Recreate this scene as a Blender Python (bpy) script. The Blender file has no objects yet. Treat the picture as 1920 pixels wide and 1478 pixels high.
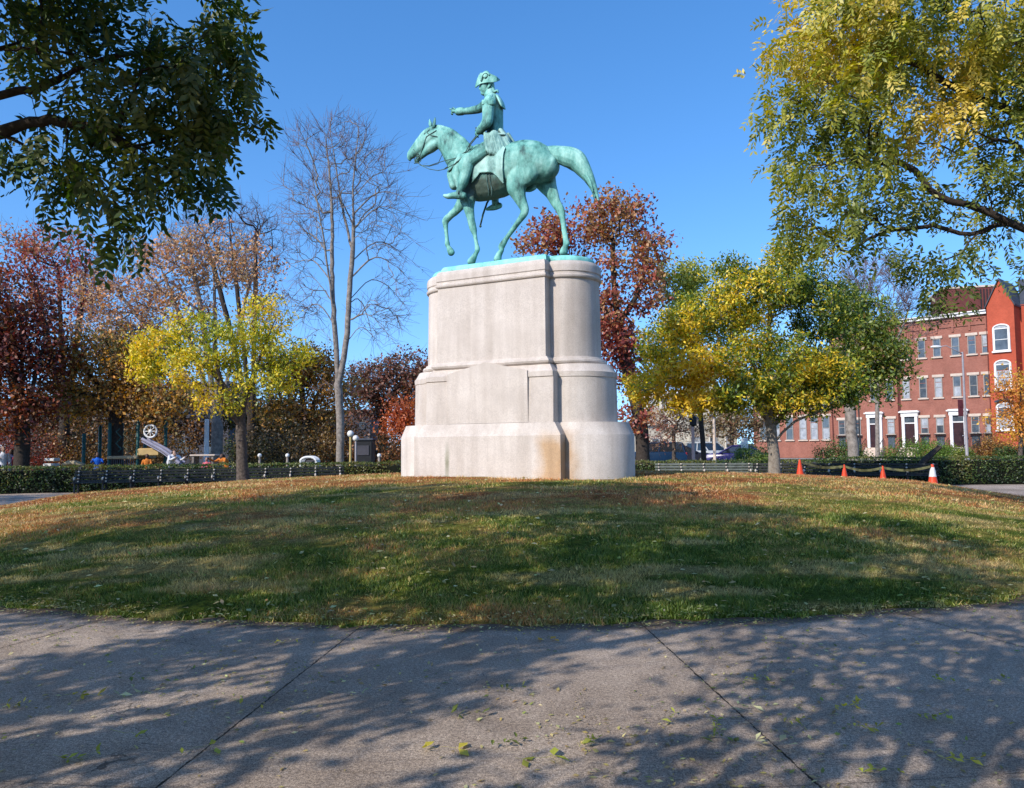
import bpy, math, random
import numpy as np
from math import sin, cos, pi, radians, sqrt, atan, atan2
from mathutils import Vector, Matrix
from mathutils.bvhtree import BVHTree

SC = bpy.context.scene
COL = SC.collection
random.seed(7)

# ---------------------------------------------------------------- camera
FPX, CXP, CYP = 1500.0, 960.0, 739.0
PITCH, ROLL, EYE = atan(96 / FPX), radians(0.5), 1.6


def ray(px, py):
    a = (px - CXP) / FPX
    b = (CYP - py) / FPX
    a2 = a * cos(ROLL) + b * sin(ROLL)
    b2 = -a * sin(ROLL) + b * cos(ROLL)
    return Vector((a2, cos(PITCH) - b2 * sin(PITCH), sin(PITCH) + b2 * cos(PITCH)))


def at(px, py, Y):
    d = ray(px, py)
    return Vector((0, 0, EYE)) + d * (Y / d.y)


def gx(px, Y):
    return at(px, 850, Y).x


cam_d = bpy.data.cameras.new('camera')
cam = bpy.data.objects.new('camera', cam_d)
COL.objects.link(cam)
SC.camera = cam
R0, U0, F0 = Vector((1, 0, 0)), Vector((0, -sin(PITCH), cos(PITCH))), Vector((0, cos(PITCH), sin(PITCH)))
cxv = R0 * cos(ROLL) - U0 * sin(ROLL)
cyv = R0 * sin(ROLL) + U0 * cos(ROLL)
m = Matrix((cxv, cyv, -F0)).transposed().to_4x4()
m.translation = Vector((0, 0, EYE))
cam.matrix_world = m
cam_d.sensor_width = 36
cam_d.lens = 36 * FPX / 1920
cam_d.clip_end = 2000
cam_d.clip_start = 0.05

# ---------------------------------------------------------------- light
SUN_EL, SUN_AZ = radians(33), radians(180 + 46)
S = Vector((sin(SUN_AZ) * cos(SUN_EL), cos(SUN_AZ) * cos(SUN_EL), sin(SUN_EL)))
wd = bpy.data.worlds.new("World")
SC.world = wd
wd.use_nodes = True
nt = wd.node_tree
bg = nt.nodes['Background']
sky = nt.nodes.new('ShaderNodeTexSky')
sky.sky_type = 'NISHITA'
sky.sun_disc = False
sky.sun_elevation = SUN_EL
sky.sun_rotation = SUN_AZ
sky.air_density = 1.0
sky.dust_density = 0.3
sky.ozone_density = 2.5
hs = nt.nodes.new('ShaderNodeHueSaturation')
hs.inputs['Saturation'].default_value = 1.27; hs.inputs['Value'].default_value = 1.8
wtc = nt.nodes.new('ShaderNodeTexCoord'); wva = nt.nodes.new('ShaderNodeVectorMath'); wva.operation = 'ADD'; wva.inputs[1].default_value = (0, 0, .12)
wvn = nt.nodes.new('ShaderNodeVectorMath'); wvn.operation = 'NORMALIZE'
nt.links.new(wtc.outputs['Generated'], wva.inputs[0]); nt.links.new(wva.outputs[0], wvn.inputs[0]); nt.links.new(wvn.outputs[0], sky.inputs['Vector'])
nt.links.new(sky.outputs[0], hs.inputs['Color'])
tint = nt.nodes.new('ShaderNodeMix'); tint.data_type = 'RGBA'; tint.blend_type = 'MULTIPLY'; tint.inputs[0].default_value = 1; tint.inputs[7].default_value = (1.12, 1.08, 1.13, 1)
nt.links.new(hs.outputs[0], tint.inputs[6]); nt.links.new(tint.outputs[2], bg.inputs[0])
bg.inputs[1].default_value = 0.135
sl = bpy.data.lights.new('sun', 'SUN')
sl.energy = 5.0
sl.angle = radians(0.45)
sl.color = (1.0, 0.93, 0.83)
so = bpy.data.objects.new('sun', sl)
so.rotation_euler = S.to_track_quat('Z', 'Y').to_euler()
COL.objects.link(so)
SC.view_settings.view_transform = 'Standard'
SC.view_settings.look = 'None'
SC.view_settings.exposure = 0
SC.render.engine = 'CYCLES'
SC.cycles.max_bounces = 6
SC.cycles.transparent_max_bounces = 4

# ---------------------------------------------------------------- objects


def tag(o, label=None, cat=None, group=None, kind=None):
    if label: o['label'] = label
    if cat: o['category'] = cat
    if group: o['group'] = group
    if kind: o['kind'] = kind
    return o


def empty(name, loc, rz=0.0):
    o = bpy.data.objects.new(name, None)
    o.location = loc
    o.rotation_euler = (0, 0, rz)
    o.empty_display_size = .2
    COL.objects.link(o)
    return o


def copy_tree(o, parent=None):
    c = o.copy()
    COL.objects.link(c)
    if parent is not None: c.parent = parent
    for ch in list(o.children): copy_tree(ch, c)
    return c


class MB:
    def __init__(s):
        s.v = []; s.f = []; s.m = []; s.mi = 0

    def add(s, vs, fs):
        b = len(s.v)
        s.v.extend([tuple(p) for p in vs])
        for f in fs:
            s.f.append(tuple(b + i for i in f)); s.m.append(s.mi)
        return b

    def box(s, c, d, rz=0.0, bev=0.0):
        x, y, z = d[0] / 2, d[1] / 2, d[2] / 2
        cr, sr = cos(rz), sin(rz)
        if bev <= 0:
            P = [(-x, -y, -z), (x, -y, -z), (x, y, -z), (-x, y, -z), (-x, -y, z), (x, -y, z), (x, y, z), (-x, y, z)]
            Fs = [(0, 3, 2, 1), (4, 5, 6, 7), (0, 1, 5, 4), (1, 2, 6, 5), (2, 3, 7, 6), (3, 0, 4, 7)]
        else:
            b = min(bev, x * .49, y * .49, z * .49)
            P = []
            for zz, k in ((-z, b), (-z + b, 0), (z - b, 0), (z, b)):
                X, Y = x - k, y - k
                P += [(-X + b, -Y, zz), (X - b, -Y, zz), (X, -Y + b, zz), (X, Y - b, zz), (X - b, Y, zz), (-X + b, Y, zz), (-X, Y - b, zz), (-X, -Y + b, zz)]
            Fs = [tuple(range(7, -1, -1)), tuple(range(24, 32))]
            for r in range(3):
                for i in range(8):
                    j = (i + 1) % 8
                    Fs.append((r * 8 + i, r * 8 + j, r * 8 + 8 + j, r * 8 + 8 + i))
        s.add([(c[0] + p[0] * cr - p[1] * sr, c[1] + p[0] * sr + p[1] * cr, c[2] + p[2]) for p in P], Fs)

    def tube(s, pts, rad, n=8, cap=True, flat=None):
        pts = [Vector(p) for p in pts]
        if not hasattr(rad, '__len__'): rad = [rad] * len(pts)
        t0 = (pts[1] - pts[0]).normalized()
        up = Vector((0, 0, 1)) if abs(t0.z) < .9 else Vector((0, 1, 0))
        a = t0.cross(up).normalized()
        vs = []; fs = []
        for i, p in enumerate(pts):
            t = (pts[min(i + 1, len(pts) - 1)] - pts[max(i - 1, 0)])
            if t.length < 1e-9: t = t0.copy()
            t.normalize()
            a = (a - t * a.dot(t))
            if a.length < 1e-6: a = t.orthogonal()
            a.normalize()
            b = t.cross(a)
            for k in range(n):
                an = 2 * pi * k / n
                q = p + a * (cos(an) * rad[i]) + b * (sin(an) * rad[i] * (flat or 1))
                vs.append(q)
        for i in range(len(pts) - 1):
            for k in range(n):
                k2 = (k + 1) % n
                fs.append((i * n + k, i * n + k2, (i + 1) * n + k2, (i + 1) * n + k))
        if cap:
            fs.append(tuple(range(n - 1, -1, -1)))
            fs.append(tuple(range((len(pts) - 1) * n, len(pts) * n)))
        s.add(vs, fs)

    def lathe(s, prof, c=(0, 0, 0), n=24, cap=True):
        vs = []; fs = []
        for r, z in prof:
            for k in range(n):
                an = 2 * pi * k / n
                vs.append((c[0] + r * cos(an), c[1] + r * sin(an), c[2] + z))
        for i in range(len(prof) - 1):
            for k in range(n):
                k2 = (k + 1) % n
                fs.append((i * n + k, i * n + k2, (i + 1) * n + k2, (i + 1) * n + k))
        if cap:
            fs.append(tuple(range(n - 1, -1, -1)))
            fs.append(tuple(range((len(prof) - 1) * n, len(prof) * n)))
        s.add(vs, fs)

    def ball(s, c, r, n=12, m_=8):
        if not hasattr(r, '__len__'): r = (r, r, r)
        vs = [(c[0], c[1], c[2] - r[2])]; fs = []
        for i in range(1, m_):
            a = -pi / 2 + pi * i / m_
            for k in range(n):
                an = 2 * pi * k / n
                vs.append((c[0] + r[0] * cos(a) * cos(an), c[1] + r[1] * cos(a) * sin(an), c[2] + r[2] * sin(a)))
        vs.append((c[0], c[1], c[2] + r[2]))
        for k in range(n):
            k2 = (k + 1) % n
            fs.append((0, 1 + k2, 1 + k))
            for i in range(m_ - 2):
                fs.append((1 + i * n + k, 1 + i * n + k2, 1 + (i + 1) * n + k2, 1 + (i + 1) * n + k))
            fs.append((1 + (m_ - 2) * n + k, 1 + (m_ - 2) * n + k2, len(vs) - 1))
        s.add(vs, fs)

    def prism(s, poly, axis_from, axis_to):
        """poly: list of 3d points, extruded by the vector axis_to-axis_from"""
        d = Vector(axis_to) - Vector(axis_from)
        n = len(poly)
        vs = [Vector(p) for p in poly] + [Vector(p) + d for p in poly]
        fs = [tuple(range(n - 1, -1, -1)), tuple(range(n, 2 * n))]
        for i in range(n):
            j = (i + 1) % n
            fs.append((i, j, n + j, n + i))
        s.add(vs, fs)

    def mesh(s, name, mats):
        me = bpy.data.meshes.new(name)
        me.from_pydata(s.v, [], s.f)
        if not isinstance(mats, (list, tuple)): mats = [mats]
        for mt in mats: me.materials.append(mt)
        me.polygons.foreach_set('material_index', s.m)
        me.validate()
        return me

    def build(s, name, mats, parent=None, smooth=False, loc=None, rz=0):
        me = s.mesh(name, mats)
        if smooth:
            me.polygons.foreach_set('use_smooth', [True] * len(me.polygons))
            if smooth == 'auto':
                me.set_sharp_from_angle(angle=radians(40))
        me.update()
        import bmesh
        bm = bmesh.new(); bm.from_mesh(me)
        bmesh.ops.recalc_face_normals(bm, faces=bm.faces)
        bm.to_mesh(me); bm.free()
        o = bpy.data.objects.new(name, me)
        COL.objects.link(o)
        if loc is not None: o.location = loc
        o.rotation_euler = (0, 0, rz)
        if parent is not None: o.parent = parent
        return o


# ---------------------------------------------------------------- numpy noise
def _h(ix, iy, iz, sd):
    n = (ix * 374761393 + iy * 668265263 + iz * 2147483647 + sd * 974634777) & 0xffffffff
    n = ((n ^ (n >> 13)) * 1274126177) & 0xffffffff
    n = (n ^ (n >> 16)) & 0xffff
    return n / 65535.0


def vnoise(P, sc, sd=0):
    P = np.asarray(P, dtype=np.float64) * sc
    I = np.floor(P).astype(np.int64)
    Fr = P - I
    u = Fr * Fr * (3 - 2 * Fr)
    r = 0
    for dx in (0, 1):
        for dy in (0, 1):
            for dz in (0, 1):
                w = (u[:, 0] if dx else 1 - u[:, 0]) * (u[:, 1] if dy else 1 - u[:, 1]) * (u[:, 2] if dz else 1 - u[:, 2])
                r = r + w * _h(I[:, 0] + dx, I[:, 1] + dy, I[:, 2] + dz, sd)
    return r


def fbm(P, sc, sd=0, o=4):
    a = 0; w = 1; t = 0
    for i in range(o):
        a = a + w * vnoise(P, sc * 2 ** i, sd + i * 17); t += w; w *= .55
    return a / t


def norm_rows(a):
    return a / np.maximum(np.linalg.norm(a, axis=1, keepdims=True), 1e-9)


# ---------------------------------------------------------------- materials
def N(nt, t, **kw):
    n = nt.nodes.new('ShaderNode' + t)
    for k, v in kw.items(): setattr(n, k, v)
    return n


def mat(name, col, rough=.7, noise=None, bump=0.0, bscale=60, spec=.3, metal=0.0, col2=None, scale=4.0, detail=6, coord='Object'):
    m = bpy.data.materials.new(name)
    m.use_nodes = True
    t = m.node_tree
    b = t.nodes['Principled BSDF']
    b.inputs['Roughness'].default_value = rough
    b.inputs['Metallic'].default_value = metal
    b.inputs['Specular IOR Level'].default_value = spec
    tc = N(t, 'TexCoord')
    n1 = N(t, 'TexNoise'); n1.inputs['Scale'].default_value = scale; n1.inputs['Detail'].default_value = detail
    n1.inputs['Roughness'].default_value = .65
    t.links.new(tc.outputs[coord], n1.inputs['Vector'])
    c2 = col2 or tuple(c * .72 for c in col)
    r = N(t, 'ValToRGB')
    r.color_ramp.elements[0].position = .32; r.color_ramp.elements[1].position = .68
    r.color_ramp.elements[0].color = (*c2, 1); r.color_ramp.elements[1].color = (*col, 1)
    t.links.new(n1.outputs['Fac'], r.inputs['Fac'])
    t.links.new(r.outputs['Color'], b.inputs['Base Color'])
    if bump:
        n2 = N(t, 'TexNoise'); n2.inputs['Scale'].default_value = bscale; n2.inputs['Detail'].default_value = 4
        t.links.new(tc.outputs[coord], n2.inputs['Vector'])
        bp = N(t, 'Bump'); bp.inputs['Strength'].default_value = bump; bp.inputs['Distance'].default_value = .02
        t.links.new(n2.outputs['Fac'], bp.inputs['Height'])
        t.links.new(bp.outputs['Normal'], b.inputs['Normal'])
    m.diffuse_color = (*col, 1)
    return m


def leaf_mat(name, trans=.35, gloss=.06, rough=.5):
    m = bpy.data.materials.new(name)
    m.use_nodes = True
    t = m.node_tree
    for n in list(t.nodes): t.nodes.remove(n)
    out = N(t, 'OutputMaterial')
    at_ = N(t, 'Attribute', attribute_name='Col')
    d = N(t, 'BsdfDiffuse'); tr = N(t, 'BsdfTranslucent'); g = N(t, 'BsdfGlossy'); g.inputs['Roughness'].default_value = rough
    g.inputs['Color'].default_value = (1, 1, 1, 1)
    hv = N(t, 'HueSaturation'); hv.inputs['Value'].default_value = 1.25; hv.inputs['Saturation'].default_value = 1.0; t.links.new(at_.outputs['Color'], hv.inputs['Color'])
    hs_ = N(t, 'HueSaturation'); hs_.inputs['Value'].default_value = 1.7; hs_.inputs['Saturation'].default_value = 1.15
    m1 = N(t, 'MixShader'); m1.inputs[0].default_value = trans
    m2 = N(t, 'MixShader'); m2.inputs[0].default_value = gloss
    t.links.new(hv.outputs[0], d.inputs[0]); t.links.new(at_.outputs['Color'], hs_.inputs['Color']); t.links.new(hs_.outputs[0], tr.inputs[0])
    t.links.new(d.outputs[0], m1.inputs[1]); t.links.new(tr.outputs[0], m1.inputs[2])
    t.links.new(m1.outputs[0], m2.inputs[1]); t.links.new(g.outputs[0], m2.inputs[2])
    t.links.new(m2.outputs[0], out.inputs[0])
    return m


LEAF = leaf_mat('leaf', gloss=.035)
GRASSM = leaf_mat('grass_blade', .25, .04)
M = {}
M['bark'] = mat('bark', (.15, .12, .10), .95, col2=(.055, .045, .038), scale=14, bump=.8, bscale=30, spec=.1)
M['bark_dark'] = mat('bark_dark', (.07, .055, .045), .95, col2=(.03, .024, .02), scale=14, bump=.6, bscale=30, spec=.1)
M['bark_pale'] = mat('bark_pale', (.34, .30, .25), .95, col2=(.15, .12, .10), scale=9, bump=.6, bscale=30, spec=.1)
M['bark_grey'] = mat('bark_grey', (.34, .295, .255), .95, col2=(.13, .11, .095), scale=6, bump=.6, bscale=30, spec=.1)


# ---------------------------------------------------------------- leaf cards as real little faces
def quads(name, C, D, Nn, L, Wd, cols, material, parent=None, fold=0.0):
    """diamond shaped leaves: centre C, direction D, face normal Nn, length L, width Wd"""
    n = len(C)
    D = norm_rows(D)
    B = norm_rows(np.cross(Nn, D))
    L = np.broadcast_to(np.asarray(L, float).reshape(-1, 1), (n, 1)); Wd = np.broadcast_to(np.asarray(Wd, float).reshape(-1, 1), (n, 1))
    V = np.empty((n, 4, 3), np.float32)
    V[:, 0] = C - D * L * .5
    V[:, 1] = C + B * Wd * .5 + D * L * .03
    V[:, 2] = C + D * L * .5
    V[:, 3] = C - B * Wd * .5 + D * L * .03
    if fold:
        Nn2 = norm_rows(np.cross(D, B))
        V[:, 1] += Nn2 * Wd * fold; V[:, 3] += Nn2 * Wd * fold
    me = bpy.data.meshes.new(name)
    me.vertices.add(n * 4)
    me.vertices.foreach_set('co', V.ravel())
    me.loops.add(n * 4)
    me.loops.foreach_set('vertex_index', np.arange(n * 4, dtype=np.int32))
    me.polygons.add(n)
    me.polygons.foreach_set('loop_start', np.arange(0, n * 4, 4, dtype=np.int32))
    me.update(calc_edges=True)
    a = me.attributes.new('Col', 'FLOAT_COLOR', 'FACE')
    c4 = np.ones((n, 4), np.float32); c4[:, :3] = np.clip(cols, 0, 1)
    a.data.foreach_set('color', c4.ravel())
    me.materials.append(material)
    o = bpy.data.objects.new(name, me)
    COL.objects.link(o)
    if parent is not None: o.parent = parent
    return o


def palette(P, stops, rng, sc=.55, jit=.12, mix=.35, bias=None, sd=3):
    """pick colours along a list of stops by clump noise plus leaf-level scatter"""
    t = fbm(P, sc, sd, 3)
    t = (t - .5) * 2.4 + .5 + rng.normal(0, mix * .5, len(P))
    if bias is not None: t = t + bias
    t = np.clip(t, 0, .999) * (len(stops) - 1)
    i = np.floor(t).astype(int); f = (t - i)[:, None]
    st = np.array(stops)
    c = st[i] * (1 - f) + st[np.minimum(i + 1, len(stops) - 1)] * f
    return c * (1 + rng.normal(0, jit, (len(P), 1))) * (1 + rng.normal(0, jit * .3, (len(P), 3)))


# ---------------------------------------------------------------- trees
def blob_points(blobs, n, rng, shell=.45):
    w = np.array([b[3] * b[4] * b[5] for b in blobs]) ** .75
    w /= w.sum()
    out = []
    k = rng.choice(len(blobs), n, p=w)
    d = norm_rows(rng.normal(size=(n, 3)))
    r = rng.uniform(shell ** 3, 1, n) ** (1 / 3.)
    B = np.array(blobs)[k]
    return B[:, :3] + d * r[:, None] * B[:, 3:6]


def skeleton(stems, targets, rng, step=.3, alpha=.28, forkfrom=.5, wob=.12, lift=.15):
    """grow a branch graph: stems are polylines (first starts at the ground, others at a point of it)"""
    cap = 60000
    P = np.zeros((cap, 3)); D = np.zeros((cap, 3)); Lg = np.zeros(cap); par = np.full(cap, -1); pen = np.zeros(cap)
    n = 0
    for si, st in enumerate(stems):
        st = [np.array(q, float) for q in st]
        if len(st) > 2:
            ns = []
            for i in range(len(st) - 1):
                for j in range(4): ns.append(cr(st[max(i - 1, 0)], st[i], st[i + 1], st[min(i + 2, len(st) - 1)], j / 4))
            st = ns + [st[-1]]
        if si == 0:
            prev = -1
        else:
            prev = int(np.argmin(np.linalg.norm(P[:n] - st[0], axis=1)))
        tot = sum(np.linalg.norm(st[i + 1] - st[i]) for i in range(len(st) - 1)); run = 0
        for i in range(len(st) - 1):
            seg = st[i + 1] - st[i]; l = np.linalg.norm(seg); k = max(1, int(l / step))
            for j in range(k if i < len(st) - 2 else k + 1):
                q = st[i] + seg * j / k
                if prev >= 0 and np.linalg.norm(P[prev] - q) < step * .3: continue
                P[n] = q + (rng.normal(0, .012, 3) * (1 if n else 0)); D[n] = seg / l; par[n] = prev
                Lg[n] = 0 if prev < 0 else Lg[prev] + np.linalg.norm(P[n] - P[prev]) * .5
                fr = (run + l * j / k) / tot
                pen[n] = 1e6 if (si == 0 and fr < forkfrom) else 0
                prev = n; n += 1
            run += l
    root = P[:n][pen[:n] == 0].mean(axis=0)
    order = np.argsort(np.linalg.norm(targets - root, axis=1))
    tips = []
    for ti in order:
        T = targets[ti]
        v = T - P[:n]; d = np.linalg.norm(v, axis=1) + 1e-6
        cs = (v * D[:n]).sum(1) / d
        cost = d * (1.45 - .45 * cs) + alpha * Lg[:n] + pen[:n]
        i = int(np.argmin(cost))
        dd = d[i]
        k = max(1, int(math.ceil(dd / step)))
        if n + k >= cap: break
        p0 = P[i]; c1 = p0 + D[i] * dd * .4 + np.array([0, 0, lift * dd]) * .5
        prev = i
        for j in range(1, k + 1):
            t = j / k
            q = (1 - t) ** 2 * p0 + 2 * t * (1 - t) * c1 + t * t * T
            if j < k: q = q + rng.normal(0, wob * step, 3)
            P[n] = q; par[n] = prev
            D[n] = (q - P[prev]); D[n] /= np.linalg.norm(D[n]) + 1e-9
            Lg[n] = Lg[prev] + np.linalg.norm(q - P[prev])
            prev = n; n += 1
        tips.append(prev)
    return P[:n].copy(), D[:n].copy(), par[:n].copy(), tips


def branch_mesh(name, P, par, r_base, r_tip, material, parent, flare=1.35, rmin=.0):
    n = len(P)
    cnt = np.zeros(n); kids = [[] for _ in range(n)]
    for i in range(n - 1, -1, -1):
        if cnt[i] == 0: cnt[i] = 1
        if par[i] >= 0:
            cnt[par[i]] += cnt[i]; kids[par[i]].append(i)
    # number of tips: recompute without the +1 per node chain
    tipc = np.zeros(n)
    for i in range(n - 1, -1, -1):
        if not kids[i]: tipc[i] = 1
        if par[i] >= 0: tipc[par[i]] += tipc[i]
    p = math.log(max(tipc[0], 3)) / math.log(r_base / r_tip)
    r = r_tip * tipc ** (1 / p)
    r = np.maximum(r, rmin)
    base_z = P[0][2]
    for i in range(n):
        h = P[i][2] - base_z
        if h < 1.0 and tipc[i] > tipc[0] * .9: r[i] *= 1 + (flare - 1) * (1 - h) ** 2 * 1.0
    mb = MB()
    starts = [0]
    done = [(0, None)]
    stack = [(0, None)]
    while stack:
        i, pr = stack.pop()
        ch = [i]
        while kids[ch[-1]]:
            ks = sorted(kids[ch[-1]], key=lambda q: -tipc[q])
            for q in ks[1:]: stack.append((q, ch[-1]))
            ch.append(ks[0])
        pts = [P[q] for q in ch]; rr = [r[q] for q in ch]
        if pr is not None:
            pts = [P[pr]] + pts; rr = [min(rr[0] * 1.15, r[pr])] + rr
        if len(pts) < 2: continue
        rmax = max(rr)
        sides = 10 if rmax > .12 else (7 if rmax > .04 else (5 if rmax > .015 else 3))
        rr[-1] = rr[-1] * .5
        mb.tube(pts, rr, sides, cap=False)
    me = bpy.data.meshes.new(name)
    me.from_pydata(mb.v, [], mb.f)
    me.polygons.foreach_set('use_smooth', [True] * len(me.polygons))
    me.materials.append(material)
    o = bpy.data.objects.new(name, me)
    COL.objects.link(o); o.parent = parent
    return o, r


def tree(name, base, stems, blobs, nt_, label, cat='tree', group=None, seed=1, r_base=.22, r_tip=.006, bark='bark', leaf_n=18, leaf_l=.13, leaf_w=.07,
         spread=.24, stops=None, sc=.5, mix=.35, shell=.4, step=.3, alpha=.28, forkfrom=.5, twigs=0, twig_l=.4, droop=.3, compound=0, comp_l=.32, lift=.15,
         biasf=None, jit=.14, extra=None, rmin=0.0, dropf=None, twig_r=.004):
    rng = np.random.default_rng(seed)
    base = Vector(base)
    o = empty(name, base)
    tag(o, label, cat, group)
    bl = [(b[0] - base.x, b[1] - base.y, b[2] - base.z, b[3], b[4], b[5]) for b in blobs]
    st = [[(q[0] - base.x, q[1] - base.y, q[2] - base.z) for q in s_] for s_ in stems]
    T = blob_points(bl, nt_, rng, shell)
    if extra is not None: T = np.vstack([T, np.array(extra) - np.array(base)])
    P, D, par, tips = skeleton(st, T, rng, step, alpha, forkfrom, lift=lift)
    tips = np.array(tips)
    trunk, rad = branch_mesh('trunk', P, par, r_base, r_tip, M[bark], o, rmin=rmin)
    TP, TD = P[tips], D[tips]
    if twigs:
        mb = MB()
        src = np.concatenate([tips, np.where(rad < .02)[0]])
        k = rng.choice(src, int(len(tips) * twigs))
        for i in k:
            d = D[i] + rng.normal(0, .55, 3); d[2] += .25; d /= np.linalg.norm(d)
            L = twig_l * rng.uniform(.5, 1.3)
            p = P[i]; q = p + d * L * .5 + rng.normal(0, .03, 3); e = p + d * L + rng.normal(0, .07, 3)
            mb.tube([p, q, e], [twig_r, twig_r * .8, twig_r * .4], 3, cap=False)
        me = bpy.data.meshes.new('twig_sprays'); me.from_pydata(mb.v, [], mb.f)
        me.materials.append(M['twig'])
        tw = bpy.data.objects.new('twig_sprays', me); COL.objects.link(tw); tw.parent = o
    if leaf_n:
        if compound:
            nc = len(TP) * leaf_n
            idx = np.repeat(np.arange(len(TP)), leaf_n)
            org = TP[idx] + rng.normal(0, spread, (nc, 3))
            d = norm_rows(rng.normal(size=(nc, 3)) * .9 + TD[idx] * .5 + np.array([0, 0, -droop]))
            pairs = compound
            L = comp_l * rng.uniform(.6, 1.15, nc)
            side = norm_rows(np.cross(d, rng.normal(size=(nc, 3)) * .5 + np.array([0, 0, 1.])))
            nn = norm_rows(np.cross(side, d))
            Cs = []; Ds = []; Ns = []; Ls = []; Id = []
            for j in range(pairs):
                t = .2 + .8 * j / max(1, pairs - 1)
                for sgn in (-1, 1):
                    q = org + d * (L * t)[:, None]
                    q[:, 2] -= (L * t * t * .45 * droop)
                    dd = norm_rows(side * sgn + d * (.35 + .5 * t) + np.array([0, 0, -.35 * droop]) + rng.normal(0, .15, (nc, 3)))
                    ll = leaf_l * rng.uniform(.75, 1.15, nc)
                    Cs.append(q + dd * (ll * .5)[:, None]); Ds.append(dd); Ns.append(nn + rng.normal(0, .3, (nc, 3))); Ls.append(ll); Id.append(np.arange(nc))
            C = np.vstack(Cs); Dn = np.vstack(Ds); Nn = np.vstack(Ns); Ln = np.concatenate(Ls); ii = np.concatenate(Id)
            keyp = org[ii] + np.array(base)
            cj = rng.normal(0, .12, nc)[ii]
            cols = palette(keyp, stops, rng, sc, jit * .6, mix * .25, bias=(biasf(keyp) if biasf else 0) + cj)
            quads('crown', C, Dn, Nn, Ln, Ln * (leaf_w / leaf_l), cols, LEAF, o)
        else:
            n = len(TP) * leaf_n
            idx = np.repeat(np.arange(len(TP)), leaf_n)
            C = TP[idx] + rng.normal(0, spread, (n, 3)) * np.array([1, 1, .75])
            back = rng.uniform(0, 1, n)
            C = C - TD[idx] * (back * spread * 1.5)[:, None]
            keep = np.ones(n, bool)
            if dropf is not None: keep = rng.uniform(0, 1, n) > dropf(C + np.array(base))
            C = C[keep]; n = len(C)
            D_ = rng.normal(size=(n, 3)); D_[:, 2] -= droop
            Nn = rng.normal(size=(n, 3)) + np.array([0, 0, .6])
            keyp = C + np.array(base)
            cols = palette(keyp, stops, rng, sc, jit, mix, bias=(biasf(keyp) if biasf else None))
            Ln = leaf_l * rng.uniform(.6, 1.25, n)
            quads('crown', C, D_, Nn, Ln, Ln * (leaf_w / leaf_l), cols, LEAF, o)
    return o


M['twig'] = mat('twig', (.20, .13, .12), .95, col2=(.10, .065, .065), spec=.1)


# ---------------------------------------------------------------- lofts and voxel union for figures
def cr(p0, p1, p2, p3, t):
    return .5 * ((2 * p1) + (-p0 + p2) * t + (2 * p0 - 5 * p1 + 4 * p2 - p3) * t * t + (-p0 + 3 * p1 - 3 * p2 + p3) * t * t * t)


def loft(mb, pts, rad, lat=None, n=14, sub=4, caps=True):
    """pts: 3d points, rad: (in-plane radius, lateral radius) or number"""
    P = [np.array(p, float) for p in pts]
    Rr = [np.array(r if hasattr(r, '__len__') else (r, r), float) for r in rad]
    Q = []; RR = []
    for i in range(len(P) - 1):
        a = P[max(i - 1, 0)]; b = P[i]; c = P[i + 1]; d = P[min(i + 2, len(P) - 1)]
        ra = Rr[max(i - 1, 0)]; rb = Rr[i]; rc = Rr[i + 1]; rd = Rr[min(i + 2, len(P) - 1)]
        for j in range(sub):
            t = j / sub
            Q.append(cr(a, b, c, d, t)); RR.append(np.maximum(cr(ra, rb, rc, rd, t), .003))
    Q.append(P[-1]); RR.append(Rr[-1])
    if caps:
        t0 = Q[1] - Q[0]; t0 /= np.linalg.norm(t0); t1 = Q[-1] - Q[-2]; t1 /= np.linalg.norm(t1)
        r0 = RR[0]; r1 = RR[-1]
        pre = [(Q[0] - t0 * r0.min() * sin(a), r0 * cos(a)) for a in (1.45, 1.1, .6)]
        post = [(Q[-1] + t1 * r1.min() * sin(a), r1 * cos(a)) for a in (.6, 1.1, 1.45)]
        Q = [q for q, _ in pre] + Q + [q for q, _ in post]
        RR = [r for _, r in pre] + RR + [r for _, r in post]
    lat = np.array(lat if lat is not None else (0, 1, 0), float)
    vs = []; fs = []
    pb = None
    for i, q in enumerate(Q):
        t = Q[min(i + 1, len(Q) - 1)] - Q[max(i - 1, 0)]
        t = t / (np.linalg.norm(t) + 1e-9)
        b = lat - t * lat.dot(t)
        if np.linalg.norm(b) < .15:
            b = (pb if pb is not None else np.array([1., 0, 0])); b = b - t * b.dot(t)
        b /= np.linalg.norm(b)
        pb = b
        a = np.cross(b, t)
        for k in range(n):
            an = 2 * pi * k / n
            vs.append(q + a * (cos(an) * RR[i][0]) + b * (sin(an) * RR[i][1]))
    m_ = len(Q)
    for i in range(m_ - 1):
        for k in range(n):
            k2 = (k + 1) % n
            fs.append((i * n + k, i * n + k2, (i + 1) * n + k2, (i + 1) * n + k))
    fs.append(tuple(range(n - 1, -1, -1))); fs.append(tuple(range((m_ - 1) * n, m_ * n)))
    mb.add(vs, fs)


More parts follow.
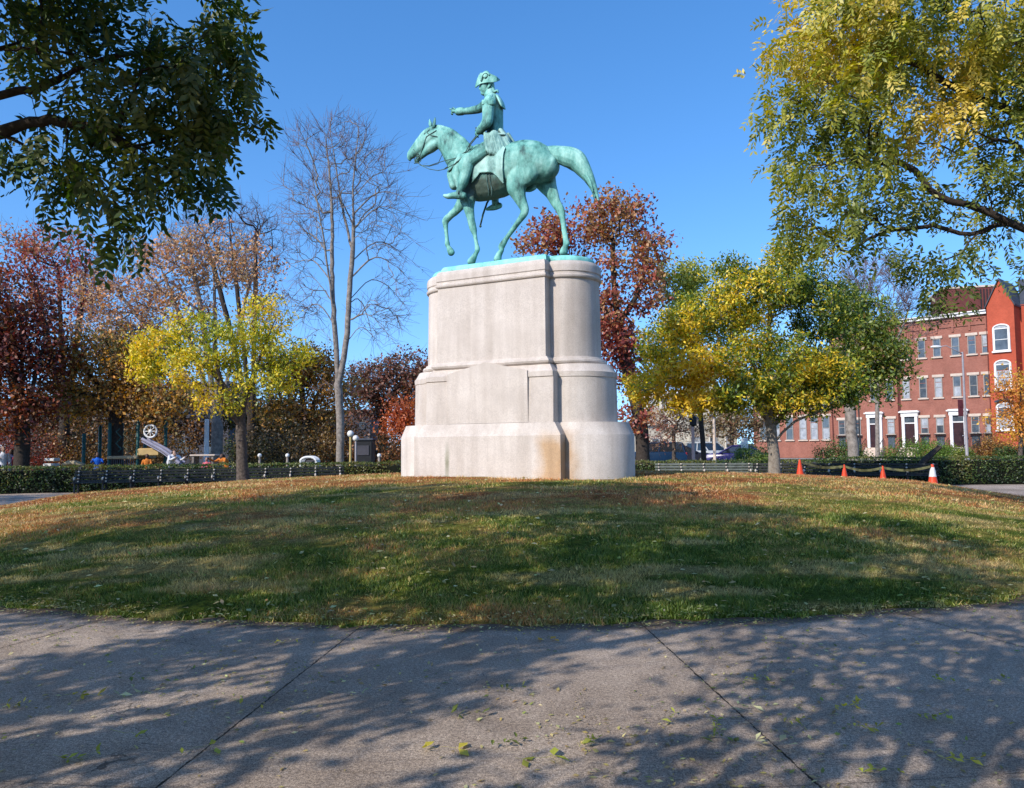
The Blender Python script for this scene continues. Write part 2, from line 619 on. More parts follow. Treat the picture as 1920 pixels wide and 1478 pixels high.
def fuse(mb, name, material, parent, voxel=.02, smooth=6, fac=.5):
    me = mb.mesh(name, material)
    import bmesh
    bm = bmesh.new(); bm.from_mesh(me); bmesh.ops.recalc_face_normals(bm, faces=bm.faces); bm.to_mesh(me); bm.free()
    o = bpy.data.objects.new(name, me)
    COL.objects.link(o)
    r = o.modifiers.new('r', 'REMESH'); r.mode = 'VOXEL'; r.voxel_size = voxel; r.adaptivity = 0
    s_ = o.modifiers.new('s', 'SMOOTH'); s_.factor = fac; s_.iterations = smooth
    dg = bpy.context.evaluated_depsgraph_get()
    dg.update()
    ev = o.evaluated_get(dg)
    me2 = bpy.data.meshes.new_from_object(ev)
    me2.name = name
    o.modifiers.clear()
    o.data = me2
    bpy.data.meshes.remove(me)
    if not me2.materials: me2.materials.append(material)
    me2.polygons.foreach_set('use_smooth', [True] * len(me2.polygons))
    me2.polygons.foreach_set('material_index', [0] * len(me2.polygons))
    if parent is not None: o.parent = parent
    return o
# ================================================================ ground heights
def gz(x, y):
    r2 = ((x - .5) / 16) ** 2 + ((y - 19) / 12) ** 2
    h = .92 * (1 - r2)
    rc = math.hypot(x, y - 21)
    e = 13.70 - rc
    return max(0.0, min(h, e * .16)) if e > 0 else 0.0


# ================================================================ pedestal
TH = radians(28)
OX, OY = 0.0, 18.3
AX = Vector((cos(TH), -sin(TH), 0)); AW = Vector((sin(TH), cos(TH), 0))


def stone_mat():
    m = bpy.data.materials.new('pale_granite'); m.use_nodes = True
    t = m.node_tree; b = t.nodes['Principled BSDF']; b.inputs['Roughness'].default_value = .85; b.inputs['Specular IOR Level'].default_value = .2
    tc = N(t, 'TexCoord')
    L = t.links.new
    n1 = N(t, 'TexNoise'); n1.inputs['Scale'].default_value = .9; n1.inputs['Detail'].default_value = 8; n1.inputs['Roughness'].default_value = .7
    L(tc.outputs['Object'], n1.inputs['Vector'])
    r1 = N(t, 'ValToRGB'); r1.color_ramp.elements[0].position = .3; r1.color_ramp.elements[1].position = .7
    r1.color_ramp.elements[0].color = (.52, .46, .41, 1); r1.color_ramp.elements[1].color = (.70, .635, .575, 1)
    L(n1.outputs['Fac'], r1.inputs['Fac'])
    # vertical weather streaks
    mp = N(t, 'Mapping'); mp.inputs['Scale'].default_value = (3.2, 3.2, .22)
    L(tc.outputs['Object'], mp.inputs['Vector'])
    n2 = N(t, 'TexNoise'); n2.inputs['Scale'].default_value = 1.6; n2.inputs['Detail'].default_value = 6
    L(mp.outputs[0], n2.inputs['Vector'])
    r2 = N(t, 'ValToRGB'); r2.color_ramp.elements[0].position = .35; r2.color_ramp.elements[1].position = .62
    r2.color_ramp.elements[0].color = (.80, .78, .76, 1); r2.color_ramp.elements[1].color = (1, 1, 1, 1)
    L(n2.outputs['Fac'], r2.inputs['Fac'])
    mu = N(t, 'Mix', data_type='RGBA', blend_type='MULTIPLY'); mu.inputs[0].default_value = .8
    L(r1.outputs[0], mu.inputs[6]); L(r2.outputs[0], mu.inputs[7])
    # speckle
    n3 = N(t, 'TexNoise'); n3.inputs['Scale'].default_value = 70; n3.inputs['Detail'].default_value = 3
    L(tc.outputs['Object'], n3.inputs['Vector'])
    r3 = N(t, 'ValToRGB'); r3.color_ramp.elements[0].position = .38; r3.color_ramp.elements[1].position = .55
    r3.color_ramp.elements[0].color = (.80, .78, .77, 1); r3.color_ramp.elements[1].color = (1.04, 1.03, 1.02, 1)
    L(n3.outputs['Fac'], r3.inputs['Fac'])
    mu2 = N(t, 'Mix', data_type='RGBA', blend_type='MULTIPLY'); mu2.inputs[0].default_value = .8
    L(mu.outputs[2], mu2.inputs[6]); L(r3.outputs[0], mu2.inputs[7])
    cur = mu2.outputs[2]
    sx = N(t, 'SeparateXYZ'); L(tc.outputs['Object'], sx.inputs[0])

    def mth(op, a, b_=None, c=None, clamp=False):
        q = N(t, 'Math', operation=op, use_clamp=clamp)
        for i, v in enumerate((a, b_, c)):
            if v is None: continue
            if isinstance(v, (int, float)): q.inputs[i].default_value = v
            else: L(v, q.inputs[i])
        return q.outputs[0]
    nz = N(t, 'TexNoise'); nz.inputs['Scale'].default_value = 2.2; nz.inputs['Detail'].default_value = 5
    L(tc.outputs['Object'], nz.inputs['Vector'])
    wob = mth('MULTIPLY', mth('SUBTRACT', nz.outputs['Fac'], .5), .5)
    xw = mth('ADD', sx.outputs['X'], wob)

    def band(x0, soft, width, z0, z1, zs, xin=None):
        dx = mth('ABSOLUTE', mth('SUBTRACT', xin or xw, x0))
        a = mth('DIVIDE', mth('SUBTRACT', width, dx), soft, clamp=True)
        z = mth('ADD', sx.outputs['Z'], mth('MULTIPLY', wob, .4))
        b1 = mth('DIVIDE', mth('SUBTRACT', z, z0), zs, clamp=True)
        b2 = mth('DIVIDE', mth('SUBTRACT', z1, z), zs, clamp=True)
        return mth('MULTIPLY', mth('MULTIPLY', a, b1), b2)

    def over(cur, fac, col, st):
        q = N(t, 'Mix', data_type='RGBA', blend_type='MULTIPLY')
        L(mth('MULTIPLY', fac, st, clamp=True), q.inputs[0]); L(cur, q.inputs[6]); q.inputs[7].default_value = (*col, 1)
        return q.outputs[2]
    cur = over(cur, band(1.62, .30, .44, -.1, 1.32, .35), (.78, .56, .34), .9)     # rust run-off beside the joint
    cur = over(cur, band(1.9, .22, .26, .1, .9, .3), (.85, .66, .45), .35)
    cur = over(cur, band(-.93, .05, .075, .0, 1.12, .55, mth('ADD', sx.outputs['X'], mth('MULTIPLY', wob, .12))), (.40, .44, .34), .9)        # green water mark
    nf = N(t, 'TexNoise'); nf.inputs['Scale'].default_value = 1.4; nf.inputs['Detail'].default_value = 6
    L(tc.outputs['Object'], nf.inputs['Vector'])
    foot = mth('DIVIDE', mth('SUBTRACT', mth('MULTIPLY', nf.outputs['Fac'], .5), sx.outputs['Z']), .22, clamp=True)
    cur = over(cur, foot, (.80, .68, .50), .8)
    L(cur, b.inputs['Base Color'])
    nb = N(t, 'TexNoise'); nb.inputs['Scale'].default_value = 120; L(tc.outputs['Object'], nb.inputs['Vector'])
    bp = N(t, 'Bump'); bp.inputs['Strength'].default_value = .25; bp.inputs['Distance'].default_value = .01
    L(nb.outputs['Fac'], bp.inputs['Height']); L(bp.outputs[0], b.inputs['Normal'])
    return m


M['stone'] = stone_mat()
M['bronze'] = None


def bronze_mat(name, c_lit, c_mid, c_dark):
    m = bpy.data.materials.new(name); m.use_nodes = True
    t = m.node_tree; b = t.nodes['Principled BSDF']; L = t.links.new
    b.inputs['Roughness'].default_value = .62; b.inputs['Specular IOR Level'].default_value = .35
    tc = N(t, 'TexCoord')
    mp = N(t, 'Mapping'); mp.inputs['Scale'].default_value = (1, 1, .45); L(tc.outputs['Object'], mp.inputs['Vector'])
    n1 = N(t, 'TexNoise'); n1.inputs['Scale'].default_value = 3.2; n1.inputs['Detail'].default_value = 9; n1.inputs['Roughness'].default_value = .7
    L(mp.outputs[0], n1.inputs['Vector'])
    r = N(t, 'ValToRGB'); e = r.color_ramp.elements
    e[0].position = .36; e[0].color = (*c_dark, 1); e[1].position = .66; e[1].color = (*c_lit, 1)
    q = e.new(.50); q.color = (*c_mid, 1)
    L(n1.outputs['Fac'], r.inputs['Fac'])
    # crevice shade and dark patina put into the colour, pale on exposed edges
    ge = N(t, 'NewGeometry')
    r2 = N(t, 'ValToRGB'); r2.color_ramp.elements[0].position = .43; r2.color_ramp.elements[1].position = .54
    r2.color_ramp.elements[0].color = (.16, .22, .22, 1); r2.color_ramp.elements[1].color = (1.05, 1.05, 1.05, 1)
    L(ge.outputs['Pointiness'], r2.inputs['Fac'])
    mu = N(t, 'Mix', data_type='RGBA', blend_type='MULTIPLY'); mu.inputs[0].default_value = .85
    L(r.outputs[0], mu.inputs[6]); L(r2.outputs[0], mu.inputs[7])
    # undersides tinted brown-black, shade and patina together in the colour
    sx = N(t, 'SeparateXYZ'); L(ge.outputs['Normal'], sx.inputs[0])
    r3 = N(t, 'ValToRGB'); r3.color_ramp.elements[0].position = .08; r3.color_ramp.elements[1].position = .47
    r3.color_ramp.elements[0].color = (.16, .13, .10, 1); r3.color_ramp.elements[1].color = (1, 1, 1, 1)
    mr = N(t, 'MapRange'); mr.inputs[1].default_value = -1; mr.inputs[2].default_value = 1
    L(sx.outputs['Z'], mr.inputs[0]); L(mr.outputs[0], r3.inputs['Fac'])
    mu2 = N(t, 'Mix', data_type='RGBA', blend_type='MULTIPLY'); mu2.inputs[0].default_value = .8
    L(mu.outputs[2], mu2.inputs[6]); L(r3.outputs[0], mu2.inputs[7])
    ao = N(t, 'AmbientOcclusion'); ao.inputs['Distance'].default_value = .45; ao.samples = 6  # occlusion shade multiplied into the colour, along with sheltered dark patina
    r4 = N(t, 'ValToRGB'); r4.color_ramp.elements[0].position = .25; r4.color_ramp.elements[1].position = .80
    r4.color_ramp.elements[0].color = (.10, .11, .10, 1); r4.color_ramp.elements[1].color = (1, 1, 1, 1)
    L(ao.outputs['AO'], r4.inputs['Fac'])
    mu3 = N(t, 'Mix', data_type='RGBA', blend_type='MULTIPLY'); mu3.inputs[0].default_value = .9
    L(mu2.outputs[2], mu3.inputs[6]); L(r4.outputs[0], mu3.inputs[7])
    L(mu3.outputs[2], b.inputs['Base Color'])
    nb = N(t, 'TexNoise'); nb.inputs['Scale'].default_value = 9; nb.inputs['Detail'].default_value = 7; L(tc.outputs['Object'], nb.inputs['Vector'])
    bp = N(t, 'Bump'); bp.inputs['Strength'].default_value = .5; bp.inputs['Distance'].default_value = .03
    L(nb.outputs['Fac'], bp.inputs['Height']); L(bp.outputs[0], b.inputs['Normal'])
    return m


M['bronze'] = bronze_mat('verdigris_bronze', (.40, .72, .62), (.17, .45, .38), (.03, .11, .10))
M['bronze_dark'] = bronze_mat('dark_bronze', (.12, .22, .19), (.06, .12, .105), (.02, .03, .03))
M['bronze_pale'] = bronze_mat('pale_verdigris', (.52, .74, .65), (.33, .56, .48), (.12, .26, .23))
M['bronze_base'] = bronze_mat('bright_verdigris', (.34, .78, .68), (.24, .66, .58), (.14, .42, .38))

ZG = 0.66
ped = empty('statue_pedestal', (OX, OY, ZG), -TH)
tag(ped, 'tall stepped pale granite pedestal with rounded ends and rust stain under the bronze horse', 'pedestal')


def stadium(mb, prof, Lh, seg=28, closed_top=True):
    """prof: list (R, z). stadium outline: straight half length Lh, rounded ends radius R"""
    rings = []
    for R, z in prof:
        ring = []
        for k in range(seg + 1):
            a = -pi / 2 + pi * k / seg
            ring.append((Lh + R * cos(a), R * sin(a), z))
        for k in range(seg + 1):
            a = pi / 2 + pi * k / seg
            ring.append((-Lh + R * cos(a), R * sin(a), z))
        rings.append(ring)
    n = len(rings[0]); vs = [p for r in rings for p in r]; fs = []
    for i in range(len(rings) - 1):
        for k in range(n):
            k2 = (k + 1) % n
            fs.append((i * n + k, i * n + k2, (i + 1) * n + k2, (i + 1) * n + k))
    fs.append(tuple(range(n - 1, -1, -1))); fs.append(tuple(range((len(rings) - 1) * n, len(rings) * n)))
    mb.add(vs, fs)


def slab(mb, prof, Lh):
    """prof (half depth Y, z, half length offset)"""
    rings = [[(-Lh - e, -Y, z), (Lh + e, -Y, z), (Lh + e, Y, z), (-Lh - e, Y, z)] for Y, z, e in prof]
    vs = [p for r in rings for p in r]; fs = []
    for i in range(len(rings) - 1):
        for k in range(4):
            k2 = (k + 1) % 4
            fs.append((i * 4 + k, i * 4 + k2, (i + 1) * 4 + k2, (i + 1) * 4 + k))
    fs.append((3, 2, 1, 0)); n = len(rings); fs.append(tuple((n - 1) * 4 + k for k in range(4)))
    mb.add(vs, fs)


def zc(z): return z - ZG


dS = .25
# base tier
Lb, Rb = 1.80, 1.06
mb = MB(); stadium(mb, [(Rb, -.4), (Rb, zc(1.80)), (Rb - .012, zc(1.815)), (.945, zc(2.07))], Lb)
mb.build('rounded_end_course', M['stone'], ped, 'auto')
mb = MB(); slab(mb, [(Rb + dS, -.4, 0), (Rb + dS, zc(1.80), 0), (Rb + dS - .012, zc(1.815), 0), (.945 + dS, zc(2.072), -.18)], Lb)
mb.build('base_block', M['stone'], ped)
# middle tier
Lm = 1.58
mb = MB(); stadium(mb, [(.915, zc(2.073)), (.90, zc(3.02)), (.915, zc(3.035)), (.92, zc(3.14)), (.89, zc(3.165)), (.81, zc(3.31))], Lm)
mb.build('rounded_end_course', M['stone'], ped, 'auto')
mb = MB(); slab(mb, [(.915 + dS, zc(2.075), 0), (.89 + dS, zc(3.022), 0), (.915 + dS, zc(3.037), 0), (.92 + dS, zc(3.142), 0), (.89 + dS, zc(3.167), -.02), (.80 + dS, zc(3.30), -.12)], Lm)
mb.build('middle_block', M['stone'], ped)
# gabled inscription panel on the long faces
for sg in (-1, 1):
    mb = MB()
    y0, y1 = sg * (.95 + dS), sg * .8
    yb = sg * (.925 + dS)
    poly = [(-1.0, zc(2.08)), (1.0, zc(2.08)), (1.0, zc(3.17)), (.86, zc(3.21)), (0, zc(3.40)), (-.86, zc(3.21)), (-1.0, zc(3.17))]
    vs = [(x, yb if z < zc(2.2) else y0, z) for x, z in poly] + [(x, y1, z) for x, z in poly]
    n = len(poly)
    fs = [tuple(range(n)), tuple(range(2 * n - 1, n - 1, -1))] + [(i, (i + 1) % n, n + (i + 1) % n, n + i) for i in range(n)]
    mb.add(vs, fs)
    mb.build('inscription_panel', M['stone'], ped)
# torus moulding between
mb = MB(); stadium(mb, [(.80, zc(3.312)), (.855, zc(3.33)), (.875, zc(3.37)), (.86, zc(3.41)), (.81, zc(3.43)), (.80, zc(3.46)), (.785, zc(3.47))], 1.40)
mb.build('moulding', M['stone'], ped, 'auto')
mb = MB(); slab(mb, [(.80 + dS, zc(3.302), 0), (.855 + dS, zc(3.332), .05), (.875 + dS, zc(3.372), .07), (.86 + dS, zc(3.412), .05), (.81 + dS, zc(3.432), .01), (.80 + dS, zc(3.462), 0)], 1.40)
mb.build('moulding', M['stone'], ped)
# shaft and cap
mb = MB(); stadium(mb, [(.785, zc(3.472)), (.765, zc(5.16)), (.80, zc(5.175)), (.815, zc(5.20)), (.815, zc(5.235)), (.79, zc(5.25)), (.785, zc(5.30)), (.805, zc(5.32)), (.805, zc(5.44)), (.79, zc(5.50)), (.74, zc(5.55))], 1.36)
mb.build('shaft', M['stone'], ped, 'auto')
mb = MB(); slab(mb, [(.785 + dS, zc(3.464), 0), (.765 + dS, zc(5.162), -.01), (.80 + dS, zc(5.177), .02), (.815 + dS, zc(5.202), .03), (.815 + dS, zc(5.237), .03), (.79 + dS, zc(5.252), 0), (.785 + dS, zc(5.302), 0),
                      (.805 + dS, zc(5.322), .015), (.805 + dS, zc(5.442), .015), (.79 + dS, zc(5.502), 0), (.74 + dS, zc(5.552), -.03)], 1.36)
mb.build('cap_block', M['stone'], ped)

# ================================================================ statue
ZT = 5.553
stat = empty('equestrian_statue', (OX, OY, ZT), -TH)
tag(stat, 'green weathered bronze statue of a pointing officer in cocked hat on a walking horse', 'statue')
mb = MB(); stadium(mb, [(.70, 0), (.70, .06), (.66, .12), (.60, .14)], 1.34)
slab(mb, [(.70 + dS * .8, .001, 0), (.70 + dS * .8, .062, 0), (.66 + dS * .8, .125, -.03), (.60 + dS * .8, .15, -.06)], 1.33)
mb.build('bronze_base', M['bronze_base'], stat, 'auto')


def H(zx, zy, lat=0.0):
    px, py = 740 + zx / 3.695, 110 + zy / 3.695
    d = ray(px, py)
    o = Vector((0, 0, EYE))
    q = Vector((OX, OY, 0)) - AW * lat
    k = (q - o).dot(AW) / d.dot(AW)
    p = o + d * k
    rel = p - Vector((OX, OY, 0))
    return (rel.dot(AX), -lat, p.z - ZT)


KZ = 18.3 / 1500 / 3.695 / cos(PITCH) * 1.02


def ch(mb, rows, n=14, sub=4):
    """rows: (zx, zy, radius_px, lateral_m[, lateral radius m])"""
    pts = [H(r[0], r[1], r[3]) for r in rows]
    rad = [(r[2] * KZ, r[4] if len(r) > 4 else r[2] * KZ) for r in rows]
    loft(mb, pts, rad, (0, 1, 0), n, sub)


hb = MB()
# trunk of the horse, chest to croup
ch(hb, [(415, 790, 75, 0, .20), (470, 795, 140, 0, .31), (545, 800, 170, 0, .37), (620, 812, 182, 0, .40), (700, 808, 172, 0, .41), (780, 772, 166, 0, .40),
        (860, 735, 160, 0, .39), (940, 735, 160, 0, .39), (1010, 745, 138, 0, .34), (1065, 760, 95, 0, .24)], 20, 4)
# haunch and shoulder masses on both sides
for sg in (1, -1):
    ch(hb, [(880, 680, 80, .20 * sg, .14), (900, 760, 115, .22 * sg, .17), (880, 830, 100, .22 * sg, .17)], 14, 3)
    ch(hb, [(470, 690, 60, .16 * sg, .12), (460, 780, 78, .20 * sg, .14), (490, 870, 75, .20 * sg, .14)], 14, 3)
    ch(hb, [(400, 800, 45, .10 * sg, .12), (420, 880, 45, .12 * sg, .11)], 12, 3)
# neck
ch(hb, [(480, 720, 130, 0, .24), (425, 660, 108, 0, .19), (378, 602, 88, 0, .155), (335, 555, 74, 0, .13), (295, 525, 60, 0, .115)], 18, 4)
# crest of the neck
ch(hb, [(275, 470, 14, 0, .04), (335, 484, 22, 0, .05), (400, 520, 26, 0, .05), (460, 570, 30, 0, .06), (500, 610, 30, 0, .08)], 10, 4)
# head
ch(hb, [(282, 525, 56, 0, .12), (240, 555, 58, 0, .125), (200, 590, 50, 0, .105), (165, 626, 41, 0, .085), (132, 656, 35, 0, .075), (108, 674, 30, 0, .072)], 16, 4)
ch(hb, [(262, 488, 22, 0, .08), (222, 512, 28, 0, .09), (185, 555, 26, 0, .07), (140, 612, 22, 0, .05), (100, 660, 17, 0, .055)], 12, 4)   # forehead and nose bone
ch(hb, [(290, 590, 40, .02, .11), (255, 612, 42, 0, .11), (220, 640, 30, 0, .07), (185, 672, 22, 0, .05), (158, 700, 20, 0, .045), (150, 716, 18, 0, .045)], 12, 4)   # jaw
ch(hb, [(100, 672, 18, 0, .06), (97, 694, 13, 0, .055), (106, 706, 9, 0, .045)], 10, 3)  # upper lip
# near fore leg, straight
LN = .22
ch(hb, [(500, 880, 80, .20, .13), (505, 965, 66, LN, .12), (512, 1030, 44, LN, .10), (526, 1100, 33, LN, .085), (540, 1165, 29, LN, .08), (548, 1192, 25, LN, .075), (556, 1225, 17, LN, .05),
        (566, 1280, 15.5, LN, .045), (573, 1322, 21, LN, .06), (566, 1345, 17, LN, .05), (552, 1372, 22, LN, .065), (537, 1398, 30, LN, .085), (530, 1412, 33, LN, .09)], 12, 3)
# far fore leg, lifted
LF = -.22
ch(hb, [(500, 900, 70, -.20, .13), (470, 990, 50, LF, .11), (432, 1045, 36, LF, .09), (385, 1090, 31, LF, .08), (358, 1118, 29, LF, .08), (352, 1145, 23, LF, .07), (356, 1190, 17, LF, .05),
        (362, 1250, 16, LF, .045), (364, 1282, 21, LF, .06), (372, 1305, 17, LF, .05), (382, 1325, 24, LF, .07), (393, 1346, 29, LF, .08)], 12, 3)
# near hind leg, forward
ch(hb, [(880, 800, 110, .22, .17), (850, 880, 84, .24, .16), (862, 950, 54, .23, .12), (885, 1005, 40, .22, .095), (902, 1050, 33, .22, .08), (890, 1085, 29, .22, .075), (862, 1125, 22, .22, .06),
        (822, 1180, 19, .22, .052), (780, 1238, 18, .22, .05), (752, 1282, 24, .22, .065), (738, 1305, 24, .22, .06), (742, 1325, 18, .22, .055), (725, 1355, 22, .22, .07), (715, 1382, 28, .22, .085), (712, 1394, 31, .22, .09)], 12, 3)
# far hind leg, back
ch(hb, [(1010, 790, 105, -.18, .16), (1055, 870, 72, -.22, .14), (1085, 930, 50, -.22, .11), (1112, 990, 38, -.22, .09), (1142, 1040, 33, -.22, .08), (1156, 1075, 28, -.22, .07), (1165, 1120, 20, -.22, .055),
        (1175, 1190, 19, -.22, .05), (1186, 1255, 20, -.22, .055), (1190, 1282, 24, -.22, .062), (1184, 1300, 19, -.22, .055), (1175, 1322, 26, -.22, .08), (1170, 1345, 30, -.22, .09)], 12, 3)
# sheath under the flank
ch(hb, [(900, 900, 25, 0, .07), (945, 905, 22, 0, .06), (975, 895, 14, 0, .05)], 10, 3)
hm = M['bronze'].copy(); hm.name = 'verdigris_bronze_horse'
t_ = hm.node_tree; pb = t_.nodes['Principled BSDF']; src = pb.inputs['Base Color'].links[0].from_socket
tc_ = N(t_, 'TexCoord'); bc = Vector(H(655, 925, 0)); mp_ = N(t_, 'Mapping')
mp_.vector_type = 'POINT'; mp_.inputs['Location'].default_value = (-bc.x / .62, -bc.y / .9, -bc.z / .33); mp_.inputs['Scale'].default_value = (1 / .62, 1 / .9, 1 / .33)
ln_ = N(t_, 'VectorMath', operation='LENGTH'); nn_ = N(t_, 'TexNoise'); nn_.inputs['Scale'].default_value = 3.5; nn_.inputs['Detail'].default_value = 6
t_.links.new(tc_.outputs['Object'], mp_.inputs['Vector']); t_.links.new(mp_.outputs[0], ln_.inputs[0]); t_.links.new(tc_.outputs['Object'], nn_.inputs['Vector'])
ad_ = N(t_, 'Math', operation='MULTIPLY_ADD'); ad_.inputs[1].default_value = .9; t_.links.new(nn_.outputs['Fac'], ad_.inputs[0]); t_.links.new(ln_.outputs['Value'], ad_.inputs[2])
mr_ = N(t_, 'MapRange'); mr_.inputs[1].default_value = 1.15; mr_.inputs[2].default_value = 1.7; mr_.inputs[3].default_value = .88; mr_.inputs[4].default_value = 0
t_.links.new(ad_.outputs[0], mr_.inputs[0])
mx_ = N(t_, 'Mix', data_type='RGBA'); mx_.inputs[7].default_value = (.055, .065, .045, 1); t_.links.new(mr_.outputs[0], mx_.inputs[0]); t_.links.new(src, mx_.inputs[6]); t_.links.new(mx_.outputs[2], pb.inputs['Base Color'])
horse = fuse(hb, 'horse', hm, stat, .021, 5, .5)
# muscle relief by a mild displacement that follows the body
me = horse.data
nv = len(me.vertices)
co = np.zeros(nv * 3); me.vertices.foreach_get('co', co); co = co.reshape(-1, 3)
nr = np.zeros(nv * 3); me.vertices.foreach_get('normal', nr); nr = nr.reshape(-1, 3)
amp = np.clip((co[:, 2] - 1.0) / .8, .15, 1)
dsp = (fbm(co, 2.2, 5, 3) - .5) * .075 * amp
co = co + nr * dsp[:, None]
me.vertices.foreach_set('co', co.ravel()); me.update()

# tail
tb = MB()
ch(tb, [(1045, 650, 42, 0, .09), (1090, 655, 52, 0, .10), (1150, 668, 62, 0, .13), (1210, 684, 70, 0, .15), (1262, 708, 66, 0, .15), (1305, 765, 54, 0, .13), (1345, 825, 38, 0, .10), (1378, 885, 22, 0, .07),
        (1400, 940, 11, 0, .04), (1412, 985, 4, 0, .02)], 14, 4)
rngt = random.Random(4)
for k in range(26):
    u = k / 25
    off = (u - .5) * 2
    lt = rngt.uniform(-.12, .12)
    sh = rngt.uniform(-10, 10)
    rows = []
    for (x, y, w) in ((1060, 650, 34), (1150, 672, 62), (1250, 708, 72), (1310, 775, 60), (1352, 840, 44), (1385, 905, 30), (1402 + sh, 955, 14)):
        # across direction of tail
        rows.append((x + off * w * (.45 if x > 1240 else .1) * (1 if x < 1240 else 1), y - off * w * (.75 if x < 1300 else .45), 9 if x > 1060 else 6, lt))
    cut = rngt.choice([4, 5, 6, 7, 7])
    rows = rows[:cut]
    rows[-1] = (rows[-1][0] - 4 + sh * .5, rows[-1][1] + 14, 3, lt)
    ch(tb, rows, 6, 3)
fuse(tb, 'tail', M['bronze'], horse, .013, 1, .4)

# ears
for (zx, zy, bx, by, lt) in ((279, 408, 268, 478, .07), (243, 420, 250, 470, -.07)):
    eb = MB()
    ch(eb, [(bx, by, 12, lt, .03), ((bx + zx) / 2, (by + zy) / 2 + 6, 15, lt, .025), (zx, zy + 12, 8, lt, .015), (zx, zy, 3, lt, .006)], 8, 3)
    eb.build('ear', M['bronze'], horse, True)

hbvh = BVHTree.FromPolygons([v.co.copy() for v in horse.data.vertices], [tuple(p.vertices) for p in horse.data.polygons])


def onhorse(zx, zy, side=1, off=.02, lat=.36, fallback=.3):
    s, _, z = H(zx, zy, lat * side)
    o = Vector((s, -1.5 * side, z))
    h = hbvh.ray_cast(o, Vector((0, side, 0)), 3)
    if h[0] is None: return Vector((s, -fallback * side, z))
    return Vector((s, h[0].y - off * side, z))


# bridle
for sg in (1, -1):
    bb = MB()
    path = [(292, 500), (262, 520), (225, 545), (205, 590), (180, 640), (165, 680), (158, 702)]
    bb.tube([onhorse(x, y, sg, .008, .1, .1) for x, y in path], .013, 6)
    bb.tube([onhorse(x, y, sg, .008, .1, .1) for x, y in [(240, 492), (225, 515), (255, 535), (300, 545)]], .011, 6)
    bb.tube([onhorse(x, y, sg, .008, .1, .1) for x, y in [(128, 628), (150, 655), (168, 668)]], .011, 6)
    bb.tube([H(160 + 24 * cos(a), 698 + 24 * sin(a), .075 * sg) for a in np.linspace(0, 2 * pi, 15)], .009, 6)
    bb.tube([H(135, 726, .07 * sg), H(160, 722, .08 * sg), H(188, 742, .085 * sg)], .013, 6)
    bb.build('bridle', M['bronze_dark'], horse, True)
# eye sockets
for sg in (1, -1):
    e = onhorse(212, 522, sg, -.004, .09, .09)
    b_ = MB(); b_.ball(e, (.034, .02, .024), 12, 8); b_.build('eye', M['bronze_dark'], horse, True)
# reins
rb = MB()
for lt in (.12,):
    rb.tube([H(186, 742, .085), H(240, 742, .12), H(300, 722, .16), H(345, 708, .2), onhorse(400, 680, 1, .02), onhorse(470, 630, 1, .02), H(520, 590, .2), H(575, 522, .2)], .010, 6)
    rb.tube([H(186, 742, .085), H(240, 766, .14), H(300, 776, .2), H(352, 765, .22), onhorse(410, 722, 1, .02), onhorse(480, 650, 1, .02), H(530, 590, .22), H(578, 528, .2)], .010, 6)
    rb.tube([H(186, 742, -.085), H(240, 746, -.12), H(300, 730, -.18), onhorse(380, 690, -1, .02), onhorse(450, 640, -1, .02), H(520, 590, -.1), H(572, 525, .1)], .009, 6)
rb.build('reins', M['bronze_dark'], stat, True)
for sg in (1, -1):
    bs = MB()
    path = [(352, 772), (380, 752), (420, 715), (460, 685), (500, 655), (540, 630)]
    pts = [onhorse(x, y, sg, .012) for x, y in path]
    if sg == 1: pts = [Vector((pts[0].x - .02, 0, pts[0].z))] + pts
    bs.tube(pts, .024, 6, flat=.5)
    bs.build('breast_strap', M['bronze_dark'], horse, True)

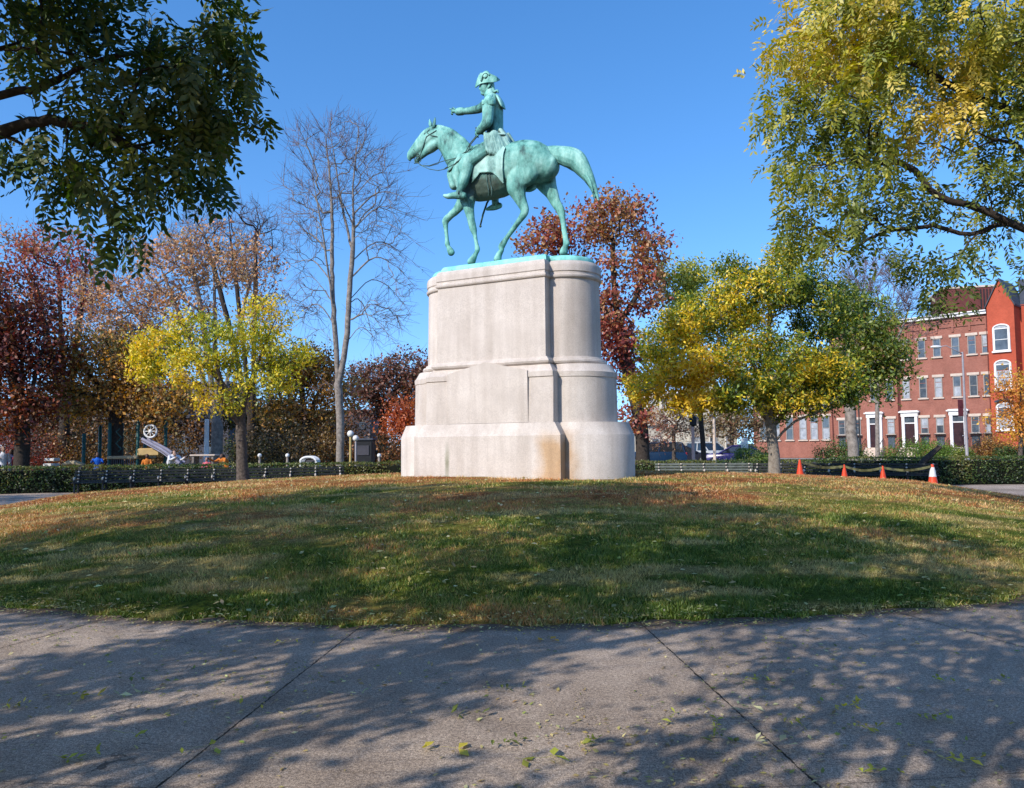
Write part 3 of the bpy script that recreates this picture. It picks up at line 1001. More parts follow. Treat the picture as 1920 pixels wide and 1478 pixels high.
# shabraque (saddle cloth)
for sg in (1, -1):
    topE = [(560, 670), (600, 640), (650, 615), (700, 600), (745, 600), (768, 620)]
    botE = [(538, 862), (575, 828), (600, 792), (690, 792), (722, 820), (752, 862)]
    vs = []; fs = []
    nu, nv_ = 25, 14
    def pl(E, t):
        t *= len(E) - 1; i = min(int(t), len(E) - 2); f = t - i
        return (E[i][0] * (1 - f) + E[i + 1][0] * f, E[i][1] * (1 - f) + E[i + 1][1] * f)
    for off in (.05, .012):
        for j in range(nv_):
            for i in range(nu):
                a = pl(topE, i / (nu - 1)); b_ = pl(botE, i / (nu - 1)); t = j / (nv_ - 1)
                x = a[0] * (1 - t) + b_[0] * t; y = a[1] * (1 - t) + b_[1] * t
                if off == .05: ws = .012 * sin(x * .06 + y * .02) * t
                vs.append(onhorse(x, y, sg, off + (.012 * sin(x * .07) * t if off == .05 else 0)))
    # keep the cloth from folding inwards under the belly: limit slope by running maximum of outwardness
    for o_ in range(2):
        for i in range(nu):
            best = None
            for j in range(nv_):
                k = o_ * nu * nv_ + j * nu + i
                yv = -vs[k].y * sg
                if best is not None and yv < best - .02 * 1: vs[k].y = -(best - .02) * sg; yv = best - .02
                best = yv if best is None else max(best - .02, yv)
    n1 = nu * nv_
    for j in range(nv_ - 1):
        for i in range(nu - 1):
            q = (j * nu + i, j * nu + i + 1, (j + 1) * nu + i + 1, (j + 1) * nu + i)
            fs.append(q); fs.append(tuple(n1 + k for k in reversed(q)))
    rim = [i for i in range(nu)] + [j * nu + nu - 1 for j in range(1, nv_)] + [(nv_ - 1) * nu + i for i in range(nu - 2, -1, -1)] + [j * nu for j in range(nv_ - 2, 0, -1)]
    for a, b_ in zip(rim, rim[1:] + rim[:1]): fs.append((a, b_, n1 + b_, n1 + a))
    cb = MB(); cb.add(vs, fs)
    edge = [vs[(nv_ - 1) * nu + i] for i in range(nu)]
    cb.tube([Vector(e) for e in edge], .016, 5)
    cb.build('saddle_cloth', M['bronze_pale'], stat, 'auto')
sd = MB()
ch(sd, [(560, 640, 30, 0, .16), (600, 625, 26, 0, .24), (660, 628, 26, 0, .28), (730, 625, 28, 0, .27), (785, 600, 26, 0, .18)], 12, 3)
ch(sd, [(765, 640, 22, .12, .1), (785, 600, 34, .0, .16), (765, 640, 22, -.12, .1)], 10, 3)
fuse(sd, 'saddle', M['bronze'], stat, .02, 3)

# rider --------------------------------------------------------
rb_ = MB()
# torso: pelvis, waist, chest, shoulders
ch(rb_, [(705, 600, 62, 0, .23), (700, 555, 66, 0, .22), (695, 500, 62, 0, .19), (688, 440, 68, 0, .20), (680, 380, 76, 0, .23), (678, 325, 74, 0, .26), (676, 285, 58, 0, .22), (668, 262, 34, 0, .11)], 16, 4)
ch(rb_, [(668, 275, 30, 0, .10), (660, 240, 28, 0, .09), (650, 215, 27, 0, .085)], 10, 3)     # neck
# head (turned slightly to the camera side)
ch(rb_, [(645, 232, 26, 0, .07), (634, 215, 36, .0, .095), (634, 190, 42, 0, .11), (640, 165, 40, 0, .105), (642, 148, 26, 0, .08)], 14, 3)
ch(rb_, [(598, 184, 8, .01, .03), (590, 206, 10, .01, .028), (597, 216, 9, .01, .03)], 8, 3)   # nose
ch(rb_, [(603, 170, 9, 0, .07), (600, 178, 7, 0, .06)], 8, 2)     # brow
ch(rb_, [(606, 240, 12, 0, .04), (614, 246, 12, 0, .045), (630, 246, 14, 0, .06)], 8, 3)     # chin and jaw
ch(rb_, [(602, 226, 6, 0, .035), (600, 231, 6, 0, .03)], 8, 2)
ch(rb_, [(652, 185, 10, .105, .02), (650, 200, 9, .105, .018)], 8, 2)     # ear
# near arm, bent at elbow, hand at the hilt
ch(rb_, [(668, 300, 42, .20, .12), (650, 345, 44, .27, .12), (646, 400, 42, .30, .11), (640, 440, 42, .32, .11), (618, 470, 36, .31, .10), (594, 496, 27, .28, .08), (580, 512, 20, .24, .06)], 12, 3)
# far arm, stretched forward and pointing
ch(rb_, [(655, 300, 44, -.22, .12), (615, 330, 36, -.30, .11), (580, 350, 32, -.34, .095), (530, 360, 28, -.36, .085), (480, 366, 25, -.38, .08), (440, 368, 23, -.39, .075), (428, 368, 16, -.39, .05)], 12, 3)
# cuffs
ch(rb_, [(470, 366, 30, -.38, .09), (440, 368, 30, -.39, .09)], 12, 2)
ch(rb_, [(606, 484, 34, .29, .10), (592, 498, 33, .28, .09)], 12, 2)
# legs: thigh, boot
for sg in (1, -1):
    if sg == 1:
        kn = [(690, 612, 66, .18, .15), (630, 630, 60, .30, .14), (570, 670, 52, .40, .12), (515, 715, 46, .46, .11), (500, 745, 50, .47, .12), (490, 800, 44, .48, .115), (476, 850, 40, .49, .11),
              (460, 895, 30, .49, .085), (450, 925, 27, .49, .08), (452, 950, 28, .49, .08)]
        ft = [(480, 952, 27, .49, .075), (440, 948, 28, .50, .075), (400, 950, 24, .51, .07), (368, 955, 19, .52, .06), (345, 950, 12, .52, .045)]
        bt = [(520, 690, 44, .44, .13), (495, 735, 60, .46, .145), (488, 775, 52, .47, .13)]
    else:
        kn = [(740, 612, 66, -.18, .15), (735, 640, 60, -.30, .14), (700, 690, 52, -.40, .12), (665, 740, 46, -.46, .11), (655, 770, 50, -.47, .12), (672, 830, 44, -.48, .115), (690, 890, 40, -.49, .11),
              (698, 950, 30, -.49, .085), (696, 985, 27, -.49, .08), (700, 1005, 28, -.49, .08)]
        ft = [(730, 1018, 22, -.49, .06), (700, 1026, 26, -.50, .065), (672, 1034, 22, -.51, .06), (640, 1044, 12, -.52, .04)]
        bt = None
    ch(rb_, kn, 12, 3); ch(rb_, ft, 10, 3)
    if bt: ch(rb_, bt, 12, 2)
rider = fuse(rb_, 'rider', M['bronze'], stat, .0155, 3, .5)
# fingers of both hands
fb = MB()
ch(fb, [(432, 366, 15, -.39, .045), (415, 364, 17, -.39, .05), (402, 366, 13, -.39, .045)], 10, 3)
ch(fb, [(405, 358, 6.5, -.36, .014), (393, 352, 6, -.36, .013), (383, 347, 5, -.36, .011)], 6, 2)
for i, lt in enumerate((-.385, -.405, -.425)):
    ch(fb, [(408, 366 + i * 3, 7, lt, .015), (396, 368 + i * 3, 6.5, lt, .014), (394, 378 + i * 3, 6, lt, .013), (402, 382 + i * 3, 5, lt, .012)], 6, 2)
ch(fb, [(420, 352, 6, -.35, .014), (408, 344, 6, -.35, .013), (400, 342, 5, -.35, .011)], 6, 2)
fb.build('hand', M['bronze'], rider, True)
fb = MB()
ch(fb, [(584, 506, 18, .25, .05), (574, 516, 18, .22, .05), (568, 522, 14, .20, .045)], 10, 3)
for i in range(4):
    ch(fb, [(572 + i * 4, 506 + i * 7, 6, .25, .014), (562 + i * 4, 512 + i * 7, 6, .25, .014), (560 + i * 4, 520 + i * 7, 6, .21, .013), (568 + i * 4, 524 + i * 7, 5, .19, .012)], 6, 2)
ch(fb, [(578, 502, 7, .2, .016), (566, 498, 6, .19, .014), (558, 500, 5, .19, .012)], 6, 2)
fb.build('hand', M['bronze'], rider, True)

# epaulettes with fringe, collar, sash, queue
for sg in (1, -1):
    eb = MB()
    cx_, cy_ = (652, 282) if sg == 1 else (690, 290)
    ch(eb, [(cx_ + 18, cy_ - 18, 22, .13 * sg, .08), (cx_, cy_ - 2, 32, .23 * sg, .09), (cx_ - 4, cy_ + 14, 36, .27 * sg, .10)], 12, 3)
    for k in range(15):
        a = pi * k / 14
        x = cx_ - 42 * cos(a) - 2; lt = (.26 + .10 * sin(a)) * sg
        ch(eb, [(x, cy_ + 10, 6, lt), (x, cy_ + 34, 6, lt)], 5, 1)
    eb.build('epaulette', M['bronze'], rider, True)
cb = MB()
ch(cb, [(656, 256, 38, 0, .12), (662, 236, 34, 0, .11), (664, 228, 28, 0, .10)], 14, 3)
cb.build('collar', M['bronze'], rider, True)
hr = MB()
ch(hr, [(648, 150, 30, 0, .11), (664, 175, 26, 0, .10), (674, 205, 20, 0, .07), (690, 232, 14, 0, .04), (712, 222, 8, 0, .03), (716, 236, 6, 0, .02)], 10, 3)
ch(hr, [(660, 172, 13, .09, .03), (656, 190, 10, .10, .02)], 8, 2)
hr.build('hair', M['bronze'], rider, True)
# back sash / folded lapel at shoulders
sb = MB()
ch(sb, [(715, 262, 10, .05, .10), (736, 300, 12, .05, .14), (752, 340, 8, .05, .12)], 8, 3)
sb.build('cape_fold', M['bronze'], rider, True)
# hat: cocked hat, crown with three turned up brims
ht = MB()
ch(ht, [(640, 152, 44, 0, .13), (638, 128, 40, 0, .12), (634, 108, 24, 0, .08)], 16, 3)
def brim(mb, rows):
    # rows: (zx,zy,lat) strip bottom then top, thickness by small offset
    b0 = [Vector(H(*r)) for r in rows[0]]; b1 = [Vector(H(*r)) for r in rows[1]]
    n = len(b0); cen = sum(b0, Vector()) / n
    vs = b0 + b1
    ins = [p + (cen - p).normalized() * .03 for p in b0] + [p + (cen - p).normalized() * .03 for p in b1]
    fs = []
    for i in range(n - 1):
        fs.append((i, i + 1, n + i + 1, n + i)); fs.append((2 * n + i + 1, 2 * n + i, 3 * n + i, 3 * n + i + 1))
    for i in range(n - 1):
        fs.append((n + i, n + i + 1, 3 * n + i + 1, 3 * n + i)); fs.append((i + 1, i, 2 * n + i, 2 * n + i + 1))
    fs.append((0, n, 3 * n, 2 * n)); fs.append((n - 1, 3 * n - 1, 4 * n - 1, 2 * n - 1))
    mb.add(vs + ins, fs)
brim(ht, [[(558, 204, 0), (574, 186, .09), (600, 172, .14), (640, 165, .17), (680, 163, .16), (708, 158, .10), (727, 152, 0)],
          [(556, 196, 0), (574, 140, .12), (592, 100, .17), (636, 93, .20), (672, 108, .19), (706, 124, .12), (730, 146, 0)]])
brim(ht, [[(558, 204, 0), (576, 190, -.09), (604, 178, -.14), (640, 172, -.17), (680, 168, -.16), (708, 160, -.10), (727, 152, 0)],
          [(556, 196, 0), (568, 150, -.12), (584, 112, -.17), (622, 98, -.20), (662, 106, -.19), (700, 124, -.12), (730, 146, 0)]])
ht.ball(H(628, 118, .20), (.06, .02, .06), 10, 6)
ch(ht, [(600, 150, 9, .16), (614, 110, 12, .19), (640, 98, 9, .2), (655, 112, 6, .2)], 6, 3)
ht.build('cocked_hat', M['bronze'], rider, 'auto')
# coat skirts: bunched folds behind and over the thigh
ct = MB()
rr = random.Random(9)
for k in range(15):
    u = k / 14
    x0 = 628 + 120 * u; y0 = 520 + 12 * sin(u * 9)
    x1 = 640 + 165 * u; y1 = 625 + 30 * sin(u * pi) + rr.uniform(-12, 12) - 15 * u
    lt = .37 - .24 * u ** 2
    ch(ct, [(x0, y0, 13, lt - .04, .05), ((x0 + x1) / 2 + rr.uniform(-6, 6), (y0 + y1) / 2, 17, lt, .05), (x1, y1, 15 + rr.uniform(-4, 3), lt + .05, .045), (x1 - 2, y1 + 16, 8, lt + .05, .03)], 7, 3)
    ch(ct, [(x0 + 40, y0, 13, -(lt - .04), .05), (x1 + 40, y1, 15, -lt - .03, .045)], 7, 3)
ch(ct, [(735, 500, 18, .10, .08), (768, 550, 24, .08, .09), (792, 590, 18, .06, .09), (806, 605, 8, .05, .05)], 8, 3)
ch(ct, [(740, 500, 18, -.10, .08), (772, 550, 22, -.08, .09), (800, 592, 14, -.06, .08)], 8, 3)
ch(ct, [(610, 520, 9, .2, .08), (690, 524, 9, .26, .05), (760, 530, 9, .14, .06)], 8, 3)
ch(ct, [(670, 655, 14, .36, .04), (700, 668, 20, .36, .06), (728, 655, 14, .34, .05)], 8, 3)
fuse(ct, 'coat_skirt', M['bronze_pale'], rider, .011, 1, .3)
# baton / sabre hilt in hand and sabre scabbard on the far side
gb = MB()
gb.tube([H(562, 478, .2), H(575, 505, .2), H(570, 540, .2), H(512, 612, .2)], [.018, .024, .018, .012], 7)
gb.build('sabre_hilt', M['bronze_dark'], rider, True)
sc_ = MB()
sc_.tube([H(700, 900, -.55), H(640, 1000, -.58), H(612, 1080, -.6), H(592, 1165, -.62)], [.02, .024, .024, .02], 8)
sc_.ball(H(594, 1162, -.62), .034, 8, 6)
sc_.build('scabbard', M['bronze_dark'], stat, True)
# stirrups
for (x, y, lt) in ((455, 962, .5), (700, 1040, -.5)):
    st_ = MB()
    c0 = Vector(H(x, y - 12, lt))
    st_.tube([c0 + Vector((0.0, .085 * cos(a), .10 * sin(a) + .03)) for a in np.linspace(-pi * .02, pi * 1.02, 12)], .012, 6)
    st_.tube([c0 + Vector((0, .085, .03)), c0 + Vector((0, -.085, .03))], .018, 6)
    st_.build('stirrup', M['bronze_dark'], stat, True)
gt = MB()
for x in (640, 662):
    pts = [onhorse(x, y, 1, .015) for y in (800, 850, 900, 950)]
    gt.tube(pts, .018, 6, flat=.5)
gt.build('girth_strap', M['bronze_dark'], horse, True)
# ================================================================ ground, lawn, path
def Lk(t, a, b): t.links.new(a, b)


def concrete_mat():
    m = bpy.data.materials.new('aggregate_concrete'); m.use_nodes = True
    t = m.node_tree; b = t.nodes['Principled BSDF']; b.inputs['Roughness'].default_value = .9; b.inputs['Specular IOR Level'].default_value = .2
    L = t.links.new
    ge = N(t, 'NewGeometry')
    P = ge.outputs['Position']

    def mth(op, a, b_=None, c=None, clamp=False):
        q = N(t, 'Math', operation=op, use_clamp=clamp)
        for i, v in enumerate((a, b_, c)):
            if v is None: continue
            if isinstance(v, (int, float)): q.inputs[i].default_value = v
            else: L(v, q.inputs[i])
        return q.outputs[0]

    def noise(sc, det=5, ro=.6):
        n = N(t, 'TexNoise'); n.inputs['Scale'].default_value = sc; n.inputs['Detail'].default_value = det; n.inputs['Roughness'].default_value = ro
        L(P, n.inputs['Vector']); return n.outputs['Fac']

    def ramp(f, p0, c0, p1, c1):
        r = N(t, 'ValToRGB'); e = r.color_ramp.elements
        e[0].position = p0; e[0].color = (*c0, 1); e[1].position = p1; e[1].color = (*c1, 1)
        L(f, r.inputs['Fac']); return r.outputs[0]

    def mixc(bt, f, a, c):
        q = N(t, 'Mix', data_type='RGBA', blend_type=bt)
        if isinstance(f, (int, float)): q.inputs[0].default_value = f
        else: L(f, q.inputs[0])
        L(a, q.inputs[6])
        if isinstance(c, tuple): q.inputs[7].default_value = (*c, 1)
        else: L(c, q.inputs[7])
        return q.outputs[2]
    c = ramp(noise(.8, 8, .7), .3, (.44, .365, .305), .7, (.60, .51, .43))
    c = mixc('MULTIPLY', .9, c, ramp(noise(140, 2), .38, (.36, .34, .33), .56, (1.25, 1.22, 1.18)))
    c = mixc('MULTIPLY', .7, c, ramp(noise(420, 2), .38, (.55, .53, .52), .6, (1.2, 1.18, 1.15)))
    c = mixc('MULTIPLY', .75, c, ramp(noise(48, 3, .7), .40, (.50, .48, .47), .60, (1.22, 1.20, 1.17)))
    c = mixc('MULTIPLY', .5, c, ramp(noise(3.5, 6, .8), .35, (.62, .59, .57), .6, (1.07, 1.07, 1.07)))
    # joints: rays from the centre of the round lawn and one ring
    sx = N(t, 'SeparateXYZ'); L(P, sx.inputs[0])
    wx = mth('MULTIPLY', mth('SUBTRACT', noise(11, 6, .75), .5), .035)
    X = mth('ADD', sx.outputs['X'], wx); Y = mth('SUBTRACT', 21.0, sx.outputs['Y'])
    an = mth('ARCTAN2', X, Y); rad = mth('SQRT', mth('ADD', mth('MULTIPLY', X, X), mth('MULTIPLY', Y, Y)))
    k = mth('DIVIDE', mth('ADD', an, .0989 + .1813 * 20), .1813)
    fr = mth('ABSOLUTE', mth('SUBTRACT', mth('FRACT', mth('ADD', k, .5)), .5))
    dist = mth('MULTIPLY', mth('MULTIPLY', fr, .1813), rad)
    wn = mth('ADD', -.009, mth('MULTIPLY', noise(7, 6, .8), .032))
    j1 = mth('DIVIDE', mth('SUBTRACT', wn, dist), .004, clamp=True)
    d2 = mth('ABSOLUTE', mth('SUBTRACT', rad, 17.2))
    j2 = mth('MULTIPLY', mth('DIVIDE', mth('SUBTRACT', mth('MULTIPLY', wn, .55), d2), .004, clamp=True), .75)
    j = mth('MAXIMUM', j1, j2)
    halo = mth('MULTIPLY', mth('DIVIDE', mth('SUBTRACT', .07, mth('MINIMUM', dist, d2)), .07, clamp=True), mth('MULTIPLY', noise(5), .55))
    c = mixc('MULTIPLY', halo, c, (.55, .50, .45))
    inner = mth('DIVIDE', mth('SUBTRACT', rad, 17.2), .03, clamp=True)
    c = mixc('MULTIPLY', mth('MULTIPLY', inner, .6), c, (1.16, 1.14, 1.10))
    c = mixc('MIX', j, c, (.035, .028, .02))
    # soil washed over the edge of the lawn
    ed = mth('DIVIDE', mth('SUBTRACT', mth('ADD', 13.76, mth('MULTIPLY', noise(2.6, 6, .8), .62)), rad), .16, clamp=True)
    c = mixc('MIX', mth('MULTIPLY', ed, .8), c, ramp(noise(40, 5, .8), .35, (.055, .035, .022), .65, (.16, .105, .07)))
    # a few hairline cracks and dark gum spots
    vo = N(t, 'TexVoronoi', feature='DISTANCE_TO_EDGE'); vo.inputs['Scale'].default_value = .33
    dn = N(t, 'TexNoise'); dn.inputs['Scale'].default_value = 1.7; dn.inputs['Detail'].default_value = 6; L(P, dn.inputs['Vector'])
    vm = N(t, 'VectorMath', operation='MULTIPLY_ADD'); vm.inputs[1].default_value = (1.1, 1.1, 0); L(dn.outputs['Color'], vm.inputs[0]); L(P, vm.inputs[2]); L(vm.outputs[0], vo.inputs['Vector'])
    ck = mth('MULTIPLY', mth('DIVIDE', mth('SUBTRACT', .0016, vo.outputs['Distance']), .001, clamp=True), mth('DIVIDE', mth('SUBTRACT', noise(.5, 3), .5), .06, clamp=True))
    c = mixc('MIX', mth('MULTIPLY', ck, .75), c, (.06, .05, .04))
    v2 = N(t, 'TexVoronoi'); v2.inputs['Scale'].default_value = 1.3; L(P, v2.inputs['Vector'])
    gm = mth('DIVIDE', mth('SUBTRACT', .030, v2.outputs['Distance']), .01, clamp=True)
    c = mixc('MIX', mth('MULTIPLY', gm, .5), c, (.07, .06, .055))
    c = mixc('MULTIPLY', .75, c, ramp(noise(.45, 6, .75), .40, (.66, .64, .62), .60, (1.06, 1.06, 1.06)))
    L(c, b.inputs['Base Color'])
    h = mth('SUBTRACT', mth('MULTIPLY', noise(220, 3), .5), mth('MULTIPLY', j, 2.0))
    bp = N(t, 'Bump'); bp.inputs['Strength'].default_value = .55; bp.inputs['Distance'].default_value = .008
    L(h, bp.inputs['Height']); L(bp.outputs[0], b.inputs['Normal'])
    return m


def flat_poly(name, pts, z, material, kind='structure'):
    mb = MB(); mb.add([(p[0], p[1], z) for p in pts], [tuple(range(len(pts)))])
    o = mb.build(name, material)
    if o.data.polygons[0].normal.z < 0: o.data.flip_normals()
    if kind: o['kind'] = kind
    return o


M['concrete'] = concrete_mat()
M['ground'] = mat('dry_park_ground', (.17, .13, .065), .95, col2=(.07, .075, .03), scale=.35, bump=.5, bscale=8, spec=.1)
mb = MB()
mb.add([(-900, -200, -.03), (900, -200, -.03), (900, 1400, -.03), (-900, 1400, -.03)], [(0, 1, 2, 3)])
tag(mb.build('ground', M['ground']), kind='structure')
cir = [(26.5 * sin(a), min(29.6, 21 - 26.5 * cos(a))) for a in np.linspace(-pi, pi, 97)[:-1]]
flat_poly('park_path', cir, 0.0, M['concrete'])
mb = MB()
M['asphalt'] = mat('asphalt', (.075, .075, .078), .9, col2=(.045, .045, .048), scale=3, bump=.3, bscale=80)
# street in front of the houses and across the left
e46 = Vector((-cos(radians(46)), sin(radians(46)), 0)); n46 = Vector((-sin(radians(46)), -cos(radians(46)), 0))
FB = Vector((43.4, 71.5, 0))
a = FB - e46 * 80 + n46 * 7; b = FB + e46 * 160 + n46 * 7
flat_poly('street', [a, b, b + n46 * 12, a + n46 * 12], -.022, M['asphalt'])
flat_poly('pavement', [a - n46 * 5, b - n46 * 5, b, a], .012, mat('paving', (.36, .33, .30), .9, scale=2))

# lawn -------------------------------------------------
GR = np.array([(.085, .13, .018), (.16, .19, .03), (.29, .25, .06), (.38, .26, .095), (.43, .20, .07), (.32, .125, .045), (.50, .38, .17)])


def lawn_colour(P, rng, jit=.1, mixs=.06):
    """green near the path, rust-brown dry turf on the crown of the mound, straw patches"""
    P = np.asarray(P, float).copy(); P[:, 2] = 0
    up = np.clip((P[:, 1] - 8.0) / 8.5, 0, 1)
    rx = np.clip((np.abs(P[:, 0] + 2) - 7) / 9, 0, 1)
    n1 = fbm(P * np.array([.75, 1.25, 1]), .42, 3, 4); n2 = fbm(P * np.array([.8, 1.5, 1]), 1.6, 9, 4); n3 = fbm(P, 5.5, 21, 3)
    t = .08 + .80 * up ** .85 + (n1 - .5) * 1.6 + (n2 - .5) * 1.1 + (n3 - .5) * .35 - rx * .22 * up
    t = np.clip(t + rng.normal(0, mixs, len(P)), 0, .999) * 5
    i = np.floor(t).astype(int); f = (t - i)[:, None]
    c = GR[i] * (1 - f) + GR[np.minimum(i + 1, 5)] * f
    st = np.clip((fbm(P * np.array([.6, 1.9, 1]), 1.5, 40, 4) - .58) * 6, 0, .6)[:, None]
    c = c * (1 - st) + GR[6] * st
    return c * (1 + rng.normal(0, jit, (len(P), 1)))


def lawn_mat():
    m = bpy.data.materials.new('lawn_turf'); m.use_nodes = True
    t = m.node_tree; b = t.nodes['Principled BSDF']; b.inputs['Roughness'].default_value = 1; b.inputs['Specular IOR Level'].default_value = .05
    L = t.links.new
    a_ = N(t, 'Attribute', attribute_name='Col'); ge = N(t, 'NewGeometry')
    n = N(t, 'TexNoise'); n.inputs['Scale'].default_value = 16; n.inputs['Detail'].default_value = 6; n.inputs['Roughness'].default_value = .8
    L(ge.outputs['Position'], n.inputs['Vector'])
    r = N(t, 'ValToRGB'); r.color_ramp.elements[0].position = .35; r.color_ramp.elements[1].position = .65
    r.color_ramp.elements[0].color = (.38, .36, .32, 1); r.color_ramp.elements[1].color = (1.35, 1.3, 1.2, 1)
    L(n.outputs['Fac'], r.inputs['Fac'])
    q = N(t, 'Mix', data_type='RGBA', blend_type='MULTIPLY'); q.inputs[0].default_value = 1
    L(a_.outputs['Color'], q.inputs[6]); L(r.outputs[0], q.inputs[7]); L(q.outputs[2], b.inputs['Base Color'])
    bp = N(t, 'Bump'); bp.inputs['Strength'].default_value = 1; bp.inputs['Distance'].default_value = .05
    L(n.outputs['Fac'], bp.inputs['Height']); L(bp.outputs[0], b.inputs['Normal'])
    return m


M['turf'] = lawn_mat()
rng = np.random.default_rng(5)
xs = np.arange(-14.6, 14.61, .13); ys = np.arange(6.6, 29.4, .13)
vid = {}; vs = []; fs = []
sink = lambda x, y: 13.73 + .06 * sin(x * 3.1) + .05 * sin(x * 7.7 + y) - math.hypot(x, y - 21)
for j, y in enumerate(ys):
    for i, x in enumerate(xs):
        e = sink(x, y)
        if e < -.2: continue
        h = gz(x, y)
        vid[(i, j)] = len(vs); vs.append((x, y, h + min(.028, .012 + e * .12) if e > 0 else -.02))
for j in range(len(ys) - 1):
    for i in range(len(xs) - 1):
        k = [(i, j), (i + 1, j), (i + 1, j + 1), (i, j + 1)]
        if all(q in vid for q in k): fs.append(tuple(vid[q] for q in k))
va = np.array(vs)
va[:, 2] += np.where(va[:, 2] > 0, (fbm(va * np.array([1, 1, 0]), 1.3, 8, 3) - .5) * .07, 0)
me = bpy.data.meshes.new('lawn'); me.from_pydata(va.tolist(), [], fs)
me.polygons.foreach_set('use_smooth', [True] * len(me.polygons))
at_ = me.attributes.new('Col', 'FLOAT_COLOR', 'POINT')
c4 = np.ones((len(vs), 4), np.float32); c4[:, :3] = lawn_colour(va, rng, .05, .02) * .8
at_.data.foreach_set('color', c4.ravel()); me.materials.append(M['turf'])
lawn = bpy.data.objects.new('lawn', me); COL.objects.link(lawn); tag(lawn, kind='structure')


def lawn_z(x, y):
    return gz(x, y) + .02


# grass blades: dense near the path, thinner up the mound
def grass(n, y0, y1, h, w, seed):
    rg = np.random.default_rng(seed)
    u = rg.uniform(0, 1, n)
    y = y0 + (y1 - y0) * u
    x = rg.uniform(-1, 1, n) * np.minimum(14.2, y * .70 + .6)
    keep = (13.75 + .05 * np.sin(x * 3.1) + .05 * np.sin(x * 7.7 + y) - np.hypot(x, y - 21)) > -.03 + rg.uniform(-.03, .20, n)
    inped = (np.abs((x - OX) * AX.x + (y - OY) * AX.y) < 2.8) & (np.abs((x - OX) * AW.x + (y - OY) * AW.y) < 1.2)
    keep &= ~inped
    P0 = np.stack([x, y, np.zeros(n)], 1)
    cl = fbm(P0, 4.5, 31, 2)
    keep &= rg.uniform(0, 1, n) < (.35 + 1.3 * cl)
    x, y, cl = x[keep], y[keep], cl[keep]; n = len(x)
    z = np.array([gz(a, b) for a, b in zip(x, y)]) + .008
    hh = h * rg.uniform(.45, 1.25, n) * (.6 + .9 * cl); ww = w * rg.uniform(.6, 1.3, n)
    an = rg.uniform(0, 2 * pi, n); ln = rg.normal(0, .5, (n, 2)) * hh[:, None]
    V = np.empty((n, 3, 3), np.float32)
    V[:, 0] = np.stack([x - np.cos(an) * ww, y - np.sin(an) * ww, z], 1)
    V[:, 1] = np.stack([x + np.cos(an) * ww, y + np.sin(an) * ww, z], 1)
    V[:, 2] = np.stack([x + ln[:, 0], y + ln[:, 1], z + hh], 1)
    cols = lawn_colour(np.stack([x, y, z], 1), rg, .22, .22) * 1.15
    return V, cols


VV = []; CC = []
for a_ in ((190000, 6.8, 9.6, .05, .0055, 1), (150000, 9.6, 13.5, .05, .008, 2), (110000, 13.5, 22, .05, .012, 3)):
    v_, c_ = grass(*a_); VV.append(v_); CC.append(c_)
V = np.vstack(VV); Cc = np.vstack(CC); n = len(V)
me = bpy.data.meshes.new('grass'); me.vertices.add(n * 3); me.vertices.foreach_set('co', V.ravel())
me.loops.add(n * 3); me.loops.foreach_set('vertex_index', np.arange(n * 3, dtype=np.int32))
me.polygons.add(n); me.polygons.foreach_set('loop_start', np.arange(0, n * 3, 3, dtype=np.int32)); me.update(calc_edges=True)
at_ = me.attributes.new('Col', 'FLOAT_COLOR', 'FACE'); c4 = np.ones((n, 4), np.float32); c4[:, :3] = np.clip(Cc, 0, 1)
at_.data.foreach_set('color', c4.ravel()); me.materials.append(GRASSM)
go = bpy.data.objects.new('grass', me); COL.objects.link(go)
tag(go, 'short patchy green and rust brown grass covering the low mound', 'grass', kind='stuff')

# small leaf litter on lawn and path (uncountable) and distinct fallen leaves on the path (things)
LIT = [(.34, .27, .10), (.50, .44, .18), (.60, .55, .30), (.34, .22, .09), (.22, .26, .06)]


def litter(n, seed, region):
    rg = np.random.default_rng(seed)
    P = region(rg, n); n = len(P)
    d = rg.normal(size=(n, 3)); d[:, 2] *= .15
    nn = rg.normal(0, .28, (n, 3)) + np.array([0, 0, 1.])
    L_ = rg.uniform(.018, .05, n)
    return P, d, nn, L_, palette(P, LIT, rg, 2, .2, .9)


def reg_path(rg, n):
    y = 3.3 + 4.4 * rg.uniform(0, 1, n) ** 1.0; x = rg.uniform(-1, 1, n) * (y * .68 + .4)
    k = (np.hypot(x, y - 21) > 13.82)
    cl = fbm(np.stack([x, y, 0 * x], 1), 1.4, 77, 3)
    k &= rg.uniform(0, 1, n) < np.clip((cl - .38) * 3.2 + (x > 0) * .15, .06, 1)
    return np.stack([x, y, np.full(len(x), .006)], 1)[k]


def reg_edge(rg, n):
    a = rg.uniform(-.62, .62, n); r = 13.80 + np.abs(rg.normal(0, .13, n)) * 1.0 - rg.uniform(0, .35, n)
    x = r * np.sin(a); y = 21 - r * np.cos(a)
    z = np.array([lawn_z(p, q) + .02 if math.hypot(p, q - 21) < 13.75 else .006 for p, q in zip(x, y)])
    return np.stack([x, y, z], 1)


def reg_lawn(rg, n):
    y = rg.uniform(7, 24, n); x = rg.uniform(-1, 1, n) * np.minimum(13.8, y * .7)
    k = np.hypot(x, y - 21) < 13.62
    x, y = x[k], y[k]
    return np.stack([x, y, np.array([lawn_z(p, q) + .035 for p, q in zip(x, y)])], 1)


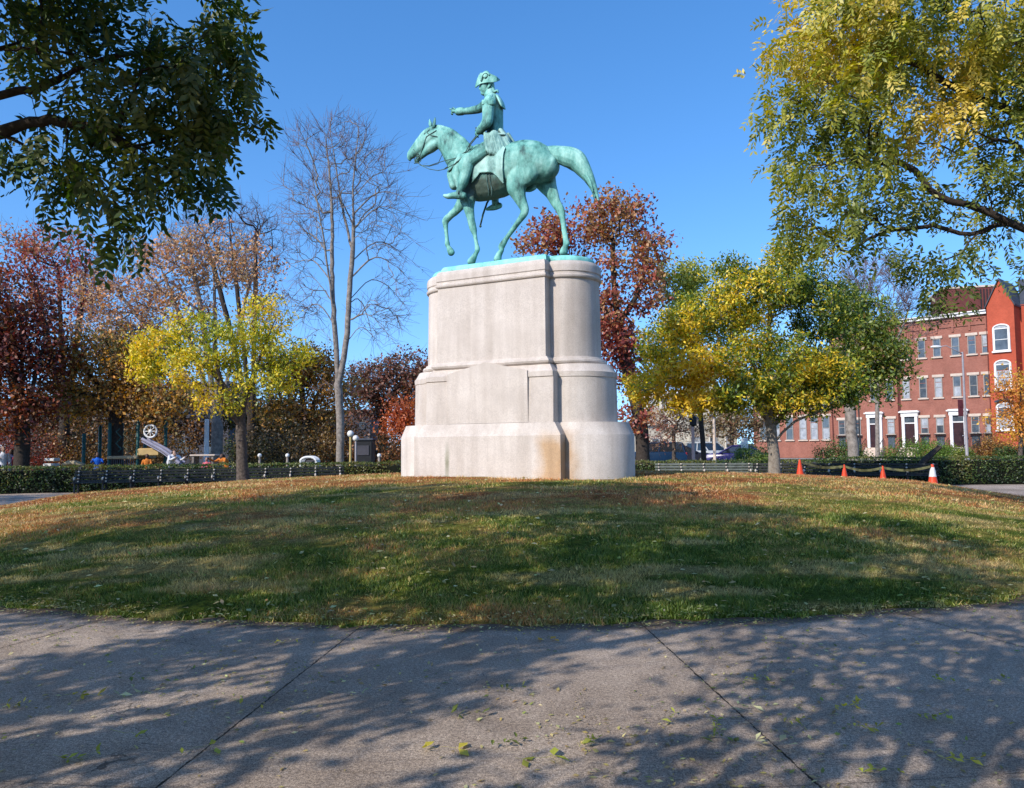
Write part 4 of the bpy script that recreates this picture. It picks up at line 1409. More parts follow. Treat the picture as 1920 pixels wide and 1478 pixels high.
parts_ = [litter(4600, 1, reg_path), litter(5200, 2, reg_edge)]
A = [np.concatenate([p[i] for p in parts_]) for i in range(5)]
o = quads('leaf_litter', A[0], A[1], A[2], A[3], A[3] * .45, A[4], LEAF, None, .12)
tag(o, 'scattered dry leaf scraps over the concrete path', 'leaf litter', kind='stuff')
A = litter(3800, 3, reg_lawn)
o = quads('leaf_litter', A[0], A[1], A[2], A[3] * 1.9, A[3] * 1.0, A[4], LEAF, None, .12)
tag(o, 'small dry leaves strewn over the grass of the mound', 'leaf litter', kind='stuff')

# distinct fallen compound leaves: pixel position in the photo, size, colour
spots = [(240, 1277, 0, .13, 0), (160, 1310, 1, .17, .1), (28, 1327, 1, .10, .4), (470, 1328, 1, .09, .2), (228, 1381, 2, .13, -.3), (136, 1428, 2, .15, .2), (372, 1410, 2, .12, .5),
         (868, 1345, 0, .16, -.1), (952, 1400, 0, .13, .6), (1003, 1430, 2, .14, .1), (1020, 1203, 3, .12, 0), (738, 1188, 0, .14, 0), (530, 1208, 1, .14, .1), (955, 1295, 0, .12, .3),
         (1100, 1398, 2, .12, .8), (826, 1410, 1, .13, 0), (1345, 1363, 2, .11, 1.2), (1412, 1278, 2, .12, .4), (1585, 1330, 1, .14, .1), (1630, 1371, 1, .12, .2), (1345, 1387, 0, .12, 0),
         (1795, 1432, 1, .15, 0), (1640, 1452, 2, .15, .1), (1763, 1278, 2, .10, .3), (1880, 1281, 2, .12, .3), (1740, 1348, 2, .13, -.4), (1485, 1360, 1, .11, .3), (1385, 1333, 4, .13, .4),
         (1440, 1400, 4, .14, -.2), (232, 1305, 4, .10, 1.3), (665, 1303, 4, .07, .2), (1520, 1186, 0, .10, .1), (1258, 1352, 2, .12, .9)]
FC = [(.14, .17, .035), (.50, .42, .06), (.34, .36, .05), (.50, .28, .05), (.56, .54, .30)]
for i, (px, py, ci, sz, ang) in enumerate(spots):
    d = ray(px, py); k = -EYE / d.z; p = Vector((0, 0, EYE)) + d * k
    rg = np.random.default_rng(100 + i)
    kind = rg.choice(['comp', 'comp', 'broad', 'few'])
    n = int(rg.integers(4, 8)) if kind == 'comp' else (3 if kind == 'few' else 2)
    t = np.linspace(-.5, .5, n); cv = rg.uniform(-.5, .5)
    Cs = []; Ds = []; Sz = []
    for tt in t:
        for sg in (-1, 1):
            if rg.random() < .22: continue
            a_ = ang + cv * tt * 2
            dd = np.array([cos(a_) * .6 - sin(a_) * sg, sin(a_) * .6 + cos(a_) * sg, rg.normal(0, .45)])
            Cs.append(np.array([cos(a_) * tt * sz * 1.2, sin(a_) * tt * sz * 1.2, .012 + rg.uniform(0, .03)]) + dd * sz * .14 + rg.normal(0, sz * .10, 3) * np.array([1, 1, .2])); Ds.append(dd); Sz.append(rg.uniform(.6, 1.4) * (1.7 if kind == 'broad' else 1))
    mbl = MB(); bs = []
    tt = np.linspace(-.6, .6, 6); sd_ = Vector((-sin(ang), cos(ang), 0))
    rc_ = [Vector((cos(ang + cv * q) * q * sz * 1.2, sin(ang + cv * q) * q * sz * 1.2, .010 + .02 * rg.random())) for q in tt]
    vs = []
    for q in rc_: vs += [q, q + sd_ * .003]
    fs = [(2 * j, 2 * j + 2, 2 * j + 3, 2 * j + 1) for j in range(5)]
    for c_, d_, s_ in zip(Cs, Ds, Sz):
        j = int(np.argmin([(Vector(c_) - q).length for q in rc_])); d_ = Vector(d_).normalized(); w_ = Vector((-d_.y, d_.x, rg.normal(0, .3))) * sz * .085 * s_
        q = rc_[j]; L__ = sz * .36 * s_; k0 = len(vs)
        vs += [q + d_ * L__ * .5 + w_ + Vector((0, 0, .006)), q + d_ * L__ + Vector((0, 0, max(-.006, rg.normal(0, .008)))), q + d_ * L__ * .5 - w_ + Vector((0, 0, .006))]
        fs.append((2 * j, k0, k0 + 1, k0 + 2))
    vs = [Vector((v.x, v.y, max(.003, v.z))) for v in vs]
    me = bpy.data.meshes.new('fallen_leaf'); me.from_pydata([tuple(v) for v in vs], [], fs)
    at_ = me.attributes.new('Col', 'FLOAT_COLOR', 'FACE'); c4 = np.ones((len(fs), 4), np.float32); c4[:, :3] = np.array([FC[ci]] * len(fs)) * rg.uniform(.5, 1.25, (len(fs), 1)); at_.data.foreach_set('color', c4.ravel())
    me.materials.append(LEAF); o = bpy.data.objects.new('fallen_leaf', me); COL.objects.link(o)
    o.location = (p.x, p.y, .004)
    tag(o, 'fallen compound leaf lying on the concrete path', 'leaf', 'fallen leaves lying on the path')

# ================================================================ hedges
M['hedge_core'] = mat('hedge_core', (.012, .014, .006), 1, col2=(.006, .007, .004), scale=6)
HG = [(.018, .035, .010), (.035, .065, .014), (.06, .10, .02), (.10, .14, .03), (.13, .12, .03)]


def hedge(path, h, th, label, seed, dens=520, cat='hedge'):
    rg = np.random.default_rng(seed)
    o0 = path[0]
    root = empty('hedge', (o0[0], o0[1], 0)); tag(root, label, cat, 'clipped hedges behind the benches')
    core = MB()
    C = []; Nn = []
    for (x0, y0), (x1, y1) in zip(path[:-1], path[1:]):
        a = Vector((x0, y0, 0)); b = Vector((x1, y1, 0)); L_ = (b - a).length; t = (b - a) / L_; nr_ = Vector((t.y, -t.x, 0))
        if nr_.y > 0: nr_ = -nr_
        mid = (a + b) / 2; c = mid - nr_ * (-th / 2) - nr_ * th
        core.box((c.x - o0[0], c.y - o0[1], h / 2 - .06), (L_ + .05, th - .16, h - .12), atan2(t.y, t.x))
        n = int(L_ * dens)
        u = rg.uniform(0, L_, n)
        wob = lambda uu, vv, s_: (fbm(np.stack([uu, vv, vv * 0 + s_], 1), 1.3, seed, 3) - .5) * .22
        vv = rg.uniform(.02, h, n)
        off = wob(u, vv, 0)
        P_ = np.array(a)[None] + np.array(t)[None] * u[:, None] + np.array(nr_)[None] * (off - np.abs(rg.normal(0, .035, n)))[:, None]; P_[:, 2] = vv
        C.append(P_); Nn.append(np.tile(np.array(nr_), (n, 1)))
        n2 = int(n * .75); u = rg.uniform(0, L_, n2); w = rg.uniform(0, th, n2)
        P_ = np.array(a)[None] + np.array(t)[None] * u[:, None] - np.array(nr_)[None] * w[:, None]
        P_[:, 2] = h + wob(u, w, 5.) * .8 + np.abs(rg.normal(0, .03, n2)) - .02
        C.append(P_); Nn.append(np.tile(np.array([0, 0, 1.]), (n2, 1)))
    core.build('stems', M['hedge_core'], root)
    C = np.vstack(C) - np.array([o0[0], o0[1], 0]); Nn = np.vstack(Nn); n = len(C)
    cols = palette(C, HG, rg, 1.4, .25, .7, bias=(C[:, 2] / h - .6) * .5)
    Lh_ = rg.uniform(.05, .10, n)
    quads('foliage', C, rg.normal(size=(n, 3)), Nn + rg.normal(0, .6, (n, 3)), Lh_, Lh_ * .6, cols, LEAF, root, .1)
    return root


hedge([(gx(-260, 27.2), 27.2), (gx(0, 28.9), 28.9), (gx(150, 30.1), 30.1), (gx(400, 31.2), 31.2), (gx(760, 32.2), 32.2)], .93, 1.3,
      'long clipped green hedge behind the dark benches left of the pedestal', 3)
hedge([(gx(1100, 33.6), 33.6), (gx(1400, 32.9), 32.9), (gx(1560, 32.2), 32.2)], .86, 1.2, 'clipped hedge behind the sunlit slatted bench right of the pedestal', 4)
hedge([(gx(1560, 31.6), 31.6), (gx(1765, 30.0), 30.0), (gx(1960, 30.4), 30.4), (gx(2250, 29), 29)], .98, 1.5, 'thick clipped hedge at the right edge beside the tallest cone', 5)
SHADE = [(-4.9, 2.0, 4.2, 9.5, 330), (-13, 2.5, 5, 10.5, 380), (-21, 3.5, 5, 10, 300), (2.9, .8, 4.4, 10, 370), (-9.5, -4.5, 3.8, 7, 170), (-1.6, .2, 2.4, 6.2, 100), (-23.5, 18, 5, 11, 300), (-4.6, -2.8, 2.4, 6, 75), (-7.4, .4, 2.6, 6.5, 95), (8, -9, 6, 13, 220), (16, -2, 6, 13, 220), (-1, -14, 6, 14, 220)]  # the tall trees ending the list are added unseen to cut sky fill
# ================================================================ trees
YG = [(.18, .22, .02), (.30, .32, .03), (.50, .42, .03), (.66, .52, .03), (.64, .42, .03)]


def bl(px, py, Y, rx, ry, rz, ox=0):
    p = at(px, py, Y); return (p.x + ox, p.y, p.z, rx, ry, rz)


def pt(px, py, Y):
    p = at(px, py, Y); return (p.x, p.y, p.z)


# --- yellow tree on the left slope of the mound
Y = 23.0
b0 = pt(456, 905, Y); b0 = (b0[0], b0[1], gz(b0[0], b0[1]) - .02)
f1 = pt(452, 790, Y)
tree('yellow_leaf_tree', b0,
     [[b0, f1, pt(470, 720, Y), pt(500, 640, Y), pt(520, 590, Y)], [f1, pt(428, 740, Y + .2), pt(390, 690, Y + .3), pt(330, 660, Y + .3), pt(280, 650, Y)],
      [pt(452, 800, Y), pt(425, 765, Y - .4), pt(415, 720, Y - .8), pt(400, 660, Y - 1)], [pt(462, 745, Y), pt(440, 690, Y + .6), pt(425, 640, Y + .8)]],
     [bl(300, 655, Y, .95, 1.3, .50), bl(275, 695, Y, .55, .8, .35), bl(345, 612, Y - .5, .95, 1.2, .45), bl(370, 690, Y - .8, 1.1, 1.3, .60), bl(450, 640, Y, 1.0, 1.5, .75), bl(500, 600, Y + .3, .8, 1.0, .75),
      bl(545, 665, Y, .75, 1.1, .50), bl(500, 715, Y - .6, .9, 1.1, .45), bl(415, 755, Y - .8, .75, .8, .40), bl(505, 570, Y, .35, .4, .35)],
     380, 'bright yellow leafed tree with a spreading crown on the left slope of the mound', group=None, seed=11, r_base=.155, r_tip=.008, leaf_n=40, leaf_l=.12, leaf_w=.05,
     spread=.15, stops=YG, sc=.7, mix=.5, shell=.45, biasf=lambda P: P[:, 0] * 0 + .16, forkfrom=.62, bark='bark', alpha=.22, step=.22)

# --- green and yellow tree on the right slope
Y = 24.0
b0 = pt(1452, 895, Y); b0 = (b0[0], b0[1], gz(b0[0], b0[1]) - .03)
f1 = pt(1447, 800, Y)
q0 = at(1400, 620, Y)
tree('green_and_yellow_tree', b0,
     [[b0, f1, pt(1440, 740, Y), pt(1440, 660, Y), pt(1445, 560, Y)], [f1, pt(1400, 730, Y), pt(1350, 690, Y), pt(1270, 690, Y)], [f1, pt(1500, 740, Y), pt(1545, 690, Y + .2), pt(1560, 620, Y + .2)],
      [pt(1450, 830, Y), pt(1490, 790, Y - .4), pt(1540, 770, Y - .6), pt(1580, 735, Y - .6)], [pt(1440, 720, Y), pt(1380, 640, Y + .5), pt(1340, 560, Y + .5)]],
     [bl(1290, 690, Y, 1.35, 1.6, .75), bl(1205, 725, Y, .55, 1.0, .55), bl(1300, 600, Y, .95, 1.3, .75), bl(1400, 560, Y, 1.2, 1.6, .95), bl(1480, 520, Y + .3, 1.0, 1.4, .85), bl(1545, 580, Y, 1.0, 1.4, 1.0),
      bl(1440, 680, Y - .4, 1.6, 1.7, 1.0), bl(1540, 690, Y, 1.0, 1.3, .75), bl(1390, 745, Y - .8, .95, 1.0, .42), bl(1260, 755, Y - .2, .6, .8, .30), bl(1590, 720, Y, .5, .8, .45), bl(1330, 755, Y - .6, .9, 1.1, .38), bl(1490, 755, Y - .5, 1.0, 1.1, .36), bl(1560, 745, Y, .8, 1.0, .40), bl(1230, 640, Y, .6, .9, .4), bl(1360, 500, Y, .45, .6, .28), bl(1475, 465, Y, .4, .5, .25)],
     1300, 'broad tree half green half yellow on the right slope with a pale slanting trunk', seed=12, r_base=.165, r_tip=.008, leaf_n=52, leaf_l=.125, leaf_w=.055, spread=.17,
     stops=[(.05, .09, .014), (.11, .165, .02), (.22, .26, .026), (.38, .36, .03), (.64, .50, .03), (.64, .43, .03)], sc=.8, mix=.7, shell=.25, forkfrom=.58, bark='bark_pale', alpha=.22, step=.24,
     biasf=lambda P: np.clip((q0.x + .2 - P[:, 0]) * .15, -.30, .34) + np.clip((q0.z - .3 - P[:, 2]) * .12, -.2, .22) + .02)

# --- second green tree beyond the hedge
Y = 38
b0 = (gx(1602, Y), Y, 0); f1 = pt(1594, 770, Y)
tree('slender_green_tree', b0, [[b0, f1, pt(1600, 700, Y), pt(1618, 600, Y)], [f1, pt(1575, 720, Y), pt(1565, 660, Y)], [pt(1598, 740, Y), pt(1640, 700, Y), pt(1680, 690, Y)]],
     [bl(1625, 600, Y, 1.5, 1.6, 1.3), bl(1655, 660, Y, 1.3, 1.6, 1.2), bl(1600, 680, Y, 1.4, 1.6, 1.3), bl(1678, 695, Y, .7, 1, .6), bl(1640, 735, Y, .9, 1, .55), bl(1590, 560, Y, 1, 1, .7)],
     260, 'narrow green tree with a grey trunk standing behind the hedge before the brick row', seed=13, r_base=.26, r_tip=.012, leaf_n=52, leaf_l=.20, leaf_w=.10, spread=.32,
     stops=[(.04, .075, .015), (.075, .12, .02), (.13, .17, .025), (.24, .25, .03), (.2, .13, .04)], sc=.5, mix=.5, shell=.3, bark='bark_grey', step=.35)

# --- tall bare tree left of the statue
def bare(name, label, Y, stems, px0, seed, blobs, nt_, r_base, r_tip, twigs, twig_l, bark='bark_grey', **kw):
    b0 = (gx(px0, Y), Y, 0)
    return tree(name, b0, [[b0] + stems[0]] + stems[1:], blobs, nt_, label, seed=seed, r_base=r_base, r_tip=r_tip, leaf_n=0, twigs=twigs, twig_l=twig_l, bark=bark, **kw)


Y = 38
fk = pt(634, 720, Y)
S1 = [pt(638, 800, Y), fk, pt(629, 640, Y), pt(623, 520, Y), pt(623, 420, Y), pt(618, 330, Y), pt(608, 240, Y)]
S2 = [fk, pt(648, 650, Y), pt(656, 540, Y), pt(663, 430, Y), pt(662, 350, Y), pt(668, 290, Y), pt(672, 240, Y)]
S3 = [pt(625, 580, Y), pt(612, 480, Y - .6), pt(602, 420, Y - 1), pt(588, 340, Y - 1.3)]
S4 = [pt(660, 470, Y), pt(640, 380, Y + .6), pt(628, 300, Y + .8), pt(618, 240, Y + 1)]
arch = []
rga = random.Random(5)
for (sx, sy, ex, ey, sag) in [(620, 600, 560, 590, 18), (618, 560, 530, 555, 30), (615, 520, 535, 500, 10), (612, 470, 540, 440, 5), (608, 430, 530, 400, 0), (622, 640, 570, 640, 15), (656, 600, 745, 650, -25 + 40), (652, 640, 715, 660, 30),
                              (657, 560, 770, 590, 35), (660, 520, 780, 540, 30), (660, 490, 790, 505, 22), (662, 450, 780, 455, 18), (663, 430, 800, 415, 10), (664, 400, 790, 370, 0), (664, 370, 770, 320, 0), (606, 400, 545, 330, 0),
                              (600, 360, 545, 280, 0), (668, 320, 740, 270, 0), (596, 330, 560, 240, 0), (637, 745, 590, 735, 18), (640, 755, 668, 738, 6), (612, 500, 560, 520, 22), (655, 570, 700, 640, 40)]:
    dy = rga.uniform(-2.2, 2.2)
    a = pt(sx, sy, Y); e = pt(ex, ey, Y + dy); 
    m1 = pt(sx + (ex - sx) * .35, sy + (ey - sy) * .35 - abs(ex - sx) * .22 - sag * .6, Y + dy * .35); m2 = pt(sx + (ex - sx) * .7, sy + (ey - sy) * .7 - abs(ex - sx) * .10 - sag * .7, Y + dy * .7)
    arch.append([a, m1, m2, e])
bare('bare_double_stem_tree', 'tall leafless tree with two upright stems left of the statue', Y, [S1, S2, S3, S4] + arch, 637, 21,
     [bl(600, 330, Y, 1.9, 2, 2.6), bl(665, 330, Y, 2.0, 2, 2.6), bl(630, 260, Y, 1.5, 1.6, 1.4), bl(570, 440, Y, 1.1, 2, 2.2), bl(720, 420, Y, 1.3, 2, 2.2), bl(735, 560, Y, 1.0, 1.8, 1.6), bl(570, 570, Y, .9, 1.6, 1.2), bl(700, 600, Y, 1, 1.6, 1.0)],
     560, .19, .010, 4.2, .9, alpha=.12, forkfrom=.45, step=.3, lift=.3, twig_r=.008)

# --- far bare tree on the right
Y = 58
bare('bare_street_tree', 'leafless pinkish twiggy tree rising behind the brick row on the right', Y, [[pt(1645, 760, Y), pt(1648, 640, Y), pt(1655, 560, Y)], [pt(1645, 740, Y), pt(1600, 620, Y), pt(1585, 540, Y)], [pt(1646, 720, Y), pt(1690, 620, Y), pt(1710, 560, Y)]], 1645, 22,
     [bl(1610, 540, Y, 2.2, 2.5, 2.2), bl(1660, 540, Y, 2.4, 2.5, 2.4), bl(1710, 590, Y, 2, 2, 2.0), bl(1600, 620, Y, 2, 2, 2)], 360, .15, .014, 5, 1.3, alpha=.12, step=.6, twig_r=.013)

# --- russet tree behind the pedestal
RU = [(.11, .022, .022), (.21, .045, .036), (.32, .075, .05), (.36, .11, .06), (.32, .18, .07)]
Y = 42
b0 = (gx(1205, Y), Y, 0)
tree('russet_oak', b0, [[b0, pt(1200, 790, Y), pt(1165, 640, Y), pt(1150, 520, Y), pt(1150, 440, Y)], [pt(1200, 790, Y), pt(1235, 740, Y), pt(1250, 690, Y)], [pt(1165, 640, Y), pt(1120, 560, Y), pt(1060, 480, Y)],
                         [pt(1160, 610, Y), pt(1200, 540, Y), pt(1215, 470, Y)]],
     [bl(1020, 450, Y, 1.5, 2, 1.1), bl(1085, 430, Y, 1.5, 2, 1.4), bl(1150, 405, Y, 1.7, 2, 1.4), bl(1185, 385, Y, 1.0, 1.5, .8), bl(1215, 465, Y, 1.2, 1.7, 1.1), bl(1150, 520, Y, 1.9, 2, 1.4), bl(1215, 545, Y, 1.1, 1.6, 1.4),
      bl(1160, 640, Y, 1.5, 2, 1.4), bl(1200, 700, Y, 1.5, 2, 1.2), bl(1190, 790, Y, 1.0, 1.5, .8), bl(1110, 600, Y, 1.5, 2, 1.6)],
     520, 'large russet tree behind the right side of the pedestal', seed=31, r_base=.36, r_tip=.014, leaf_n=26, leaf_l=.22, leaf_w=.15, spread=.34, stops=RU, sc=.35, mix=.7, shell=.35, bark='bark_dark', step=.45, alpha=.2)
Y = 47
b0 = (gx(1320, Y), Y, 0)
tree('pale_yellow_tree', b0, [[b0, pt(1310, 740, Y), pt(1290, 640, Y), pt(1280, 560, Y)], [pt(1295, 660, Y), pt(1330, 600, Y), pt(1345, 540, Y)], [pt(1300, 700, Y), pt(1260, 640, Y)]],
     [bl(1270, 525, Y, 1.7, 2, 1.2), bl(1310, 510, Y, 1.1, 1.5, .8), bl(1290, 590, Y, 1.8, 2, 1.6), bl(1260, 640, Y, 1.2, 1.7, 1.2), bl(1370, 600, Y, 2, 2, 2.0)],
     280, 'yellow green tree between the russet tree and the broad right hand tree', seed=32, r_base=.15, r_tip=.014, leaf_n=34, leaf_l=.20, leaf_w=.12, spread=.34,
     stops=[(.15, .18, .03), (.28, .29, .05), (.42, .38, .06)], sc=.4, mix=.7, shell=.35, bark='bark_dark', step=.45)

# --- the mass of autumn trees at the left
OR = [(0.135, 0.053, 0.030), (0.300, 0.112, 0.045), (0.510, 0.210, 0.068), (0.630, 0.330, 0.135), (0.540, 0.405, 0.150)]
DR = [(.06, .014, .012), (.12, .025, .018), (.20, .045, .025), (.09, .06, .02), (.28, .09, .035)]
PK = [(.26, .06, .05), (.42, .11, .07), (.50, .19, .11), (.28, .17, .08)]
BO = [(0.170, 0.085, 0.031), (0.374, 0.187, 0.043), (0.680, 0.340, 0.060), (0.272, 0.153, 0.051), (0.204, 0.170, 0.051)]


def big(name, label, px0, Y, tops, blobs, n, seed, stops, leaf_n=26, leaf_l=.2, spread=.36, twigs=0, bark='bark_dark', rb=.3, **kw):
    b0 = (gx(px0, Y), Y, 0)
    st = [[b0, pt(px0 + 2, 800, Y), pt(tops[0][0], tops[0][1], Y)]] + [[pt(px0 + 2, 800, Y), pt((px0 + t[0]) / 2 + 3, (800 + t[1]) / 2 - 12, Y), pt(t[0], t[1], Y)] for t in tops[1:]]
    return tree(name, b0, st, [bl(x, y, Y + (dy if len(r) == 0 else r[0]), rx, max(rx, rz), rz) for (x, y, dy, rx, rz, *r) in blobs], n, label, seed=seed, r_base=rb, r_tip=.014,
                leaf_n=leaf_n, leaf_l=leaf_l, leaf_w=leaf_l * .62, spread=spread, stops=stops, bark=bark, step=.5, twigs=twigs, twig_l=.8, twig_r=.009, **kw)


big('dark_red_tree', 'dark maroon tree in deep shade at the left edge', 40, 34, [(40, 600), (-20, 560), (90, 620)],
    [(20, 560, 0, 1.9, 1.6), (60, 640, 0, 1.5, 1.5), (10, 700, 0, 2.2, 2.0), (75, 730, 0, 1.1, 1.3), (30, 790, 0, 1.7, .9), (-80, 640, 0, 2.2, 3)], 420, 41, DR, leaf_n=44, leaf_l=.19, mix=.7)
big('reddish_pink_tree', 'tall thin crowned reddish pink tree behind the dark maroon one', 118, 46, [(110, 500), (60, 520), (160, 520)],
    [(110, 470, 0, 2.2, 1.5), (60, 500, 0, 1.6, 2.0), (160, 520, 0, 1.3, 1.6), (110, 570, 0, 2.6, 1.8), (30, 440, 0, 1.0, .8)], 330, 42, PK, leaf_n=17, twigs=1.5, mix=.8)
big('sparse_orange_tree', 'wide half bare tree with thin orange foliage behind the yellow one', 405, 41, [(400, 480), (300, 500), (480, 480), (230, 560), (350, 440)],
    [(400, 480, 0, 2.6, 1.9), (310, 500, 0, 2.4, 1.8), (470, 500, 0, 1.6, 1.7), (240, 560, 0, 2.0, 1.6), (200, 610, 0, 1.7, 1.5), (330, 590, 0, 2.4, 1.5), (500, 580, 0, 1.2, 1.2), (180, 540, 0, 1.2, 1.0)],
    560, 43, [(.30, .14, .08), (.48, .24, .11), (.58, .28, .11), (.46, .32, .18)], leaf_n=17, leaf_l=.18, twigs=4, rb=.30, bark='bark_grey', mix=.9, alpha=.14)
big('bare_twiggy_tree', 'leafless fine twigged tree whose tip shows above the sparse orange crown', 470, 50, [(430, 420), (380, 430), (480, 430)],
    [(430, 430, 0, 2.4, 2.2), (370, 450, 0, 2.0, 2.0), (485, 450, 0, 1.6, 2.4)], 260, 44, OR, leaf_n=0, twigs=5, rb=.3, alpha=.12)
big('brown_orange_tree', 'low brown and orange tree above the playground', 215, 36.5, [(210, 660), (150, 680), (280, 690)],
    [(180, 660, 0, 1.9, 1.1), (130, 700, 0, 1.4, 1.2), (250, 690, 0, 1.6, 1.0), (140, 760, 0, 1.2, .8), (230, 750, 0, 1.6, .85), (330, 740, 0, 1.3, .7), (300, 770, 0, 1.4, .5)], 420, 45, BO, leaf_n=30, leaf_l=.17, mix=.9)
big('dark_orange_tree', 'dark orange tree between the yellow tree and the bare double stem tree', 572, 46, [(560, 700), (520, 720), (610, 710)],
    [(540, 700, 0, 1.8, 1.4), (590, 690, 0, 1.6, 1.4), (520, 770, 0, 1.4, 1.1), (590, 770, 0, 1.5, 1.0), (640, 730, 0, 1.2, 1.3)], 300, 46, BO, leaf_n=30, twigs=1.5, leaf_l=.21, mix=.9)
big('purple_brown_tree', 'purplish brown tree just left of the pedestal', 715, 54, [(720, 700), (680, 720), (760, 700)],
    [(700, 710, 0, 2.2, 1.4), (770, 690, 0, 1.8, 1.4), (740, 730, 0, 2.4, 1.7), (670, 760, 0, 1.8, 1.6), (800, 720, 0, 1.5, 1.6)], 360, 47, [(.10, .05, .03), (.20, .08, .05), (.26, .11, .08), (.12, .10, .05)], leaf_n=26, twigs=1.5, leaf_l=.23, mix=.8)
big('orange_red_tree', 'small vivid orange red tree beside the pedestal base', 762, 44, [(760, 780), (745, 790), (775, 790)],
    [(762, 770, 0, 1.1, .8), (742, 800, 0, .8, .7), (775, 805, 0, .9, .7)], 150, 48, [(.30, .07, .03), (.45, .12, .04), (.5, .18, .06)], leaf_n=34, leaf_l=.15, rb=.12, mix=.6)
big('green_brown_tree', 'olive tree behind the trunk of the dark orange one', 470, 60, [(470, 780), (440, 780), (520, 760)],
    [(450, 780, 0, 2.4, 1.6), (520, 790, 0, 2.4, 1.5), (600, 800, 0, 2.2, 1.4)], 260, 49, [(.04, .05, .02), (.10, .08, .03), (.16, .09, .03)], leaf_n=30, leaf_l=.27, rb=.2, mix=.8)
big('shaded_tree', 'dense dark brown tree filling the gap behind the playground posts', 300, 56, [(300, 740), (200, 740), (360, 740)],
    [(300, 740, 0, 2.8, 2.2), (200, 760, 0, 2.8, 2.2), (110, 770, 0, 2.6, 2.2), (380, 760, 0, 2.2, 2.0), (250, 650, 0, 2.8, 2.0), (250, 815, 0, 3.4, 1.1), (130, 820, 0, 3.0, 1.1), (350, 820, 0, 2.4, 1.0)], 560, 50, [(.05, .03, .018), (.12, .06, .025), (.24, .11, .035)], leaf_n=34, leaf_l=.27, mix=.8)
big('olive_tree', 'small brownish tree behind the parked cars', 1370, 64, [(1370, 800), (1400, 790), (1340, 800)],
    [(1375, 800, 0, 2.0, 1.4), (1415, 790, 0, 1.6, 1.6), (1340, 790, 0, 1.0, 1.0)], 170, 51, [(.14, .11, .05), (.22, .16, .07), (.2, .1, .05)], leaf_n=22, leaf_l=.22, twigs=2, rb=.16, bark='bark', mix=.8)
big('thin_pink_tree', 'small sparse pinkish tree beside the russet trunk', 1262, 52, [(1262, 800), (1240, 800), (1290, 790)],
    [(1262, 790, 0, 1.3, 1.3), (1240, 820, 0, .8, .8), (1295, 810, 0, 1.0, .9)], 120, 52, [(.3, .12, .08), (.34, .2, .1), (.22, .14, .08)], leaf_n=12, leaf_l=.16, twigs=4, rb=.12, bark='bark', mix=.8)
big('orange_street_tree', 'orange leafed street tree at the right edge before the red house', 1912, 52, [(1912, 760), (1890, 770), (1950, 750)],
    [(1900, 725, 0, 1.4, 1.4), (1885, 790, 0, 1.2, 1.0), (1945, 760, 0, 1.6, 2.0), (1910, 820, 0, .8, .6)], 190, 53, [(.42, .16, .03), (.55, .25, .04), (.62, .36, .05)], leaf_n=26, leaf_l=.17, rb=.14, bark='bark', mix=.6)

# --- shrubs
def shrub(name, label, px, Y, w, h, seed, stops, leaf_l=.12, n=70, z0=0.0, group=None):
    x = gx(px, Y); rg = np.random.default_rng(seed)
    root = empty(name, (x, Y, z0)); tag(root, label, 'shrub', group)
    T = blob_points([(0, 0, h * .52, w / 2, w / 2, h * .48), (w * .25, 0, h * .4, w * .3, w * .3, h * .38), (-w * .25, 0, h * .42, w * .3, w * .3, h * .4)], n, rg, .5)
    P, D, par, tips = skeleton([[(0, 0, 0), (0, 0, h * .3)]], T, rg, .3, .1, .2)
    branch_mesh('stems', P, par, .06, .008, M['bark_dark'], root)
    k = 70; idx = np.repeat(np.arange(len(T)), k); C = T[idx] + rg.normal(0, h * .13, (len(idx), 3))
    C = C[C[:, 2] > .02]; m_ = len(C)
    Ls = leaf_l * rg.uniform(.6, 1.2, m_)
    quads('foliage', C, rg.normal(size=(m_, 3)), rg.normal(size=(m_, 3)) + np.array([0, 0, .7]), Ls, Ls * .6, palette(C, stops, rg, 1, .2, .7), LEAF, root)
    return root


GS = [(.03, .055, .012), (.06, .10, .016), (.10, .15, .025)]
shrub('green_shrub', 'rounded dark green shrub at the foot of the slender green tree', 1578, 52, 3.2, 1.7, 61, GS)
shrub('green_shrub', 'bright green clipped shrub below the middle white doorway', 1722, 56, 4.2, 1.7, 62, [(.06, .11, .015), (.10, .17, .02), (.17, .24, .03)], n=90)
shrub('green_shrub', 'low yellow green shrub left of the street lamp foot', 1788, 58, 2.8, 1.25, 63, [(.10, .15, .02), (.17, .2, .03), (.24, .24, .04)])
shrub('orange_shrub', 'rounded orange brown shrub right of the street lamp foot', 1861, 58, 2.1, 2.0, 64, [(.22, .10, .03), (.34, .17, .04), (.3, .2, .05)])
shrub('green_shrub', 'light green shrub left of the slanting pale trunk', 1415, 50, 2.6, 1.35, 65, [(.08, .13, .02), (.13, .18, .03), (.2, .22, .05)])
shrub('green_shrub', 'dark shrub to the right of the kiosk by the pedestal', 722, 50, 3.6, 2.2, 66, [(.025, .04, .012), (.05, .08, .02), (.08, .10, .03)])
shrub('green_shrub', 'wide dark shrub behind the white play dome', 560, 52, 6.5, 2.3, 67, [(.012, .018, .008), (.03, .04, .014), (.05, .06, .02)], n=110)
shrub('green_shrub', 'shrub behind the orange clad figure and yellow tree trunk', 470, 50, 4.0, 2.2, 68, [(.03, .04, .015), (.06, .08, .02), (.10, .11, .03)])
shrub('green_shrub', 'dark shrub at the right edge beneath the orange street tree', 1905, 56, 2.6, 1.3, 69, GS)
shrub('red_shrub', 'dull red shrub behind the group at the left edge', 62, 46, 4.6, 2.6, 70, [(.16, .03, .02), (.26, .05, .03), (.16, .06, .03)], n=90)

